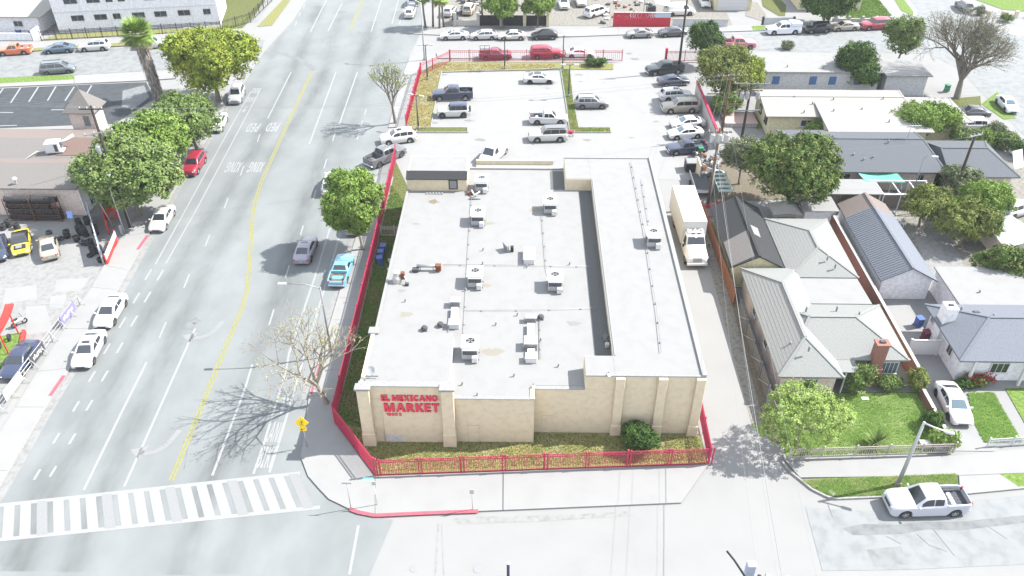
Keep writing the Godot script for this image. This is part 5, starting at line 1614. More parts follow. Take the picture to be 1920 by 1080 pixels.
	walls(D, 34.8, 39.5, -78.2, -64.7, 2.45, M.stucco_white, 3.75)
	hip(D, 34.4, 39.85, -75.6, -64.3, 2.5, 3.98, [M.shingle_blue], true, 0, 0)
	hip(D, 34.5, 39.75, -78.5, -75.62, 2.52, 3.95, [M.shingle_brown], true, 0, 0)
	var rs = st()
	for i in 34: bar(rs, Vector3(34.45, 2.56, -75.4 + i * 0.33) - D.position, Vector3(37.05, 3.96, -75.4 + i * 0.33) - D.position, 0.07, 0.06)
	var rib = put("tile_ribs", done(rs), M.shingle_blue, D)
	rib.set_meta("kind", "stuff")
	# white house
	var F = thing("house", "white house with blue grey hipped shingle roof and white chimney", "house", Vector3(43, 0, -56.4))
	walls(F, 37.6, 49.5, -59.8, -53.2, 2.72, M.stucco_white)
	hip(F, 37.0, 50.2, -60.3, -52.5, 2.8, 4.45, [M.shingle_blue], false, 3.6, 3.6)
	walls(F, 37.3, 38.3, -58.4, -57.2, 4.6, M.stucco_white)
	put("flue", box(Vector3(0.4, 0.15, 0.3)), M.dark, F, Vector3(37.8, 4.65, -57.8) - F.position)
	for x in [38.4, 42.8]: put("porch_post", box(Vector3(0.22, 2.7, 0.22)), M.white_paint, F, Vector3(x, 1.35, -52.6) - F.position)
	window(F, 41.0, 1.5, -53.15, 1.6, 1.1, "south", "glass", "white_paint", 2)
	window(F, 37.55, 1.7, -55.2, 0.9, 1.0, "west")
	window(F, 37.55, 1.9, -59.2, 0.6, 0.7, "west")
	roof_bits(F, [[39.2, 3.7, -58.4], [41.3, 4.0, -57.0]])
	plate("skylight", [Vector3(40.0, 3.98, -57.6) - F.position, Vector3(40.5, 3.98, -57.6) - F.position, Vector3(40.5, 3.9, -58.0) - F.position, Vector3(40.0, 3.9, -58.0) - F.position], 0.1, M.dark, F)
	var F2 = thing("annexe", "flat white roofed annexe behind the white house", "building", Vector3(45, 0, -63.5))
	walls(F2, 40.5, 52.0, -66.2, -60.4, 2.6, M.stucco_white)
	put("roof", bevel(Vector3(12.0, 0.15, 6.2), 0.03), M.roof_white, F2, Vector3(46.2, 2.68, -63.3) - F2.position)
	roof_bits(F2, [[42.8, 2.7, -62.2]])
	var gt = thing("garden_gate", "white panel gate across the driveway of the white house", "gate", Vector3(36.0, 0, -56.4))
	for e in [-1.3, 1.3]: put("post", box(Vector3(0.18, 1.9, 0.18)), M.white_paint, gt, Vector3(e, 0.95, 0))
	put("panel", box(Vector3(2.5, 1.5, 0.06)), M.white_paint, gt, Vector3(0, 0.85, 0))
	put("top_rail", box(Vector3(2.6, 0.1, 0.12)), M.white_paint, gt, Vector3(0, 1.75, 0))
	# slate roofed row
	var S = thing("house", "long pink house with slate grey gable roof and antenna", "house", Vector3(41.5, 0, -90.5))
	walls(S, 34.0, 48.3, -95.6, -85.9, 2.6, M.stucco_pink, 3.9, false)
	hip(S, 32.0, 49.2, -96.2, -85.3, 2.7, 4.25, [M.shingle_slate], false, 0, 1.2)
	for x in [35.0, 37.4]: window(S, x, 1.6, -85.85, 1.8, 1.0, "south", "glass", "black", 2)
	for x in [41.8, 46.5]: window(S, x, 1.6, -85.85, 1.0, 1.1)
	put("door", box(Vector3(0.95, 2.05, 0.06)), M.off_white, S, Vector3(44.8, 1.03, -85.86) - S.position)
	roof_bits(S, [[36.3, 4.0, -90.2], [37.4, 4.1, -91.4], [39.0, 3.4, -88.0], [41.2, 3.3, -87.6], [40.0, 3.2, -87.2], [43.6, 4.1, -90.0]])
	var S2 = thing("house", "smaller pink house with slate grey roof beside a leaning pole", "house", Vector3(53.2, 0, -89))
	walls(S2, 49.8, 56.6, -93.0, -85.0, 2.55, M.stucco_pink)
	hip(S2, 49.25, 57.2, -93.6, -84.4, 2.65, 4.0, [M.shingle_slate], false, 0.3, 2.2)
	# cream house
	var K = thing("house", "pale yellow house with broad cream low pitched roof", "house", Vector3(44, 0, -102))
	walls(K, 32.2, 51.0, -107.4, -99.9, 2.9, M.stucco_cream)
	walls(K, 38.8, 50.8, -99.89, -95.7, 2.9, M.stucco_cream)
	walls(K, 51.01, 57.2, -105.8, -98.9, 2.7, M.stucco_cream)
	hip(K, 31.5, 51.6, -108.0, -99.4, 3.0, 3.9, [M.roof_cream], false, 0, 1.2)
	plate("roof_plane", [Vector3(38.3, 3.0, -95.1) - K.position, Vector3(51.5, 3.0, -95.1) - K.position, Vector3(51.5, 3.75, -102.2) - K.position, Vector3(38.3, 3.75, -102.2) - K.position], 0.14, M.roof_cream, K)
	hip(K, 51.3, 57.8, -106.2, -98.4, 2.8, 3.2, [M.roof_cream], false, 0, 1.0)
	for z in [-101.5, -104.6]: window(K, 32.15, 1.7, z, 1.2, 1.1, "west", "glass", "black")
	window(K, 37.0, 1.9, -99.85, 1.6, 0.9)
	roof_bits(K, [[36.0, 3.7, -103.6], [38.0, 3.6, -102], [41.0, 3.8, -103], [40.2, 3.5, -100], [44.0, 3.5, -100.5], [46.5, 3.3, -97.4], [36.5, 3.2, -100.2], [47.6, 3.8, -103.2]])
	# white flat roofed building
	var N = thing("building", "white flat roofed building with blue doors beside the north street", "building", Vector3(44, 0, -116.5))
	walls(N, 33.3, 51.0, -120.3, -113.6, 3.2, M.stucco_grey)
	put("roof", bevel(Vector3(18.4, 0.2, 7.3), 0.04), M.roof_white, N, Vector3(42.2, 3.3, -116.9) - N.position)
	for x in [36.3, 41.6, 44.4, 48.0]:
		put("door", box(Vector3(1.0, 1.2, 0.06)), M.blue_paint, N, Vector3(x, 2.0, -113.57) - N.position)
	roof_bits(N, [[38.0, 3.4, -115], [45.5, 3.4, -117.5], [43.0, 3.4, -114.6]])
	var N2 = thing("building", "pale blue grey flat roofed building beside the bare tree", "building", Vector3(55, 0, -116))
	walls(N2, 51.8, 57.6, -118.8, -113.0, 3.0, M.stucco_grey)
	put("roof", bevel(Vector3(6.6, 0.18, 6.6), 0.04), M.roof_white, N2, Vector3(54.8, 3.08, -115.9) - N2.position)
	# yard sheds and shelters
	var H = thing("shed", "small white flat roofed shed beside the brick wall", "shed", Vector3(32.5, 0, -78.6))
	walls(H, 30.8, 34.1, -79.9, -77.4, 2.3, M.stucco_white)
	put("roof", bevel(Vector3(3.9, 0.12, 3.1), 0.03), M.roof_white, H, Vector3(32.4, 2.37, -78.6) - H.position)
	for i in 3: put("roof_vent", box(Vector3(0.25, 0.1, 0.12)), M.dark, H, Vector3(32.0 + i * 0.25, 2.47, -78.9 + i * 0.22) - H.position)
	var T = thing("canopy_tent", "cream peaked canopy tent under the big dark green tree", "tent", Vector3(28.9, 0, -78.3))
	for e in [[-1.4, -1.1], [1.4, -1.1], [1.4, 1.1], [-1.4, 1.1]]: put("leg", box(Vector3(0.05, 2.0, 0.05)), M.metal, T, Vector3(e[0], 1.0, e[1]))
	var cs = st()
	var cn = [Vector3(-1.6, 1.9, -1.3), Vector3(1.6, 1.9, -1.3), Vector3(1.6, 1.9, 1.3), Vector3(-1.6, 1.9, 1.3)]
	for i in 4:
		var m0 = (cn[i] + cn[(i + 1) % 4]) * 0.5 + Vector3(0, 0.12, 0)
		tri(cs, cn[i], m0, Vector3(0, 3.0, 0)); tri(cs, m0, cn[(i + 1) % 4], Vector3(0, 3.0, 0))
		quad(cs, cn[i], cn[(i + 1) % 4], cn[(i + 1) % 4] - Vector3(0, 0.25, 0), cn[i] - Vector3(0, 0.25, 0))
	put("canopy", done(cs), M.roof_cream, T)
	var P = thing("patio_cover", "flat white patio roof on posts behind the shed", "patio cover", Vector3(36.5, 0, -82.4))
	put("roof", bevel(Vector3(7.6, 0.1, 3.4), 0.02), M.roof_white, P, Vector3(0.1, 2.4, 0))
	for e in [[-3.5, -1.5], [3.6, -1.5], [3.6, 1.5], [-3.5, 1.5]]: put("post", box(Vector3(0.1, 2.35, 0.1)), M.white_paint, P, Vector3(e[0], 1.18, e[1]))
	var Pg = thing("pergola", "white open pergola frame over a small garden", "pergola", Vector3(43.3, 0, -82.2))
	for x in [-2.9, -1.0, 1.0, 2.9]:
		put("cross_beam", box(Vector3(0.12, 0.1, 3.2)), M.white_paint, Pg, Vector3(x, 2.35, 0))
		for z in [-1.5, 1.5]: put("post", box(Vector3(0.1, 2.3, 0.1)), M.white_paint, Pg, Vector3(x, 1.15, z))
	for z in [-1.55, 1.55]: put("beam", box(Vector3(6.0, 0.1, 0.12)), M.white_paint, Pg, Vector3(0, 2.45, z))
	var tp = thing("shade_sail", "green tarpaulin stretched from the slate roof to the pergola", "tarpaulin", G(1645, 330, 2.4))
	var tps = st()
	for i in 6:
		for j in 4:
			var q = []
			for c in [[i, j], [i + 1, j], [i + 1, j + 1], [i, j + 1]]:
				var u = c[0] / 6.0; var v = c[1] / 4.0
				q.append(Vector3(lerpf(-2.3, 2.2, u) + v * 0.5, 0.25 - 0.35 * sin(PI * u) * sin(PI * v) - 0.2 * v, lerpf(-1.2, 1.5, v)))
			quad(tps, q[0], q[1], q[2], q[3])
	put("cloth", done(tps), M.tarp_green, tp)
	for e in [-2.0, 2.3]: put("rope", tube_mesh([Vector3(e, 0.05, 1.4), Vector3(e * 1.15, -2.3, 2.0)], [0.02], 5), M.off_white, tp)
	var lt = thing("lean_to", "pale green lean to roof with a solar panel at the garden's end", "lean to", G(1880, 465))
	walls_local(lt, Vector3(3.6, 2.0, 4.2), M.stucco_pink)
	put("roof", bevel(Vector3(4.0, 0.1, 4.6), 0.02), mat("mint", lin(0.3, 0.36, 0.34), 0.8), lt, Vector3(0, 2.2, 0), Vector3(0, 0.3, 0.12))
	put("solar_panel", box(Vector3(1.0, 0.05, 2.0)), M.blue_glass, lt, Vector3(2.2, 2.3, 0.6), Vector3(0, 0.3, 0.12))
	# lawns and drives
	var yard = setting("lawn", "green front lawn of the tan house")
	sheet("grass", [Vector3(20.9, 0, -44.1), Vector3(34, 0, -44.8), Vector3(33.8, 0, -51.6), Vector3(21.2, 0, -51.4)], 0.02, M.lawn, yard)
	sheet("path", GL([[1590, 855], [1600, 852], [1576, 790], [1558, 745], [1548, 748], [1566, 795]]), 0.024, M.pavement, yard)
	put("lawn_marker", box(Vector3(0.6, 0.04, 0.35)), M.white_paint, yard, G(1622, 747, 0.05))
	var v2 = setting("verge")
	sheet("grass", GL([[1500, 900], [1795, 888], [1796, 922], [1670, 929], [1568, 932], [1550, 928], [1526, 915]], 0.12), 0.105, M.lawn, v2)
	sheet("grass", GL([[1868, 884], [1930, 878], [1930, 912], [1912, 913]], 0.1), 0.09, M.lawn, v2)
	put("meter_cover", box(Vector3(0.3, 0.03, 0.5)), M.kerb, v2, G(1560, 924, 0.13), Vector3(0, 0.5, 0))
	var v3 = setting("lawn", "lawn strips of the white house")
	sheet("grass", GL([[1815, 738], [1862, 736], [1915, 828], [1846, 830], [1830, 800]]), 0.02, M.lawn, v3)
	sheet("grass", GL([[1884, 728], [2000, 726], [2040, 812], [1935, 818]]), 0.02, M.lawn, v3)
	var dr = setting("driveway")
	sheet("paving", [Vector3(34.2, 0, -45), Vector3(37.8, 0, -45), Vector3(37.4, 0, -64), Vector3(34.2, 0, -64)], 0.016, M.pavement, dr)
	sheet("paving", GL([[1715, 445], [1780, 430], [1815, 520], [1745, 525]]), 0.016, M.gutter, dr)
	tufts("front_lawn_grass", "green lawn grass behind the white picket fence", [Vector3(21.4, 0, -44.4), Vector3(33.8, 0, -45.0), Vector3(33.6, 0, -51.4), Vector3(21.4, 0, -51.2)], 0.02, 14000, [Color(0.12, 0.2, 0.04), Color(0.15, 0.235, 0.055), Color(0.19, 0.26, 0.08)], 0.08)
	tufts("verge_grass", "green grass on the kerbside verge by the silver pickup", GL([[1502, 900], [1794, 889], [1795, 921], [1670, 928], [1568, 931], [1550, 926], [1528, 914]], 0.12), 0.105, 7000, [Color(0.11, 0.18, 0.04), Color(0.14, 0.21, 0.05), Color(0.19, 0.22, 0.08)], 0.08)
	tufts("side_lawn_grass", "green grass of the white house lawn", GL([[1815, 738], [1862, 736], [1915, 828], [1846, 830], [1830, 800]]), 0.02, 5000, [Color(0.12, 0.21, 0.04), Color(0.15, 0.24, 0.05)], 0.08)
	rail_fence("iron_fence", "white and rust picket fence before the tan house lawn", [Vector3(20.95, 0.12, -43.95), Vector3(34.0, 0.12, -44.7)], 1.05, mat("rusty_white", lin(0.34, 0.3, 0.27), 0.8), 2.6, 0.17)
	rail_fence("iron_fence", "pale green white low fence before the white house lawn", [G(1850, 838), G(1990, 829)], 0.9, M.white_paint, 1.8, 0.14)
	# fences and clutter along the alley
	board_fence("rust orange board fence along the alley beside the dark garage", Vector3(20.2, 0, -80.5), Vector3(20.5, 0, -63.5), 1.7, M.fence_wood)
	var st_ = thing("alley_shade_strip", "strip of dirt and painted shade along the alley edge", "dirt and shade strip")
	sheet("dirt", [Vector3(18.9, 0, -47), Vector3(21.6, 0, -46.5), Vector3(21.4, 0, -66), Vector3(20.4, 0, -80), Vector3(19.6, 0, -80)], -0.015, M.pale_dirt, st_)  # dirt plus the shade of fence and house, put into the ground colour
	sheet("dirt", [Vector3(19.9, 0, -46), Vector3(21.2, 0, -45), Vector3(21.3, 0, -66), Vector3(20.6, 0, -70)], -0.009, M.dirt, st_)  # narrower, darker band of the same painted shade next to the fence
	var lf = thing("lattice_fence", "grey diagonal braced fence between the alley and the tan house", "fence", Vector3(20.7, 0, -60.5))
	for k in 5:
		put("panel", box(Vector3(0.05, 1.7, 2.4)), M.shingle_grey, lf, Vector3(0.05 * (k % 2), 0.85, k * 2.9))
		put("post", box(Vector3(0.09, 1.9, 0.09)), M.mid_grey, lf, Vector3(0, 0.95, k * 2.9 - 1.4))
		var s = st()
		bar(s, Vector3(-0.06, 0.1, k * 2.9 - 1.2), Vector3(-0.06, 1.6, k * 2.9 + 1.2), 0.05, 0.06)
		put("brace", done(s), M.metal, lf)
	# wall at the east of the car park
	var L = thing("block_wall", "cream block wall with red coping at the east of the car park", "wall", Vector3(24.9, 0, -104.5))
	wall_line("wall", Vector3(0, 0, -8.5), Vector3(0, 0, 8.5), 0, 1.8, 0.2, M.off_white, L)
	wall_line("coping", Vector3(0.02, 0, -8.5), Vector3(0.02, 0, 8.5), 1.802, 2.1, 0.28, M.fence_red, L)
	var pr = thing("garden_roof", "pink sheet roof behind the car park wall", "roof", G(1385, 228))
	put("sheet", bevel(Vector3(4.4, 0.1, 3.4), 0.02), mat("pink_sheet", lin(0.34, 0.24, 0.22), 0.9), pr, Vector3(0, 0.5, 0))
	put("wall", box(Vector3(4.2, 0.5, 3.2)), M.off_white, pr, Vector3(0, 0.25, 0))
	var gl = setting("garden")
	sheet("grass", GL([[1408, 225], [1440, 200], [1448, 238], [1418, 242]]), 0.02, M.lawn, gl)
	sheet("soil", GL([[1330, 380], [1500, 372], [1530, 300], [1360, 280]]), 0.0, M.dirt, gl)
	sheet("soil", GL([[1660, 300], [1920, 300], [1925, 520], [1760, 520], [1690, 430]]), -0.02, M.pale_dirt, gl)
	sheet("grass", GL([[1840, 195], [1870, 172], [1905, 222], [1882, 224]]), 0.02, M.lawn, gl)
	sheet("soil", GL([[1790, 215], [1840, 205], [1838, 180], [1780, 185]]), 0.0, M.turf, gl)

func walls_local(t: Node3D, size: Vector3, m) -> void:
	put("wall", box(size), m, t, Vector3(0, size.y * 0.5, 0))

# ---------------------------------------------------------------- west and north
func west_side() -> void:
	# tyre shop
	var T = thing("tyre_shop", "long low shop with brown shingle roof ridges and pink stucco wall", "building", Vector3(-56, 0, -86))
	walls(T, -75, -49.3, -92.4, -78.9, 3.6, M.stucco_pink)
	put("end_wall", box(Vector3(0.12, 3.75, 13.4)), M.stucco_white, T, Vector3(-49.22, 1.88, -85.6) - T.position)
	var strips = [[-78.4, 3.7, -83.2, 4.3, "shingle_grey"], [-83.2, 4.3, -84.6, 4.1, "shingle_brown"], [-84.6, 4.1, -88.9, 4.55, "shingle_grey"], [-88.9, 4.55, -92.6, 3.9, "shingle_brown"]]
	for s in strips:
		plate("roof_plane", [Vector3(-75.2, s[1], s[0]) - T.position, Vector3(-49.0, s[1], s[0]) - T.position, Vector3(-49.0 if s[2] > -84 else -50.5, s[3], s[2]) - T.position, Vector3(-75.2, s[3], s[2]) - T.position], 0.14, M[s[4]], T)
	plate("roof_patch", [Vector3(-54.2, 4.22, -85.2) - T.position, Vector3(-50.6, 4.22, -85.2) - T.position, Vector3(-51.2, 4.64, -88.9) - T.position, Vector3(-54.4, 4.64, -88.9) - T.position], 0.05, mat("shingle_rust", lin(0.14, 0.098, 0.085), 0.95, M.shingle_grey.albedo_texture, 0.5), T)
	window(T, -49.15, 1.5, -80.9, 0.9, 2.2, "east", "blue_glass", "blue_paint")
	window(T, -49.15, 2.6, -82.9, 0.7, 1.2, "east", "glass", "mid_grey")
	var tw = thing("turret", "small square turret with peaked brown shingle roof", "turret", Vector3(-54.4, 0, -94.6))
	put("wall", box(Vector3(3.0, 6.0, 2.6)), M.stucco_pink, tw, Vector3(0, 3.0, 0))
	for k in 4:
		var cn = [Vector3(-2.0, 5.9, -1.8), Vector3(2.0, 5.9, -1.8), Vector3(2.0, 5.9, 1.8), Vector3(-2.0, 5.9, 1.8)]
		plate("roof_plane", [cn[k], cn[(k + 1) % 4], Vector3(0, 8.3, 0)], 0.1, M.shingle_grey, tw)
	put("finial", tube_mesh([Vector3(0, 8.2, 0), Vector3(-0.2, 9.4, 0)], [0.04], 6), M.mid_grey, tw)
	window(tw, -53.9, 4.7, -93.25, 0.7, 1.2, "south", "pale_glass", "mid_grey")
	var ac = thing("air_conditioner", "white box cooler with bent ducts on the brown shop roof", "air conditioner", Vector3(-54.6, 4.3, -86.0), 0.15)
	put("housing", bevel(Vector3(1.6, 1.1, 1.3), 0.05), M.white_paint, ac, Vector3(0, 0.75, 0))
	put("grille", box(Vector3(0.02, 0.8, 0.5)), M.grille, ac, Vector3(0.81, 0.75, 0))
	put("front_grille", box(Vector3(0.35, 0.85, 0.02)), M.grille, ac, Vector3(0.45, 0.7, 0.66))
	put("stand", box(Vector3(1.9, 0.12, 1.2)), M.white_paint, ac, Vector3(0.1, 0.14, 0))
	put("stand", box(Vector3(0.1, 0.3, 1.0)), M.mid_grey, ac, Vector3(-0.7, 0.0, 0))
	put("duct", tube_mesh([Vector3(0.7, 0.9, -0.3), Vector3(1.4, 1.1, -0.6), Vector3(2.2, 1.5, -0.9)], [0.2], 8), M.white_paint, ac)
	put("conduit", tube_mesh([Vector3(-0.8, 0.3, 0.2), Vector3(-2.0, 0.15, 0.2), Vector3(-3.0, -0.2, 1.2)], [0.08], 7), M.white_paint, ac)
	var dv = thing("roof_turbine", "white spinning vent on the front edge of the brown shop roof", "vent", G(30, 342, 4.0))
	put("stem", lathe([[0.12, -0.2], [0.12, 0.3], [0, 0.3]], 8), M.metal, dv)
	put("cap", lathe([[0.2, 0.3], [0.26, 0.45], [0.18, 0.6], [0, 0.62]], 10), M.white_paint, dv)
	# tyres: racks and stacks
	var rack = thing("tyre_rack", "rusty steel rack full of tyres against the shop wall", "rack", Vector3(-54.0, 0, -77.9))
	for x in [-3.2, -0.3, 2.6]:
		for z in [-0.35, 0.35]: put("upright", box(Vector3(0.07, 2.9, 0.07)), M.rust, rack, Vector3(x, 1.45, z))
	for y in [0.08, 0.8, 1.5, 2.2]:
		for z in [-0.3, 0.3]: put("shelf_bar", box(Vector3(6.0, 0.05, 0.06)), M.rust, rack, Vector3(-0.3, y, z))
	var R = 0.34
	var tm = lathe([[R * 0.58, -0.105], [R * 0.9, -0.115], [R, -0.08], [R, 0.08], [R * 0.9, 0.115], [R * 0.58, 0.105], [R * 0.55, 0.0], [R * 0.58, -0.105]], 14)
	var rows = ["bottom", "second", "third", "top"]
	for row in 4:
		for i in 23:
			var x = -57.0 + i * 0.245 + (0.12 if i > 11 else 0.0) + rng.randf_range(-0.01, 0.01)
			if row == 2 and i > 18: continue
			var o = put("tyre", tm, M.tyre, self, Vector3(x, 0.44 + row * 0.71 + (0.03 if row == 3 else 0.0), -77.9 + rng.randf_range(-0.03, 0.03)), Vector3(0, 0, PI / 2))
			tag(o, "black tyre upright on the %s row of the rusty rack" % rows[row], "tyre", "tyres on the %s row of the rack" % rows[row])
	var stacks = [[97, 450, 5, "grey tyre stack before the rack"], [127, 445, 4, "tyre stack before the middle of the rack"], [116, 448, 1, "single tyre lying by the grey stack"], [145, 452, 3, "low tyre stack beside the beige sedan's shadow"], [157, 458, 2, "short tyre stack near the painted triangle"], [165, 458, 2, "short tyre pair beside the tall stacks"], [152, 440, 5, "tall tyre stack beside the blue poster"], [161, 442, 5, "tall tyre stack before the sign panel"], [172, 462, 4, "tyre stack in the middle of the yard's edge"], [176, 476, 4, "tyre stack nearest the dark shadow"], [188, 474, 4, "tyre stack against the white panel's foot"], [165, 420, 4, "tyre stack by the shop corner"], [150, 424, 4, "tyre stack between rack and shop corner"], [180, 440, 5, "tyre stack against the white panel"], [190, 490, 2, "low tyre stack at the panel's end"], [7, 430, 3, "tyre stack behind the dark car"], [18, 425, 4, "tyre stack behind the yellow car"], [33, 428, 3, "tyre stack at the end of the rack"], [170, 480, 1, "single tyre lying in the panel's shadow"]]
	for s in stacks:
		var g = G(s[0], s[1])
		for i in s[2]:
			var o = put("tyre", tm, M.tyre if s[3].find("grey") < 0 else M.dark, self, g + Vector3(rng.randf_range(-0.05, 0.05), 0.115 + i * 0.23, rng.randf_range(-0.05, 0.05)), Vector3(rng.randf_range(-0.04, 0.04), rng.randf() * TAU, rng.randf_range(-0.04, 0.04)))
			tag(o, "black tyre lying in the " + s[3] if s[2] > 1 else "black " + s[3], "tyre", s[3])
	# panels and signs along the yard's street edge
	var wp = thing("painted_fence", "white and blue painted panel fence beside the tyre stacks", "fence", G(196, 496))
	var far = G(172, 408) - wp.position
	wall_line("panel", Vector3.ZERO, far, 0.1, 2.1, 0.06, M.white_paint, wp)
	wall_line("stripe", Vector3(0.04, 0, 0), far * 0.98 + Vector3(0.04, 0, 0), 1.2, 1.7, 0.06, M.blue_paint, wp)
	for i in 5: put("post", box(Vector3(0.08, 2.3, 0.08)), M.metal, wp, far * (i / 4.0) + Vector3(-0.08, 1.15, 0))
	var rp = thing("painted_fence", "red and white painted board fence along the pavement", "fence", G(203, 497))
	var far2 = G(221, 452) - rp.position
	wall_line("panel", Vector3.ZERO, far2, 0.0, 0.65, 0.07, M.bright_red, rp)
	wall_line("upper_panel", Vector3.ZERO, far2, 0.652, 1.3, 0.07, M.white_paint, rp)
	for i in 3: put("post", box(Vector3(0.1, 1.4, 0.1)), M.bright_red, rp, far2 * (i / 2.0) + Vector3(-0.09, 0.7, 0))
	var gt = rail_fence("iron_gate", "red picket gate bay beside the tyre shop lawn", [G(206, 440), G(197, 408)], 1.6, M.bright_red, 1.4, 0.14)
	gt.set_meta("category", "gate")
	rail_fence("iron_fence", "red fence bay behind the leaning poles", [G(200, 412), G(222, 410)], 1.4, M.bright_red, 1.6, 0.16)
	var bp = thing("poster_stand", "small blue poster on a stand before the tyre rack", "poster", G(141, 430))
	put("leg", box(Vector3(0.06, 1.6, 0.06)), M.mid_grey, bp, Vector3(0, 0.8, 0))
	put("poster", box(Vector3(0.6, 0.8, 0.04)), mat("poster_blue", lin(0.16, 0.25, 0.5), 0.6), bp, Vector3(0, 1.9, 0), Vector3(-0.3, 0, 0))
	# railing with banners
	var a = G(150, 572); var b = G(0, 772)
	var rl = thing("railing", "grey pipe railing with braces along the yard", "railing", a)
	var d = b - a
	for y in [0.35, 0.75, 1.15]:
		put("rail", tube_mesh([Vector3(0, y, 0), d + Vector3(0, y, 0)], [0.035], 6), M.metal, rl)
	for i in 9:
		var p = d * (i / 8.0)
		put("post", tube_mesh([p, p + Vector3(0, 1.2, 0)], [0.04], 6), M.metal, rl)
		put("brace", tube_mesh([p + Vector3(0, 1.0, 0), p + Vector3(0.7, 0, 0.1)], [0.03], 6), M.metal, rl)
	var dirn = d.normalized()
	var turn = atan2(-dirn.z, dirn.x)
	for k in [[0.06, 0.24, "purple", "purple banner with white lettering on the yard railing", "print"], [0.47, 0.62, "dark", "dark banner with white lettering on the yard railing", "print"], [0.74, 0.93, "banner", "cream banner hung on the yard railing", ""]]:
		var q0 = a + d * k[0]; var q1 = a + d * k[1]
		var t = thing("banner", k[3], "banner", (q0 + q1) * 0.5, turn + PI)
		var l = (q1 - q0).length()
		put("cloth", box(Vector3(l, 0.95, 0.02)), M[k[2]], t, Vector3(0, 0.68, 0.08))
		for e in [-1, 1]: put("cord", box(Vector3(0.03, 0.2, 0.03)), M.dark, t, Vector3(e * l * 0.48, 1.2, 0.06))
		if k[4] != "":
			var s = st()
			for i in 7: bx(s, Vector3(-l * 0.32 + i * l * 0.105, 0.68 + 0.06 * sin(i * 2.1), 0.0), Vector3(l * 0.06, 0.34 + 0.08 * (i % 2), 0.01))
			put("lettering", done(s), M.white_paint, t, Vector3(0, 0, 0.098))
	# red framed stand at the yard's corner
	var rs = thing("display_stand", "red arched stand with green floor in the tyre yard", "stand", G(15, 660), 0.35)
	put("floor", box(Vector3(3.2, 0.25, 4.6)), M.lawn, rs, Vector3(-0.6, 0.13, 0))
	put("edge", bevel(Vector3(0.3, 0.5, 4.8), 0.05), M.bright_red, rs, Vector3(1.15, 0.25, 0))
	var arch = []
	for i in 11:
		var u = i / 10.0
		arch.append(Vector3(0.9 - 1.2 * u * u, 2.4 + 0.9 * sin(PI * 0.5 * (1 - u)), -2.6 + 3.4 * u))
	for i in 10:
		var s = st()
		bar(s, arch[i], arch[i + 1], 0.7, 0.18)
		put("arch_segment", done(s), M.bright_red, rs)
	for p in [[0.7, -2.2], [-1.6, -2.2], [0.2, 0.6], [-1.8, 0.6]]: put("post", box(Vector3(0.1, 2.6, 0.1)), M.bright_red, rs, Vector3(p[0], 1.3, p[1]))
	for p in [[-0.6, -0.5], [-1.1, 0.7], [0.1, -1.4]]:
		put("display_tyre", tm, M.tyre, rs, Vector3(p[0], 0.6, p[1]), Vector3(0.3, 0, PI / 2))
	var bk = thing("motor_scooter", "pale scooter parked behind the red stand", "scooter", G(38, 610), 0.9)
	for x in [-0.5, 0.5]: put("wheel", lathe([[0.16, -0.05], [0.27, -0.05], [0.27, 0.05], [0.16, 0.05]], 14), M.tyre, bk, Vector3(x, 0.27, 0), Vector3(PI / 2, 0, 0))
	put("body", bevel(Vector3(1.0, 0.4, 0.3), 0.12), M.metal, bk, Vector3(0, 0.55, 0))
	put("seat", bevel(Vector3(0.6, 0.12, 0.26), 0.05), M.black, bk, Vector3(-0.25, 0.82, 0))
	put("fork", tube_mesh([Vector3(0.5, 0.3, 0), Vector3(0.4, 1.0, 0)], [0.04], 6), M.metal, bk)
	put("handlebar", tube_mesh([Vector3(0.38, 1.02, -0.35), Vector3(0.38, 1.02, 0.35)], [0.025], 6), M.dark, bk)
	# lawn beside the shop
	var lw = setting("lawn", "shaded grass beside the tyre shop")
	sheet("grass", GL([[195, 400], [250, 375], [300, 340], [330, 318], [425, 192], [385, 185], [250, 300], [188, 372]]), 0.02, M.lawn, lw)
	sheet("paving", GL([[236, 440], [262, 395], [280, 400], [268, 440]]), 0.024, M.gutter, lw)
	tufts("shop_grass", "green grass under the street trees beside the tyre shop", GL([[196, 402], [250, 377], [300, 342], [330, 320], [420, 200], [385, 195], [255, 302], [192, 374]]), 0.02, 6000, [Color(0.11, 0.17, 0.04), Color(0.13, 0.18, 0.05), Color(0.17, 0.16, 0.07)], 0.11)
	# verge and dry strip on the side street
	var vg = setting("verge")
	sheet("grass", GL([[-60, 152], [0, 147], [138, 141], [140, 150], [0, 158], [-60, 162]]), 0.128, M.lawn, vg)
	sheet("grass", GL([[-60, 99], [0, 96], [72, 91], [200, 83], [250, 80], [250, 86], [72, 96], [0, 103]]), 0.128, M.dry_lawn, vg)
	sheet("grass", GL([[75, 76], [250, 66], [330, 60], [430, 52], [430, 48], [330, 54], [110, 64]]), 0.02, M.dry_lawn, vg)
	sheet("grass", GL([[415, 58], [455, 52], [520, -10], [470, -20], [420, 0]]), 0.02, M.turf, vg)
	sheet("grass", GL([[482, 50], [510, 48], [545, 0], [530, 0]]), 0.02, M.dry_lawn, vg)
	sheet("path", GL([[470, 42], [483, 40], [510, 0], [497, 0]]), 0.024, M.gutter, vg)
	# white two storey building
	var g0 = G(112, 62); var g1 = G(414, 46)
	var W = thing("apartment_building", "white two storey building with dark slit windows", "building", (g0 + g1) * 0.5)
	var wd = (g1 - g0)
	var wl = wd.length()
	W.rotation.y = atan2(-wd.z, wd.x)
	put("wall", box(Vector3(wl, 3.4, 9)), M.stucco_white, W, Vector3(0, 1.7, -4.5))
	put("upper_wall", box(Vector3(wl, 3.5, 9.02)), M.stucco_white, W, Vector3(0, 5.16, -4.5))
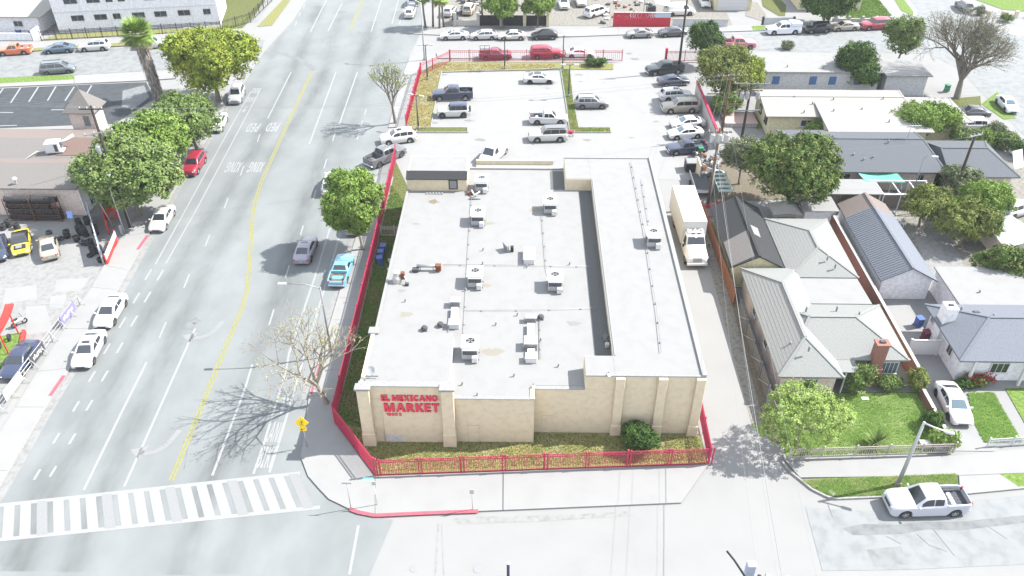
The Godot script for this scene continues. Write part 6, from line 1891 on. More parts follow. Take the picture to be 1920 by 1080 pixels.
	put("floor_band", box(Vector3(wl, 0.12, 0.06)), M.white_paint, W, Vector3(0, 3.42, 0.035))
	put("plinth", box(Vector3(wl, 0.5, 0.06)), M.stucco_grey, W, Vector3(0, 0.25, 0.032))
	for i in range(1, 6): put("panel_joint", box(Vector3(0.05, 6.8, 0.02)), M.stucco_grey, W, Vector3(-wl * 0.5 + i * wl / 6.0, 3.45, 0.012))
	for px in [153, 195, 225, 265, 306, 350, 393]:
		var u = (px - 112.0) / 302.0
		var w = 2.0 if px != 225 and px != 393 else 1.2
		var f = put("window", box(Vector3(w, 0.95, 0.1)), M.mid_grey, W, Vector3(-wl * 0.5 + u * wl, 2.35, 0.03))
		for e in [-0.25, 0.25]: put("pane", box(Vector3(w * 0.46, 0.8, 0.02)), M.glass, f, Vector3(e * w, 0, 0.045))
	for px in [145, 186, 215, 237, 290, 330, 370]:
		var u = (px - 108.0) / 302.0
		var w = 2.1 if px not in [215, 237] else 1.1
		var f = put("window", box(Vector3(w, 1.1, 0.1)), M.mid_grey, W, Vector3(-wl * 0.5 + u * wl, 5.3, 0.045))
		for e in [-0.25, 0.25]: put("pane", box(Vector3(w * 0.46, 0.95, 0.02)), M.glass, f, Vector3(e * w, 0, 0.045))
	put("roof", bevel(Vector3(wl + 0.6, 0.2, 9.6), 0.03), M.roof_white, W, Vector3(0, 7.0, -4.5))
	rail_fence("iron_fence", "thin black iron fence before the white building", [G(78, 76), G(250, 67), G(415, 58), G(470, 42), G(510, 2)], 1.6, M.black, 2.4, 0.9)
	# house at the far corner
	var Lh = thing("house", "cream white roofed house beside the white building", "house", Vector3(-86, 0, -140))
	walls(Lh, -96, -81.5, -146, -136.6, 2.9, M.stucco_white)
	plate("roof_plane", [Vector3(-100, 3.0, -135.8) - Lh.position, Vector3(-80.4, 3.0, -135.8) - Lh.position, Vector3(-79.8, 3.9, -147) - Lh.position, Vector3(-100, 3.9, -147) - Lh.position], 0.15, M.roof_cream, Lh)
	put("garden_wall", box(Vector3(14, 1.2, 0.2)), M.stucco_white, Lh, Vector3(-88.5, 0.6, -133.2) - Lh.position)
	put("garden_wall", box(Vector3(0.2, 1.6, 3.0)), M.stucco_white, Lh, Vector3(-81.3, 0.8, -134.6) - Lh.position)
	window(Lh, -85, 1.6, -136.55, 1.6, 1.0)
	var cl = thing("yard_clutter", "pale crates and a blue tub behind the low white wall", "clutter", G(40, 62))
	put("tub", lathe([[0.4, 0], [0.5, 0.6], [0.46, 0.6], [0.36, 0.05]], 10), M.blue_plastic, cl, Vector3(-0.4, 0, 0))
	for i in 4: put("crate", bevel(Vector3(0.6, 0.5, 0.5), 0.03), M.off_white, cl, Vector3(0.5 + i * 0.7, 0.25, 0.2 * (i % 2)))

func north_side() -> void:
	var z = -141.2
	# black panel fence with cream pillars
	var f = thing("panel_fence", "black panel fence between cream pillars", "fence", Vector3(-2, 0, z))
	var xs = [-11.9, -7.9, -3.9, 0.1, 4.1]
	for i in 5: put("pillar", bevel(Vector3(0.5, 2.3, 0.5), 0.03), M.stucco_cream if i > 2 else M.off_white, f, Vector3(xs[i] + 2, 1.15, 0))
	for i in range(1, 4): put("panel", box(Vector3(3.45, 1.8, 0.06)), M.black, f, Vector3((xs[i] + xs[i + 1]) * 0.5 + 2, 0.95, 0))
	put("low_wall", box(Vector3(3.4, 1.0, 0.2)), M.off_white, f, Vector3((xs[0] + xs[1]) * 0.5 + 2, 0.5, 0))
	# painted wall
	var r = thing("painted_wall", "red painted wall with white edged MECHANIC lettering", "wall", Vector3(20.2, 0, z - 0.1))
	put("wall", box(Vector3(9.8, 2.4, 0.2)), M.mural_red, r, Vector3(0, 1.2, 0))
	put("sky_patch", box(Vector3(3.4, 0.8, 0.02)), mat("pale_blue", lin(0.32, 0.37, 0.43), 0.8), r, Vector3(3.15, 1.98, 0.112))
	var tm = text_mesh("MECHANIC", 0.62, 0.03)
	put("lettering", tm, M.white_paint, r, Vector3(0.15, 1.93, 0.115)).scale = Vector3(1.0, 1.15, 1)
	put("lettering", text_mesh("MECHANIC", 0.58, 0.03), M.mural_red, r, Vector3(0.15, 1.93, 0.135)).scale = Vector3(1.0, 1.1, 1)
	var sc = st()
	for i in 9: bar(sc, Vector3(-4.3 + i * 0.3, 1.7 + 0.3 * (i % 2), 0.12), Vector3(-4.1 + i * 0.3, 2.0 - 0.2 * (i % 3), 0.12), 0.06, 0.02)
	for i in 14: bar(sc, Vector3(-3.2 + i * 0.36, 1.35 + 0.1 * (i % 2), 0.12), Vector3(-2.98 + i * 0.36, 1.25 + 0.15 * (i % 3), 0.12), 0.06, 0.02)
	put("scrawl", done(sc), mat("faded_white", lin(0.4, 0.28, 0.3), 0.8), r)
	put("coping", box(Vector3(9.9, 0.06, 0.26)), M.off_white, r, Vector3(0, 2.43, 0))
	var gw = thing("block_wall", "low grey block wall beside the red painted wall", "wall", Vector3(30.2, 0, z))
	put("wall", box(Vector3(9.4, 1.3, 0.2)), M.stucco_grey, gw, Vector3(0, 0.65, 0))
	put("coping", box(Vector3(9.5, 0.08, 0.28)), M.kerb, gw, Vector3(0, 1.34, 0))
	# scrap yard ground and litter
	var y = setting("scrap_yard")
	sheet("dirt", [Vector3(-14, 0, z - 0.3), Vector3(36, 0, z - 0.3), Vector3(38, 0, -185), Vector3(-16, 0, -185)], 0.0, M.pale_dirt, y)
	for i in 46:
		var p = Vector3(rng.randf_range(13, 25), 0, rng.randf_range(-158, -142.5))
		var k = rng.randi() % 4
		var sz = rng.randf_range(0.35, 1.0)
		var t = thing("scrap_piece", ["rusty scrap metal piece", "white scrap panel", "grey scrap machine part", "dark scrap part"][k] + " lying in the mechanic's yard", "scrap", p, rng.randf() * TAU, ["rusty scrap pieces", "white scrap panels", "grey scrap machine parts", "dark scrap parts"][k])
		var m = [M.rust, M.white_paint, M.galvanised, M.dark][k]
		put("plate", bevel(Vector3(sz, 0.25 * sz + 0.1, sz * 0.7), 0.04), m, t, Vector3(0, 0.15, 0), Vector3(rng.randf() * 0.3, 0, rng.randf() * 0.3))
		put("rod", tube_mesh([Vector3(-sz * 0.5, 0.2, 0), Vector3(sz * 0.6, 0.3 + 0.3 * rng.randf(), 0.1)], [0.04], 5), m, t)
	for i in 30:
		var p = Vector3(rng.randf_range(-13, -4), 0, rng.randf_range(-155, -142.5))
		var t = thing("scrap_piece", ["dark car part behind the palms", "grey junk piece behind the palms"][i % 2], "scrap", p, rng.randf() * TAU, ["dark car parts behind the palms", "grey junk behind the palms"][i % 2])
		put("block", bevel(Vector3(rng.randf_range(0.4, 1.3), rng.randf_range(0.2, 0.8), rng.randf_range(0.3, 0.9)), 0.05), [M.dark, M.galvanised][i % 2], t, Vector3(0, 0.25, 0), Vector3(0.1, 0, 0.15))
		put("rod", tube_mesh([Vector3(-0.4, 0.3, 0), Vector3(0.5, 0.7, 0.1)], [0.04], 5), M.rust, t)
	var gz = thing("shelter", "dark open shelter with pale blue tarpaulin roof in the scrap yard", "shelter", Vector3(23.2, 0, -146.5))
	for e in [[-1.8, -2], [1.8, -2], [1.8, 2], [-1.8, 2]]: put("post", box(Vector3(0.1, 2.6, 0.1)), M.metal, gz, Vector3(e[0], 1.3, e[1]))
	plate("tarpaulin", [Vector3(-0.4, 3.0, -2.6), Vector3(2.4, 2.4, -2.6), Vector3(2.4, 2.4, 2.2), Vector3(-0.4, 3.0, 2.2)], 0.03, mat("tarp_blue", lin(0.36, 0.42, 0.5), 0.6), gz)
	put("cabinet", bevel(Vector3(1.6, 1.9, 1.0), 0.03), M.dark, gz, Vector3(-0.9, 0.95, 0.4))
	# garage and houses
	var g = thing("garage", "cream garage with wide white door", "garage", Vector3(37.5, 0, -152.5))
	walls(g, 34.3, 40.8, -157, -149.9, 3.0, M.stucco_cream)
	put("roof", bevel(Vector3(7.2, 0.2, 7.6), 0.03), M.roof_cream, g, Vector3(37.5, 3.1, -153.4) - g.position)
	put("door", box(Vector3(5.4, 2.5, 0.06)), M.white_paint, g, Vector3(37.4, 1.25, -149.86) - g.position)
	for i in 3: put("door_groove", box(Vector3(5.4, 0.03, 0.02)), M.stucco_grey, g, Vector3(37.4, 0.7 + i * 0.6, -149.825) - g.position)
	var wg = thing("panel_gate", "white panel gate between dark posts", "gate", Vector3(43.8, 0, -142.3))
	put("panel", box(Vector3(4.9, 1.3, 0.08)), M.white_paint, wg, Vector3(0, 0.7, 0))
	for e in [-2.6, 2.7]: put("post", box(Vector3(0.35, 1.5, 0.3)), M.dark, wg, Vector3(e, 0.75, 0))
	var h = thing("house", "pale yellow house behind the weeping tree", "house", Vector3(54.5, 0, -154))
	walls(h, 49.5, 60.5, -160, -150.2, 3.2, M.stucco_cream)
	hip(h, 49, 61, -160.5, -149.7, 3.2, 5.0, [M.shingle_brown], false, 4, 4)
	window(h, 52.2, 1.7, -150.15, 1.5, 1.2)
	var gs = setting("lawn", "lawns and pavings of the houses on the far side")
	sheet("grass", GL([[1430, 12], [1460, 30], [1472, 30], [1474, 10], [1450, -15], [1425, -15]]), 0.02, M.turf, gs)
	sheet("grass", GL([[1585, 36], [1672, 30], [1640, -10], [1598, -15]]), 0.02, M.lawn, gs)
	sheet("grass", GL([[1408, 50], [1436, 49], [1440, 57], [1412, 58]]), 0.125, M.lawn, gs)
	sheet("grass", GL([[1672, -10], [1690, 20], [1712, 30], [1712, 22], [1688, -10]]), 0.02, M.lawn, gs)
	sheet("grass", GL([[1830, 0], [1880, 18], [1925, 22], [1925, -10], [1820, -12]]), 0.02, M.lawn, gs)
	sheet("dirt", GL([[1398, 30], [1425, 38], [1445, 40], [1420, 5], [1400, 0]]), 0.02, M.pale_dirt, gs)
	tufts("far_lawn_grass", "bright lawn behind the low wall on the far side", GL([[1585, 36], [1672, 30], [1640, -10], [1598, -15]]), 0.02, 4000, [Color(0.09, 0.16, 0.03), Color(0.12, 0.18, 0.04)], 0.14)
	var lw = thing("garden_wall", "low pale wall with posts before the bright far lawn", "wall", G(1630, 40))
	put("wall", box(Vector3(13, 0.5, 0.2)), M.off_white, lw, Vector3(0, 0.25, 0))
	for i in 6: put("post", box(Vector3(0.35, 0.9, 0.35)), M.off_white, lw, Vector3(-6 + i * 2.4, 0.45, 0))
	var rf = thing("garden_fence", "low rail fence with tan pillars by the far east lawn", "fence", G(1890, 33))
	for i in 4: put("pillar", box(Vector3(0.5, 1.2, 0.5)), M.stucco, rf, Vector3(-3.5 + i * 2.4, 0.6, 0))
	for yy in [0.35, 0.85]: put("rail", box(Vector3(8.2, 0.08, 0.06)), M.white_paint, rf, Vector3(0.2, yy, 0))

# ---------------------------------------------------------------- poles and wires
func sag(a: Vector3, b: Vector3, drop: float, n = 14) -> Array:
	var o = []
	for i in n + 1:
		var t = float(i) / n
		o.append(a.lerp(b, t) - Vector3(0, drop * 4.0 * t * (1.0 - t), 0))
	return o

func wire(label: String, a: Vector3, b: Vector3, drop: float, r = 0.009, group = "overhead wires") -> void:
	var o = put("overhead_wire", tube_mesh(sag(a, b, drop), [r], 5), M.wire, self)
	tag(o, label, "wire", group)

func crossarm(t: Node3D, y: float, l: float, turn: float, m, insulators = true) -> void:
	var arm = put("crossarm", box(Vector3(l, 0.12, 0.1)), m, t, Vector3(0, y, 0.14), Vector3(0, turn, 0))
	if insulators:
		for i in 4: put("insulator", lathe([[0.05, 0], [0.07, 0.1], [0.04, 0.2], [0, 0.2]], 8), M.off_white, arm, Vector3(-l * 0.46 + i * l * 0.307, 0.06, 0))
	for e in [-1.0, 1.0]:
		var s = st()
		bar(s, Vector3(e * l * 0.3, -0.05, 0), Vector3(0, -0.7, -0.1), 0.04, 0.04)
		put("arm_brace", done(s), M.galvanised, arm)

func transformer(t: Node3D, at: Vector3) -> void:
	var c = put("transformer", lathe([[0.0, 0], [0.24, 0.03], [0.27, 0.1], [0.27, 0.85], [0.2, 0.95], [0, 0.97]], 14), M.metal, t, at)
	put("bushing", lathe([[0.05, 0], [0.07, 0.12], [0.03, 0.26], [0, 0.26]], 7), M.off_white, c, Vector3(0.08, 0.93, 0))
	put("hanger", box(Vector3(0.12, 0.5, 0.3)), M.galvanised, c, Vector3(0, 0.5, -0.3))

func utility_pole(label: String, at: Vector3, h: float, m, lean = Vector3.ZERO) -> Node3D:
	var t = thing("utility_pole", label, "utility pole", at)
	put("pole", tube_mesh([Vector3.ZERO, Vector3(lean.x * 0.5, h * 0.5, lean.z * 0.5), Vector3(lean.x, h, lean.z)], [0.19, 0.16, 0.12], 10), m, t)
	return t

func street_light(label: String, at: Vector3, h: float, arm: Vector3, m, double = false, r = 0.09) -> Node3D:
	var t = thing("street_lamp", label, "street lamp", at)
	put("pole", tube_mesh([Vector3.ZERO, Vector3(0, h, 0)], [r * 1.25, r * 0.75], 8), m, t)
	put("base", bevel(Vector3(0.36, 0.4, 0.36), 0.04), M.kerb, t, Vector3(0, 0.2, 0))
	for e in ([1.0, -1.0] if double else [1.0]):
		var v = arm * e
		put("arm", tube_mesh([Vector3(0, h - 0.1, 0), Vector3(v.x * 0.5, h + arm.y * 0.8, v.z * 0.5), Vector3(v.x, h + arm.y, v.z)], [r * 0.6, r * 0.5, r * 0.5], 6), m, t)
		var hd = put("lamp_head", bevel(Vector3(0.75, 0.14, 0.3), 0.06), M.metal, t, Vector3(v.x * 1.2, h + arm.y, v.z * 1.2), Vector3(0, atan2(-v.z, v.x), 0))
		put("lens", box(Vector3(0.5, 0.04, 0.22)), M.lamp_lens, hd, Vector3(0.05, -0.08, 0))
	return t

func poles() -> void:
	# tall dark pole by the tyre shop
	var L = utility_pole("tall dark utility pole beside the tyre shop's white end wall", Vector3(-43.2, 0, -76.3), 14.5, M.dark_wood_pole)
	crossarm(L, 14.2, 2.4, 0.0, M.dark_wood_pole)
	crossarm(L, 11.6, 2.8, 0.5, M.galvanised)
	transformer(L, Vector3(-0.55, 9.2, 0.1))
	put("conduit", tube_mesh([Vector3(0.2, 0.1, 0.1), Vector3(0.15, 9.0, 0.1)], [0.05], 6), M.metal, L)
	var L2 = thing("steel_post", "thin pale steel post beside the tall dark utility pole", "post", Vector3(-43.3, 0, -75.0))
	put("post", tube_mesh([Vector3.ZERO, Vector3(0, 7.4, 0)], [0.08, 0.06], 8), M.metal, L2)
	put("base_box", box(Vector3(0.3, 1.2, 0.25)), M.metal, L2, Vector3(-0.25, 0.6, 0))
	put("head", bevel(Vector3(0.7, 0.15, 0.3), 0.05), M.metal, L2, Vector3(0.2, 7.4, 0))
	var L3 = thing("steel_post", "slanted white pipe post beside the red gate", "post", G(212, 425))
	put("post", tube_mesh([Vector3.ZERO, Vector3(-0.7, 4.5, 0.2)], [0.06, 0.05], 8), M.off_white, L3)
	put("foot", box(Vector3(0.3, 0.1, 0.3)), M.kerb, L3, Vector3(0, 0.05, 0))
	# poles by the alley
	var A = utility_pole("brown utility pole with three white transformers beside the alley gate", Vector3(21.2, 0, -81.7), 9.9, M.wood_pole)
	crossarm(A, 9.5, 2.6, 0.0, M.wood_pole)
	crossarm(A, 8.2, 2.8, 0.0, M.galvanised, false)
	for x in [-0.75, 0.0, 0.75]: transformer(A, Vector3(x, 8.4, 0.3))
	put("guard", tube_mesh([Vector3(0.15, 0, 0.15), Vector3(0.12, 5.5, 0.12)], [0.08], 6), M.metal, A)
	var B = utility_pole("brown utility pole with stacked crossarms behind the car park wall", Vector3(25.9, 0, -98.9), 9.0, M.wood_pole)
	crossarm(B, 8.7, 2.2, 0.2, M.wood_pole)
	crossarm(B, 6.4, 5.4, 0.06, M.wood_pole)
	crossarm(B, 4.9, 3.6, 0.1, M.wood_pole, false)
	var C = utility_pole("dark utility pole with hanging transformers beside the pale yellow house", Vector3(28.6, 0, -98.7), 8.0, M.dark_wood_pole)
	crossarm(C, 7.8, 4.6, -0.05, M.galvanised)
	crossarm(C, 6.9, 3.0, 0.0, M.wood_pole)
	crossarm(C, 4.2, 3.2, 0.05, M.galvanised, false)
	for x in [-1.0, -0.35, 1.0]: transformer(C, Vector3(x, 5.8, 0.25))
	var D = utility_pole("dark utility pole standing in the garden trees before the slate roof", Vector3(49.6, 0, -83.3), 8.8, M.dark_wood_pole)
	crossarm(D, 8.5, 1.8, 0.4, M.metal)
	var N = utility_pole("dark utility pole at the rear gate rising past the top of the street", Vector3(23.6, 0, -121.2), 12.5, M.dark_wood_pole)
	crossarm(N, 12.0, 2.4, 0.0, M.dark_wood_pole)
	var S = utility_pole("utility pole with crossarm and grey transformer box beside the south street", Vector3(13.3, 0, -27.2), 9.3, M.dark_wood_pole)
	crossarm(S, 9.0, 3.6, 0.1, M.dark_wood_pole)
	transformer(S, Vector3(0.75, 7.6, -0.4))
	put("switch_box", bevel(Vector3(0.5, 1.1, 0.4), 0.04), mat("pole_box", lin(0.3, 0.34, 0.42), 0.5), S, Vector3(-0.2, 8.6, -0.9))
	put("bracket", tube_mesh([Vector3(-0.4, 8.4, -0.2), Vector3(-1.1, 9.0, -1.2), Vector3(-1.5, 9.3, -1.6)], [0.07], 6), M.black, S)
	var Q = thing("sign_post", "dark post standing beside the south street", "post", G(953, 1100))
	put("post", tube_mesh([Vector3.ZERO, Vector3(0, 2.6, 0)], [0.1, 0.1], 8), mat("navy_post", lin(0.03, 0.03, 0.07), 0.5), Q)
	put("cap", lathe([[0.13, 0], [0.13, 0.06], [0, 0.08]], 8), M.metal, Q, Vector3(0, 2.6, 0))
	put("foot", box(Vector3(0.4, 0.06, 0.4)), M.kerb, Q, Vector3(0, 0.03, 0))
	# street lamps
	street_light("grey street lamp with long arm beside the spring tree", Vector3(-17.0, 0.12, -55.5), 7.6, Vector3(-2.6, 0.45, 0.1), M.galvanised)
	street_light("pale street lamp on the verge beside the silver pickup", Vector3(28.5, 0.1, -41.4), 6.8, Vector3(1.3, -0.3, 0.55), M.metal, false, 0.13)
	street_light("tall pale street lamp at the car park corner", Vector3(-15.6, 0.12, -125.2), 9.0, Vector3(-2.6, 0.6, -0.6), M.metal)
	street_light("twin headed lamp on the dry corner strip", Vector3(-14.4, 0.06, -117.7), 5.3, Vector3(0.7, 0.05, 0), M.dark, true)
	street_light("twin headed lamp behind the middle of the rear strip", Vector3(-2.9, 0.06, -122.0), 5.0, Vector3(0.5, 0.05, 0), M.dark, true)
	street_light("twin headed lamp at the head of the grass divider", Vector3(6.0, 0.06, -122.3), 5.1, Vector3(0.5, 0.05, 0), M.dark, true)
	street_light("twin headed lamp on the grass divider", Vector3(6.5, 0.06, -111.8), 4.8, Vector3(0.75, 0.05, 0), M.dark, true)
	street_light("twin headed lamp at the street end of the dry strip", Vector3(-14.0, 0.06, -101.1), 4.8, Vector3(0.6, 0.05, 0.2), M.dark, true)
	street_light("yard lamp with white head before the slate roof", Vector3(44.7, 0, -83.0), 6.0, Vector3(0.9, 0.05, 0.1), M.mid_grey, false, 0.06)
	# wires
	var tops = [Vector3(20.0, 9.75, -81.6), Vector3(20.8, 9.75, -81.6), Vector3(21.7, 9.75, -81.6), Vector3(22.4, 9.75, -81.6)]
	var ends = [Vector3(13.0, 9.2, -25.4), Vector3(14.1, 9.2, -25.4), Vector3(15.3, 9.2, -25.3), Vector3(16.3, 9.2, -25.3)]
	for i in [0, 1, 3]:
		wire("long overhead wire above the alley from transformer pole to south street", tops[i], ends[i], 0.9, 0.0075, "alley power wires")
		wire("overhead wire between the two brown alley poles", tops[i], Vector3(24.9 + i * 0.65, 8.95, -98.7), 0.3, 0.0075, "short alley wires")
	wire("thick bundled cable sagging over the alley edge", Vector3(21.1, 7.3, -81.5), Vector3(15.0, 7.2, -25.5), 0.8, 0.02, "bundled cables")
	for i in 4:
		wire("overhead wire crossing the main street to the car park poles", Vector3(-44.2 + i * 0.7, 14.35, -76.2), Vector3(25.0 + i * 0.5, 8.9 - 0.5 * (i % 2), -98.8), 1.4, 0.0075, "main street wires")
		wire("overhead wire leaving the tall dark pole westwards", Vector3(-44.2 + i * 0.7, 14.35, -76.2), Vector3(-110, 13.5, -88 - i * 3.0), 1.0, 0.0075, "west wires")
	for i in 3:
		wire("overhead wire from the car park poles to the rear gate pole", Vector3(25.2 + i * 0.7, 8.9, -98.9), Vector3(22.8 + i * 0.8, 12.2, -121.1), 0.4, 0.0075, "rear wires")
		wire("overhead wire running east from the dark transformer pole", Vector3(28.0 + i * 0.5, 8.05 - i * 0.4, -98.6), Vector3(95, 8.5, -97 - i * 4.0), 1.6, 0.0075, "east wires")
	wire("service wire from the transformer pole to the garden pole", Vector3(21.4, 8.4, -81.5), Vector3(49.4, 8.4, -83.2), 1.2, 0.012, "garden wires")
	wire("service wire leaving the garden pole eastwards", Vector3(49.6, 8.5, -83.2), Vector3(90, 8.0, -84), 1.2, 0.012, "garden wires")
	wire("low cable hanging over the tyre shop yard", Vector3(-43.3, 8.2, -76.2), Vector3(-70, 4.6, -70), 0.9, 0.02, "yard cables")

func small_things() -> void:
	# pedestrian crossing sign
	var s = thing("warning_sign", "yellow diamond pedestrian sign with arrow plate at the corner", "sign", Vector3(-16.9, 0.12, -44.6))
	put("post", tube_mesh([Vector3.ZERO, Vector3(0, 3.1, 0)], [0.035], 6), M.metal, s)
	var dp = put("diamond", box(Vector3(0.78, 0.78, 0.03)), M.yellow_sign, s, Vector3(0, 2.75, 0.05))
	dp.rotation = Vector3(-0.25, 0, PI / 4)
	var fg = put("pictogram", st_person(), M.black, s, Vector3(0, 2.75, 0.08), Vector3(-0.25, 0, 0))
	var ap = put("arrow_plate", box(Vector3(0.55, 0.32, 0.03)), M.yellow_sign, s, Vector3(0, 2.05, 0.05), Vector3(-0.25, 0, 0))
	var a = st()
	bar(a, Vector3(0.18, 0.1, 0.02), Vector3(-0.1, -0.05, 0.02), 0.05, 0.01)
	tri(a, Vector3(-0.2, -0.1, 0.022), Vector3(-0.03, -0.1, 0.022), Vector3(-0.12, 0.05, 0.022))
	put("arrow", done(a), M.black, ap)
	# street bins behind the red fence
	var k = 0
	for p in [[-14.6, -71.8], [-14.7, -70.7], [-14.65, -69.6], [-13.3, -69.0], [-13.2, -67.4]]:
		var c = thing("wheelie_bin", "blue grey wheeled bin behind the red fence" if k < 3 else "pale blue wheeled bin beside the market wall", "bin", Vector3(p[0], 0.1, p[1]), 0.1 * k, "wheeled bins behind the red fence" if k < 3 else "wheeled bins beside the market wall")
		var bm = M.blue_plastic if k < 3 else mat("bin_pale_%d" % k, lin(0.25, 0.28, 0.33), 0.6)
		put("body", loft([[Vector3(-0.24, 0.05, -0.26), Vector3(0.24, 0.05, -0.26), Vector3(0.24, 0.05, 0.26), Vector3(-0.24, 0.05, 0.26), Vector3(-0.24, 0.05, -0.26)], [Vector3(-0.3, 0.95, -0.34), Vector3(0.3, 0.95, -0.34), Vector3(0.3, 0.95, 0.34), Vector3(-0.3, 0.95, 0.34), Vector3(-0.3, 0.95, -0.34)]], false, false), bm, c)
		put("lid", bevel(Vector3(0.66, 0.07, 0.74), 0.03), bm, c, Vector3(0, 0.99, 0))
		for e in [-1, 1]: put("wheel", lathe([[0.1, -0.03], [0.1, 0.03], [0, 0.03]], 10), M.tyre, c, Vector3(e * 0.24, 0.1, -0.28), Vector3(0, 0, PI / 2))
		k += 1
	var bins = [[1720, 612, "blue_plastic", "dark blue wheeled bin beside the white house"], [1733, 638, "maroon", "maroon wheeled bin beside the white house"], [1312, 290, "green_plastic", "green wheeled bin at the scrap heap"], [1774, 172, "green_plastic", "dark green wheeled bin beside the bare tree"]]
	for p in bins:
		var c = thing("wheelie_bin", p[3], "bin", G(p[0], p[1]), 0.2)
		put("body", bevel(Vector3(0.6, 0.95, 0.65), 0.06), M[p[2]], c, Vector3(0, 0.55, 0))
		put("lid", bevel(Vector3(0.68, 0.08, 0.74), 0.03), M[p[2]], c, Vector3(0, 1.06, 0))
		for e in [-1, 1]: put("wheel", lathe([[0.1, -0.03], [0.1, 0.03], [0, 0.03]], 10), M.tyre, c, Vector3(e * 0.24, 0.1, -0.3), Vector3(0, 0, PI / 2))
	# scrap beside the alley
	var lbl = ["rusty beam in the scrap heap beside the alley pole", "white appliance shell in the scrap heap", "dark machine part in the scrap heap", "grey sheet in the scrap heap"]
	for i in 34:
		var q = G(rng.randf_range(1300, 1362), rng.randf_range(285, 340))
		var kind = i % 4
		var t = thing("scrap_piece", lbl[kind], "scrap", q, rng.randf() * TAU, lbl[kind])
		var z = rng.randf_range(0.4, 1.1)
		put("block", bevel(Vector3(z, z * 0.5, z * 0.6), 0.04), [M.rust, M.off_white, M.dark, M.galvanised][kind], t, Vector3(0, 0.3 + rng.randf() * 0.4, 0), Vector3(rng.randf() * 0.6, 0, rng.randf() * 0.6))
		put("leg", box(Vector3(0.08, 0.5, 0.08)), M.rust, t, Vector3(0.1, 0.25, 0))
	var bn = thing("waste_container", "black open waste container by the dark blue small pickup", "container", G(1298, 318))
	put("body", bevel(Vector3(1.9, 1.1, 1.5), 0.05), M.black, bn, Vector3(0, 0.6, 0))
	put("rim", bevel(Vector3(2.0, 0.1, 1.6), 0.03), M.dark, bn, Vector3(0, 1.18, 0))
	put("inside", box(Vector3(1.7, 0.02, 1.3)), M.mid_grey, bn, Vector3(0, 1.24, 0))
	var fence2 = thing("panel_screen", "tall tan panel screening the scrap heap", "screen", G(1309, 338), 0.0)
	put("panel", box(Vector3(0.12, 2.2, 2.6)), M.stucco, fence2, Vector3(0, 1.1, -0.6))
	put("post", box(Vector3(0.14, 2.4, 0.14)), M.mid_grey, fence2, Vector3(0, 1.2, 0.75))
	var tr = thing("trailer", "dark flat trailer behind the scrap screen", "trailer", G(1328, 372))
	put("deck", box(Vector3(2.0, 0.15, 4.6)), M.dark, tr, Vector3(-0.6, 0.7, -2.2))
	for z in [-3.2, -1.2]:
		for e in [-1, 1]: put("wheel", lathe([[0.3, -0.1], [0.3, 0.1], [0, 0.1]], 12), M.tyre, tr, Vector3(-0.6 + e * 1.05, 0.3, z), Vector3(0, 0, PI / 2))
	put("side_rail", box(Vector3(0.06, 0.5, 4.6)), M.mid_grey, tr, Vector3(-1.6, 1.0, -2.2))
	var sl = thing("shelving", "pale green metal shelving frame beside the alley pole", "shelving", G(1357, 380))
	for i in 5:
		put("shelf", box(Vector3(1.7, 0.06, 0.5)), mat("pale_green", lin(0.22, 0.28, 0.25), 0.6), sl, Vector3(0, 1.6 - i * 0.02, -i * 1.0))
		put("tray", bevel(Vector3(1.0, 0.3, 0.4), 0.04), M.dark, sl, Vector3(0, 1.4, -i * 1.0 - 0.5))
	for e in [-0.8, 0.8]:
		put("side", box(Vector3(0.08, 0.08, 4.8)), mat("pale_green2", lin(0.25, 0.3, 0.28), 0.6), sl, Vector3(e, 1.62, -2.0))
		for z in [0.0, -4.0]: put("leg", box(Vector3(0.08, 1.6, 0.08)), M.galvanised, sl, Vector3(e, 0.8, z))
	var rg = rail_fence("iron_gate", "pinkish red gate across the alley by the transformer pole", [G(1318, 410), G(1366, 402)], 1.8, M.fence_red, 1.8, 0.14)
	rg.set_meta("category", "gate")
	# house odds and ends
	for p in [[1722, 728, "grey concrete bench end before the tan house", "kerb"], [1733, 838, "pale planter box at the lawn's corner", "off_white"], [1760, 845, "grey crate at the lawn's corner", "mid_grey"]]:
		var c = thing("garden_box", p[2], "box", G(p[0], p[1]))
		put("box", bevel(Vector3(0.9, 0.5, 0.5), 0.05), M[p[3]], c, Vector3(0, 0.25, 0))
		put("lid", bevel(Vector3(0.98, 0.06, 0.58), 0.02), M[p[3]], c, Vector3(0, 0.52, 0))
	var an = thing("tv_antenna", "spiny television antenna on the slate roof", "antenna", Vector3(46.2, 4.1, -91))
	put("mast", tube_mesh([Vector3.ZERO, Vector3(0, 1.8, 0)], [0.03], 6), M.metal, an)
	put("boom", tube_mesh([Vector3(-1.4, 1.8, 0), Vector3(1.2, 1.8, 0.1)], [0.025], 6), M.metal, an)
	for i in 8: put("element", tube_mesh([Vector3(-1.3 + i * 0.33, 1.8, -0.3 - 0.08 * i), Vector3(-1.3 + i * 0.33, 1.8, 0.3 + 0.08 * i)], [0.015], 5), M.metal, an)
	for p in [[1692, 425, "white plastic garden chair by the blue roofed garage"], [1868, 690, "pale garden chair on the white house porch"]]:
		var c = thing("garden_chair", p[2], "chair", G(p[0], p[1]), 0.6)
		put("seat", bevel(Vector3(0.5, 0.05, 0.5), 0.02), M.white_paint, c, Vector3(0, 0.42, 0))
		put("backrest", bevel(Vector3(0.5, 0.5, 0.05), 0.02), M.white_paint, c, Vector3(0, 0.7, -0.23))
		for e in [[-0.2, -0.2], [0.2, -0.2], [0.2, 0.2], [-0.2, 0.2]]: put("leg", box(Vector3(0.05, 0.42, 0.05)), M.white_paint, c, Vector3(e[0], 0.21, e[1]))
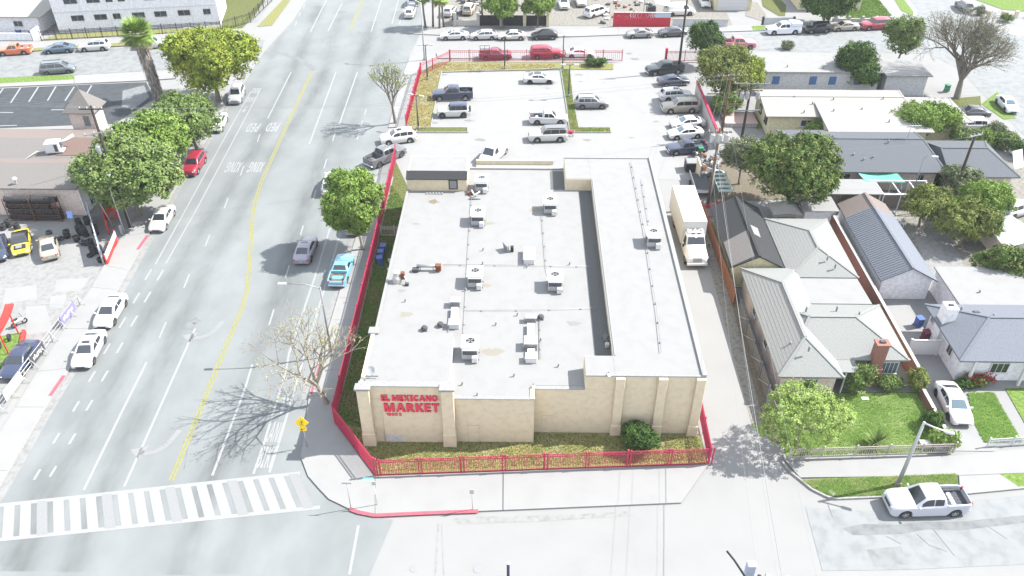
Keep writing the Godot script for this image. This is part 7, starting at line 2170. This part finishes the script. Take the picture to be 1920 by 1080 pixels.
	var dw = thing("sheet_screen", "large white sheet screen at the end of the slate roofed house", "screen", G(1900, 320))
	put("sheet", box(Vector3(1.6, 2.2, 0.05)), M.white_paint, dw, Vector3(0, 1.6, 0), Vector3(-0.5, 0.4, 0))
	put("post", box(Vector3(0.08, 1.6, 0.08)), M.metal, dw, Vector3(0, 0.8, -0.1))
	# bicycle rack and rider's trolley in the car park
	var cy = thing("shopping_trolley", "small red and white trolley beside the grass divider", "trolley", G(1069, 256))
	put("basket", bevel(Vector3(0.6, 0.5, 0.45), 0.03), M.fence_red, cy, Vector3(0, 0.65, 0))
	put("frame", tube_mesh([Vector3(-0.4, 0.1, 0), Vector3(0.4, 0.1, 0), Vector3(0.6, 1.0, 0)], [0.03], 6), M.metal, cy)
	for e in [-0.3, 0.3]: put("wheel", lathe([[0.08, -0.02], [0.08, 0.02], [0, 0.02]], 8), M.tyre, cy, Vector3(e, 0.08, 0), Vector3(PI / 2, 0, 0))
	# street lamp plate and signs on the corner kerb
	var ss = thing("corner_sign", "street name sign post on the curved kerb", "sign", G(658, 952, 0.12))
	put("post", tube_mesh([Vector3.ZERO, Vector3(0, 2.8, 0)], [0.03], 6), M.metal, ss)
	put("plate", box(Vector3(0.7, 0.18, 0.02)), M.off_white, ss, Vector3(0, 2.75, 0))
	var s2 = thing("corner_sign", "thin white marker post by the corner of the red fence", "sign", G(707, 946, 0.12))
	put("post", tube_mesh([Vector3.ZERO, Vector3(0, 2.6, 0)], [0.03], 6), M.white_paint, s2)
	put("plate", box(Vector3(0.3, 0.4, 0.02)), M.off_white, s2, Vector3(0, 2.4, 0.03))
	var s3 = thing("corner_sign", "small grey plate sign post on the front pavement kerb", "sign", G(886, 955, 0.12))
	put("post", tube_mesh([Vector3.ZERO, Vector3(0, 2.2, 0)], [0.025], 6), M.metal, s3)
	put("plate", box(Vector3(0.3, 0.45, 0.02)), M.off_white, s3, Vector3(0, 2.0, 0.03))

func st_person() -> ArrayMesh:
	var s = st()
	for i in 8:
		var a = TAU * i / 8.0; var b = TAU * (i + 1) / 8.0
		tri(s, Vector3(0.02, 0.24, 0), Vector3(0.02 + cos(a) * 0.055, 0.24 + sin(a) * 0.055, 0), Vector3(0.02 + cos(b) * 0.055, 0.24 + sin(b) * 0.055, 0))
	bar(s, Vector3(0.02, 0.17, 0), Vector3(-0.01, -0.04, 0), 0.09, 0.01)
	bar(s, Vector3(-0.01, -0.04, 0), Vector3(0.13, -0.28, 0), 0.06, 0.01)
	bar(s, Vector3(-0.01, -0.04, 0), Vector3(-0.13, -0.28, 0), 0.06, 0.01)
	bar(s, Vector3(0.02, 0.15, 0), Vector3(0.16, 0.02, 0), 0.045, 0.01)
	bar(s, Vector3(0.02, 0.15, 0), Vector3(-0.14, 0.04, 0), 0.045, 0.01)
	return done(s)

# ---------------------------------------------------------------- trees
class Leaves:
	var v := PackedVector3Array()
	var n := PackedVector3Array()
	var c := PackedColorArray()
	func leaf(p: Vector3, out: Vector3, along: Vector3, l: float, w: float, col: Color) -> void:
		var side := out.cross(along)
		if side.length() < 0.001: side = Vector3.RIGHT
		side = side.normalized() * w
		var tip := p + along * l
		var mid := p + along * l * 0.45
		var nn := side.cross(along).normalized()
		if nn.dot(out) < 0: nn = -nn
		for q in [p, mid + side, tip, p, tip, mid - side]:
			v.append(q); n.append(nn); c.append(col)
	func mesh() -> ArrayMesh:
		var a := []
		a.resize(Mesh.ARRAY_MAX)
		a[Mesh.ARRAY_VERTEX] = v
		a[Mesh.ARRAY_NORMAL] = n
		a[Mesh.ARRAY_COLOR] = c
		var m := ArrayMesh.new()
		m.add_surface_from_arrays(Mesh.PRIMITIVE_TRIANGLES, a)
		return m

func rand_dir() -> Vector3:
	var z = rng.randf_range(-1, 1)
	var t = rng.randf() * TAU
	var r = sqrt(1 - z * z)
	return Vector3(r * cos(t), z, r * sin(t))

var PALETTE := {
	"fresh": [Color(0.10, 0.16, 0.03), Color(0.135, 0.205, 0.042), Color(0.18, 0.25, 0.068)],
	"green": [Color(0.08, 0.122, 0.034), Color(0.115, 0.162, 0.048), Color(0.16, 0.205, 0.075)],
	"dark": [Color(0.035, 0.07, 0.018), Color(0.055, 0.1, 0.025), Color(0.09, 0.13, 0.035)],
	"golden": [Color(0.12, 0.165, 0.024), Color(0.175, 0.215, 0.03), Color(0.23, 0.255, 0.042)],
	"lime": [Color(0.135, 0.2, 0.045), Color(0.18, 0.25, 0.062), Color(0.235, 0.295, 0.10)],
	"tipped": [Color(0.045, 0.08, 0.022), Color(0.08, 0.12, 0.03), Color(0.2, 0.22, 0.07)],
	"olive": [Color(0.095, 0.122, 0.03), Color(0.14, 0.165, 0.042), Color(0.195, 0.21, 0.07)],
	"grey": [Color(0.09, 0.11, 0.06), Color(0.13, 0.15, 0.085), Color(0.2, 0.21, 0.13)],
	"spring": [Color(0.22, 0.24, 0.05), Color(0.28, 0.28, 0.08), Color(0.24, 0.19, 0.1)],
	"brown": [Color(0.16, 0.13, 0.085), Color(0.2, 0.165, 0.11), Color(0.16, 0.16, 0.06)]}

func crown_mesh(lobes: Array, count: int, size: float, pal: String, droop = 0.0, inner = 0.0, full = false) -> ArrayMesh:
	var L = Leaves.new()
	var cols = PALETTE[pal]
	var area = 0.0
	for l in lobes: area += l[3] * l[4] + l[4] * l[5] + l[3] * l[5]
	for l in lobes:
		var centre = Vector3(l[0], l[1], l[2])
		var rad = Vector3(l[3], l[4], l[5])
		var share = (l[3] * l[4] + l[4] * l[5] + l[3] * l[5]) / area
		var clumps = int(maxf(8, count * 2.6 * share / 22.0))
		for k in clumps:
			var d = rand_dir()
			if d.y < -0.55 and not full: d.y *= -0.3
			var depth = 1.0 - 0.30 * pow(rng.randf(), 2.0) if rng.randf() > inner else rng.randf_range(0.4, 0.85)
			var p = centre + Vector3(d.x * rad.x, d.y * rad.y, d.z * rad.z) * depth * rng.randf_range(0.94, 1.07)
			var hidden = false
			for o in lobes:
				if o == l: continue
				var q = Vector3((p.x - o[0]) / o[3], (p.y - o[1]) / o[4], (p.z - o[2]) / o[5])
				if q.length() < 0.72:
					hidden = true
					break
			if hidden: continue
			var cbase: Color = cols[0].lerp(cols[1], rng.randf()) if rng.randf() < 0.62 else cols[1].lerp(cols[2], rng.randf())
			var cr = size * rng.randf_range(1.3, 2.4)
			for i in 22:
				var e = rand_dir()
				var out = (d + e * 0.75).normalized()
				var along = (e + d * 0.4 + Vector3(0, -droop, 0)).normalized()
				L.leaf(p + rand_dir() * cr * pow(rng.randf(), 0.6), out, along, size * rng.randf_range(0.75, 1.4), size * rng.randf_range(0.3, 0.46), cbase * rng.randf_range(0.82, 1.18))
		for k in (0 if inner > 0.3 else int(clumps * 0.35)):                     # the leaves farther in, larger masses
			var d = rand_dir()
			var p = centre + Vector3(d.x * rad.x, d.y * rad.y, d.z * rad.z) * rng.randf_range(0.45, 0.8)
			for i in 8:
				var e = rand_dir()
				L.leaf(p + e * size * 2.0, (d + e * 0.6).normalized(), rand_dir(), size * 2.2, size * 1.0, cols[0].lerp(cols[1], rng.randf()))
	return L.mesh()

func lobes_for(r: Vector3, n: int, y: float, squeeze = 0.5, full = false) -> Array:
	var o = [[0.0, y, 0.0, r.x * 0.86, r.y * 0.86, r.z * 0.86]]
	for i in n:
		var d = rand_dir()
		if d.y < -0.35 and not full: d.y = -d.y * 0.5
		var k = rng.randf_range(0.34, squeeze)
		o.append([d.x * r.x * (1 - k * 0.62), y + d.y * r.y * (1 - k * 0.6), d.z * r.z * (1 - k * 0.62), r.x * k, r.y * k, r.z * k])
	return o

func limbs(s: SurfaceTool, base: Vector3, top: Vector3, r0: float, reach: Vector3, n: int) -> void:
	var mid = base.lerp(top, 0.5) + Vector3(rng.randf_range(-0.2, 0.2), 0, rng.randf_range(-0.2, 0.2))
	tube(s, [base, base + Vector3(0, 0.3, 0), mid, top], [r0 * 1.35, r0, r0 * 0.8, r0 * 0.6], 8)
	for i in n:
		var a = TAU * i / n + rng.randf() * 0.6
		var e = top + Vector3(cos(a) * reach.x, reach.y * rng.randf_range(0.4, 1.0), sin(a) * reach.z) * rng.randf_range(0.6, 0.95)
		var st_ = mid.lerp(top, rng.randf_range(0.5, 1.0))
		tube(s, [st_, st_.lerp(e, 0.5) + Vector3(0, 0.25, 0), e], [r0 * 0.45, r0 * 0.28, r0 * 0.1], 6)

func leafy(label: String, at: Vector3, crown_y: float, r: Vector3, n_lobes: int, count: int, size: float, pal: String, bark = "bark", opt := {}) -> Node3D:
	var t = thing(opt.get("name", "street_tree"), label, opt.get("cat", "tree"), at, 0, opt.get("group", ""))
	var off: Vector3 = opt.get("shift", Vector3.ZERO)
	var s = st()
	s.set_smooth_group(0)
	limbs(s, Vector3.ZERO, Vector3(off.x * 0.5, crown_y - r.y * 0.45, off.z * 0.5), opt.get("trunk", maxf(0.1, r.x * 0.055)), Vector3(r.x * 0.8, r.y * 0.9, r.z * 0.8), 6)
	s.index()
	put("trunk", done(s), M[bark], t)
	var lob = lobes_for(r, n_lobes, crown_y, opt.get("k", 0.5), opt.get("full", false))
	for l in lob:
		l[0] += off.x; l[2] += off.z
	var c = put("crown", crown_mesh(lob, count, size, pal, opt.get("droop", 0.0), opt.get("inner", 0.1), opt.get("full", false)), M.leaf, t)
	return t

func shrub(label: String, at: Vector3, r: Vector3, count: int, size: float, pal: String, group = "") -> Node3D:
	var t = thing("shrub", label, "shrub", at, 0, group)
	var s = st()
	for i in 4:
		var a = TAU * i / 4.0
		tube(s, [Vector3.ZERO, Vector3(cos(a) * r.x * 0.4, r.y * 0.9, sin(a) * r.z * 0.4)], [0.05, 0.02], 5)
	put("stems", done(s), M.bark, t)
	put("foliage", crown_mesh(lobes_for(r, 4, r.y * 0.85), count, size, pal), M.leaf, t)
	return t

func grow(s: SurfaceTool, L, p: Vector3, d: Vector3, l: float, r: float, level: int, top: int, o: Dictionary) -> void:
	var bend = Vector3(rng.randf_range(-1, 1), rng.randf_range(-0.3, 0.6), rng.randf_range(-1, 1)) * o.get("wiggle", 0.22)
	var m = p + d * l * 0.5 + bend * l * 0.3
	var e = p + (d + bend * 0.5).normalized() * l
	tube(s, [p, m, e], [r, r * 0.82, r * 0.62], 7 if level < 2 else (5 if level < 4 else 3), false)
	if level >= top:
		for i in o.get("leaves", 0):
			var q = p.lerp(e, rng.randf_range(0.3, 1.1)) + rand_dir() * 0.15
			L.leaf(q, rand_dir(), rand_dir(), o.size * rng.randf_range(0.7, 1.4), o.size * 0.4, PALETTE[o.pal][rng.randi() % 3] * rng.randf_range(0.8, 1.2))
		return
	var n = o.get("split", 3) if level > 0 else o.get("first", 4)
	for i in n:
		var a = TAU * i / n + rng.randf() * 1.2
		var x = d.cross(Vector3.UP if absf(d.y) < 0.9 else Vector3.RIGHT).normalized()
		var y = d.cross(x)
		var spread = o.get("spread", 0.75) * rng.randf_range(0.6, 1.25) * (0.35 if i == 0 and level > 0 else 1.0)
		var nd = (d + (x * cos(a) + y * sin(a)) * spread + Vector3(0, o.get("up", 0.12), 0)).normalized()
		grow(s, L, e if i < 2 or level == 0 else m.lerp(e, rng.randf_range(0.2, 0.8)), nd, l * rng.randf_range(0.62, 0.86) * (1.0 if level > 0 else o.get("reach", 1.0)), r * 0.6, level + 1, top, o)

func bare_tree(label: String, at: Vector3, trunk: float, r: float, levels: int, bark: String, o: Dictionary, lean = Vector3.UP) -> void:
	var t = thing("bare_tree", label, "tree", at)
	var s = st()
	s.set_smooth_group(0)
	var L = Leaves.new()
	grow(s, L, Vector3.ZERO, lean.normalized(), trunk, r, 0, levels, o)
	s.index()
	put("branches", done(s), M[bark], t)
	if L.v.size(): put("leaves", L.mesh(), M.leaf, t)

func fan_leaf(L, p: Vector3, dir: Vector3, l: float, pal: String, hang: float) -> void:
	var side = dir.cross(Vector3.UP)
	if side.length() < 0.01: side = Vector3.RIGHT
	side = side.normalized()
	var up = side.cross(dir).normalized()
	for i in 13:
		var a = lerpf(-1.25, 1.25, i / 12.0)
		var v = (dir * cos(a) + side * sin(a) + up * 0.12 - Vector3(0, hang, 0)).normalized()
		L.leaf(p, up, v, l * (1.0 - 0.18 * absf(a)), l * 0.055, PALETTE[pal][rng.randi() % 3] * rng.randf_range(0.8, 1.2))

func palm(label: String, at: Vector3, h: float, r: float, fronds: int, leaf: float, shaggy: bool, lean = Vector3.ZERO, group = "") -> void:
	var t = thing("palm_tree", label, "palm", at, 0, group)
	var top = Vector3(lean.x, h, lean.z)
	put("trunk", tube_mesh([Vector3.ZERO, top * 0.5 + Vector3(lean.x * 0.1, 0, 0), top], [r * 1.3, r * 0.95, r * 0.8], 10), M.palm_trunk, t)
	if shaggy:
		var D = Leaves.new()
		for i in 1500:
			var f = rng.randf_range(0.06, 1.0)
			var a = rng.randf() * TAU
			var c = top * f
			var rr = r * lerpf(1.25, 1.5, f)
			var p = c + Vector3(cos(a) * rr * 0.9, 0.3, sin(a) * rr * 0.9)
			var d = Vector3(cos(a) * 0.22 + rng.randf_range(-0.15, 0.15), -1, sin(a) * 0.22 + rng.randf_range(-0.15, 0.15)).normalized()
			var g = rng.randf_range(0.10, 0.34)
			D.leaf(p, Vector3(cos(a), 0.2, sin(a)), d, rng.randf_range(0.5, 1.2), rng.randf_range(0.03, 0.08), Color(g, g * 0.9, g * 0.82))
		put("dry_skirt", D.mesh(), M.dry_leaf, t)
	var L = Leaves.new()
	for i in fronds:
		var a = TAU * i * 0.618
		var el = lerpf(1.1, -0.75, float(i) / fronds)
		var d = Vector3(cos(a) * cos(el), sin(el), sin(a) * cos(el))
		var p = top + d * leaf * rng.randf_range(0.5, 0.8)
		fan_leaf(L, p, d, leaf, "fresh" if el > -0.3 else ("green" if el > -0.5 else "brown"), 0.1 + 0.35 * maxf(0, 0.5 - el))
	put("fronds", L.mesh(), M.leaf, t)

func trees() -> void:
	# main street, east kerb
	leafy("round clipped bright green street tree casting a round shadow", Vector3(-16.9, 0.12, -72.4), 6.0, Vector3(3.1, 3.1, 3.0), 26, 19000, 0.16, "fresh", "bark_pale", {k = 0.34, inner = 0.02, full = true, shift = Vector3(-0.5, 0, 0)})
	bare_tree("nearly bare street tree with spring leaf tips and long branch shadow", Vector3(-16.3, 0.12, -49.5), 2.2, 0.24, 5, "bark_pale", {pal = "spring", size = 0.12, leaves = 2, spread = 0.85, up = 0.16, first = 5, split = 3, reach = 1.35, wiggle = 0.25}, Vector3(-0.25, 1, 0.05))
	bare_tree("bare olive twigged street tree beside the car park corner", Vector3(-17.3, 0.12, -102.8), 2.6, 0.22, 5, "bark", {pal = "olive", size = 0.16, leaves = 3, spread = 0.6, up = 0.22, first = 4, split = 3, reach = 1.0}, Vector3(-0.03, 1, 0))
	# main street, west side
	leafy("broad golden green tree at the side street corner", G(410, 190), 6.0, Vector3(6.5, 4.7, 5.4), 16, 17000, 0.26, "golden", "bark", {k = 0.42, inner = 0.12})
	leafy("dense mid green tree between the golden tree and the big leafy tree", G(370, 284), 4.2, Vector3(4.2, 3.6, 4.0), 10, 10000, 0.22, "green", "bark")
	leafy("big drooping leafy green tree before the tyre shop wall", G(262, 406), 5.2, Vector3(5.4, 4.2, 4.4), 16, 18000, 0.26, "green", "bark", {droop = 0.6, k = 0.42})
	leafy("grey green leafy tree behind the big one beside the shop roof", G(296, 340), 5.0, Vector3(5.0, 3.2, 4.0), 10, 9000, 0.24, "fresh", "bark", {droop = 0.3})
	palm("shaggy fan palm with a thick skirt of dry fronds", G(300, 186), 9.6, 0.55, 64, 1.7, true, Vector3(-0.6, 0, 0.2))
	# market front
	shrub("round dark green bush before the tan front wall", Vector3(9.35, 0.1, -44.85), Vector3(1.55, 1.35, 1.25), 4200, 0.11, "dark")
	# car park east edge
	leafy("yellow green tree leaning over the black pickup", G(1350, 195), 4.6, Vector3(4.3, 3.6, 3.6), 12, 12000, 0.2, "olive", "bark", {k = 0.42})
	leafy("golden green bushy tree beside the white flat roof", G(1392, 190), 3.6, Vector3(3.0, 2.6, 2.6), 8, 6000, 0.19, "golden", "bark")
	leafy("dark green tree behind the golden trees by the rear gate", G(1312, 125), 4.2, Vector3(2.7, 3.0, 2.5), 8, 7000, 0.19, "dark", "bark")
	shrub("bright green creeper mound behind the car park wall", G(1358, 214), Vector3(2.2, 1.8, 2.0), 3500, 0.16, "fresh")
	leafy("large dark green tree with pale tipped clumps beside the alley", G(1470, 396), 5.0, Vector3(4.9, 4.3, 4.6), 20, 17000, 0.2, "tipped", "bark", {k = 0.36})
	leafy("grey green tree between the alley poles and the big dark tree", G(1385, 345), 3.6, Vector3(2.4, 2.3, 2.3), 8, 5500, 0.16, "grey", "bark")
	shrub("rounded bright shrub before the pale yellow wall", G(1528, 256), Vector3(1.9, 1.4, 1.6), 3000, 0.15, "fresh")
	shrub("narrow upright shrub before the cream roof eave", G(1612, 254), Vector3(0.8, 1.5, 0.8), 1300, 0.14, "green")
	leafy("bright green spreading tree between cream and slate roofs", G(1722, 262), 3.0, Vector3(4.0, 2.4, 3.4), 10, 9000, 0.2, "fresh", "bark", {k = 0.4})
	leafy("dark conical evergreen before the white flat roofed building", G(1598, 168), 3.4, Vector3(3.3, 3.6, 2.8), 9, 9000, 0.2, "dark", "bark")
	leafy("upright green tree at the corner of the north street", G(1682, 118), 4.2, Vector3(3.0, 3.6, 2.8), 10, 8000, 0.2, "green", "bark")
	bare_tree("large bare brown tree with a dense dome of twigs", G(1794, 184), 2.7, 0.5, 7, "bark", {pal = "grey", size = 0.14, leaves = 1, spread = 0.8, up = 0.1, first = 7, split = 3, reach = 1.35, wiggle = 0.3})
	leafy("weeping dark green tree before the far yellow house", G(1550, 48), 4.4, Vector3(4.6, 3.4, 3.6), 10, 9000, 0.3, "dark", "bark", {droop = 2.5})
	# garden of the tan house
	leafy("feathery lime green tree on the corner lawn casting shade on the alley", G(1492, 836), 3.3, Vector3(3.5, 2.5, 2.9), 18, 11000, 0.135, "lime", "bark_pale", {droop = 0.7, k = 0.42, inner = 0.32})
	shrub("tall glossy shrub beside the brick chimney", G(1600, 733), Vector3(1.3, 1.7, 1.1), 3500, 0.13, "green")
	shrub("small rose shrub below the barred window", G(1662, 728), Vector3(1.2, 0.8, 0.8), 1800, 0.10, "green")
	shrub("loose olive shrub at the garden wall's end", G(1715, 730), Vector3(0.9, 1.1, 0.9), 1500, 0.11, "olive")
	shrub("dark shrub beside the low brick wall", G(1745, 800), Vector3(0.8, 1.0, 1.0), 1500, 0.11, "dark")
	shrub("bright green climber mound at the fence's corner", G(1766, 835), Vector3(1.0, 0.9, 0.9), 1800, 0.12, "lime")
	var cy = thing("cycad", "spiky low palm on the corner lawn", "palm", G(1640, 836))
	var L = Leaves.new()
	for i in 90:
		var a = TAU * i * 0.618
		var el = rng.randf_range(0.15, 1.3)
		var d = Vector3(cos(a) * cos(el), sin(el), sin(a) * cos(el))
		L.leaf(Vector3(0, 0.35, 0), Vector3(0, 1, 0), d, rng.randf_range(0.9, 1.5), 0.05, PALETTE["green"][i % 3])
	put("fronds", L.mesh(), M.leaf, cy)
	put("stump", lathe([[0.2, 0], [0.16, 0.4], [0, 0.45]], 8), M.palm_trunk, cy)
	var fl = shrub("red flowering plants before the white porch", G(1832, 722), Vector3(1.5, 0.6, 0.6), 900, 0.1, "green")
	var FL = Leaves.new()
	for i in 260: FL.leaf(Vector3(rng.randf_range(-1.3, 1.3), rng.randf_range(0.5, 1.2), rng.randf_range(-0.4, 0.5)), rand_dir(), rand_dir(), 0.14, 0.07, Color(0.3, 0.02, 0.03))
	put("flowers", FL.mesh(), M.leaf, fl)
	shrub("low hedge row before the white house porch", G(1800, 728), Vector3(1.4, 0.5, 0.5), 900, 0.1, "dark")
	# gardens to the east
	leafy("olive yellow citrus tree behind the blue roofed garage", G(1722, 425), 2.8, Vector3(2.7, 2.0, 2.3), 9, 6500, 0.15, "olive", "bark")
	leafy("olive tree in the middle of the east garden", G(1798, 462), 3.0, Vector3(3.0, 2.3, 2.6), 10, 7500, 0.15, "olive", "bark")
	leafy("bright green tree around the dark garden pole", G(1828, 425), 3.2, Vector3(2.7, 2.4, 2.4), 9, 7000, 0.16, "fresh", "bark")
	leafy("pale grey green tree behind the bright green garden tree", G(1790, 372), 2.6, Vector3(2.4, 1.8, 2.0), 7, 4500, 0.16, "grey", "bark")
	leafy("deep green tree at the edge of the east garden", G(1872, 535), 2.6, Vector3(3.0, 2.0, 2.4), 9, 7500, 0.16, "tipped", "bark")
	leafy("dark green tree at the far end of the east garden", G(1915, 540), 2.2, Vector3(2.4, 1.9, 2.0), 7, 4500, 0.16, "dark", "bark")
	var hs = [[1805, 270, "low hedge shrub beside the white driveway car", "green"], [1838, 275, "bright hedge shrub behind the slate roof", "fresh"], [1880, 278, "leafy hedge shrub at the end of the slate roof", "green"], [1910, 292, "dark hedge shrub at the east end of the slate roof", "dark"], [1860, 262, "pale flowering shrub before the white driveway car", "grey"]]
	for k in hs: shrub(k[2], G(k[0], k[1]), Vector3(1.9, 1.2, 1.4), 1900, 0.15, k[3])
	for k in [[1590, 395, "thin shrub before the brown block wall", "green"], [1640, 388, "creeper on the brown block wall", "grey"], [1490, 148, "bare pinkish shrub before the blue doors", "brown"], [1440, 150, "grey green shrub before the blue door", "grey"], [1540, 150, "bare shrub beside the conical evergreen", "brown"], [1107, 124, "low weeds at the rear fence", "dark"], [1126, 124, "small weeds by the rear fence post", "dark"], [1655, 345, "green shrub under the green tarpaulin", "fresh"], [1745, 350, "dark shrub beside the pink house door", "dark"], [1478, 92, "small agave clump on the white roof's far side", "grey"], [1885, 40, "tree shrub on the far east lawn", "green"], [1835, 28, "pale bushes by the far street corner", "grey"]]:
		shrub(k[2], G(k[0], k[1]), Vector3(1.1, 0.8, 0.9), 900, 0.13, k[3])
	# north corner
	for k in [[798, 52, 5.2, "slender palm at the street corner"], [812, 50, 6.0, "slender palm in the corner clump"], [824, 54, 5.4, "slender palm beside the corner clump"], [832, 50, 4.8, "short palm behind the corner clump"], [905, 40, 5.0, "slender palm before the panel fence"]]:
		palm(k[3], G(k[0], k[1]), k[2], 0.16, 26, 1.25, false, Vector3(rng.randf_range(-0.3, 0.3), 0, 0), "slender palms at the north corner")
	leafy("bright green tree above the black panel fence", G(942, 52), 3.6, Vector3(3.0, 2.3, 2.4), 10, 7000, 0.18, "fresh", "bark", {k = 0.4})
	leafy("bright green tree beside the yard entrance pillar", G(1008, 50), 3.6, Vector3(2.7, 2.4, 2.3), 9, 6500, 0.18, "fresh", "bark", {k = 0.4})
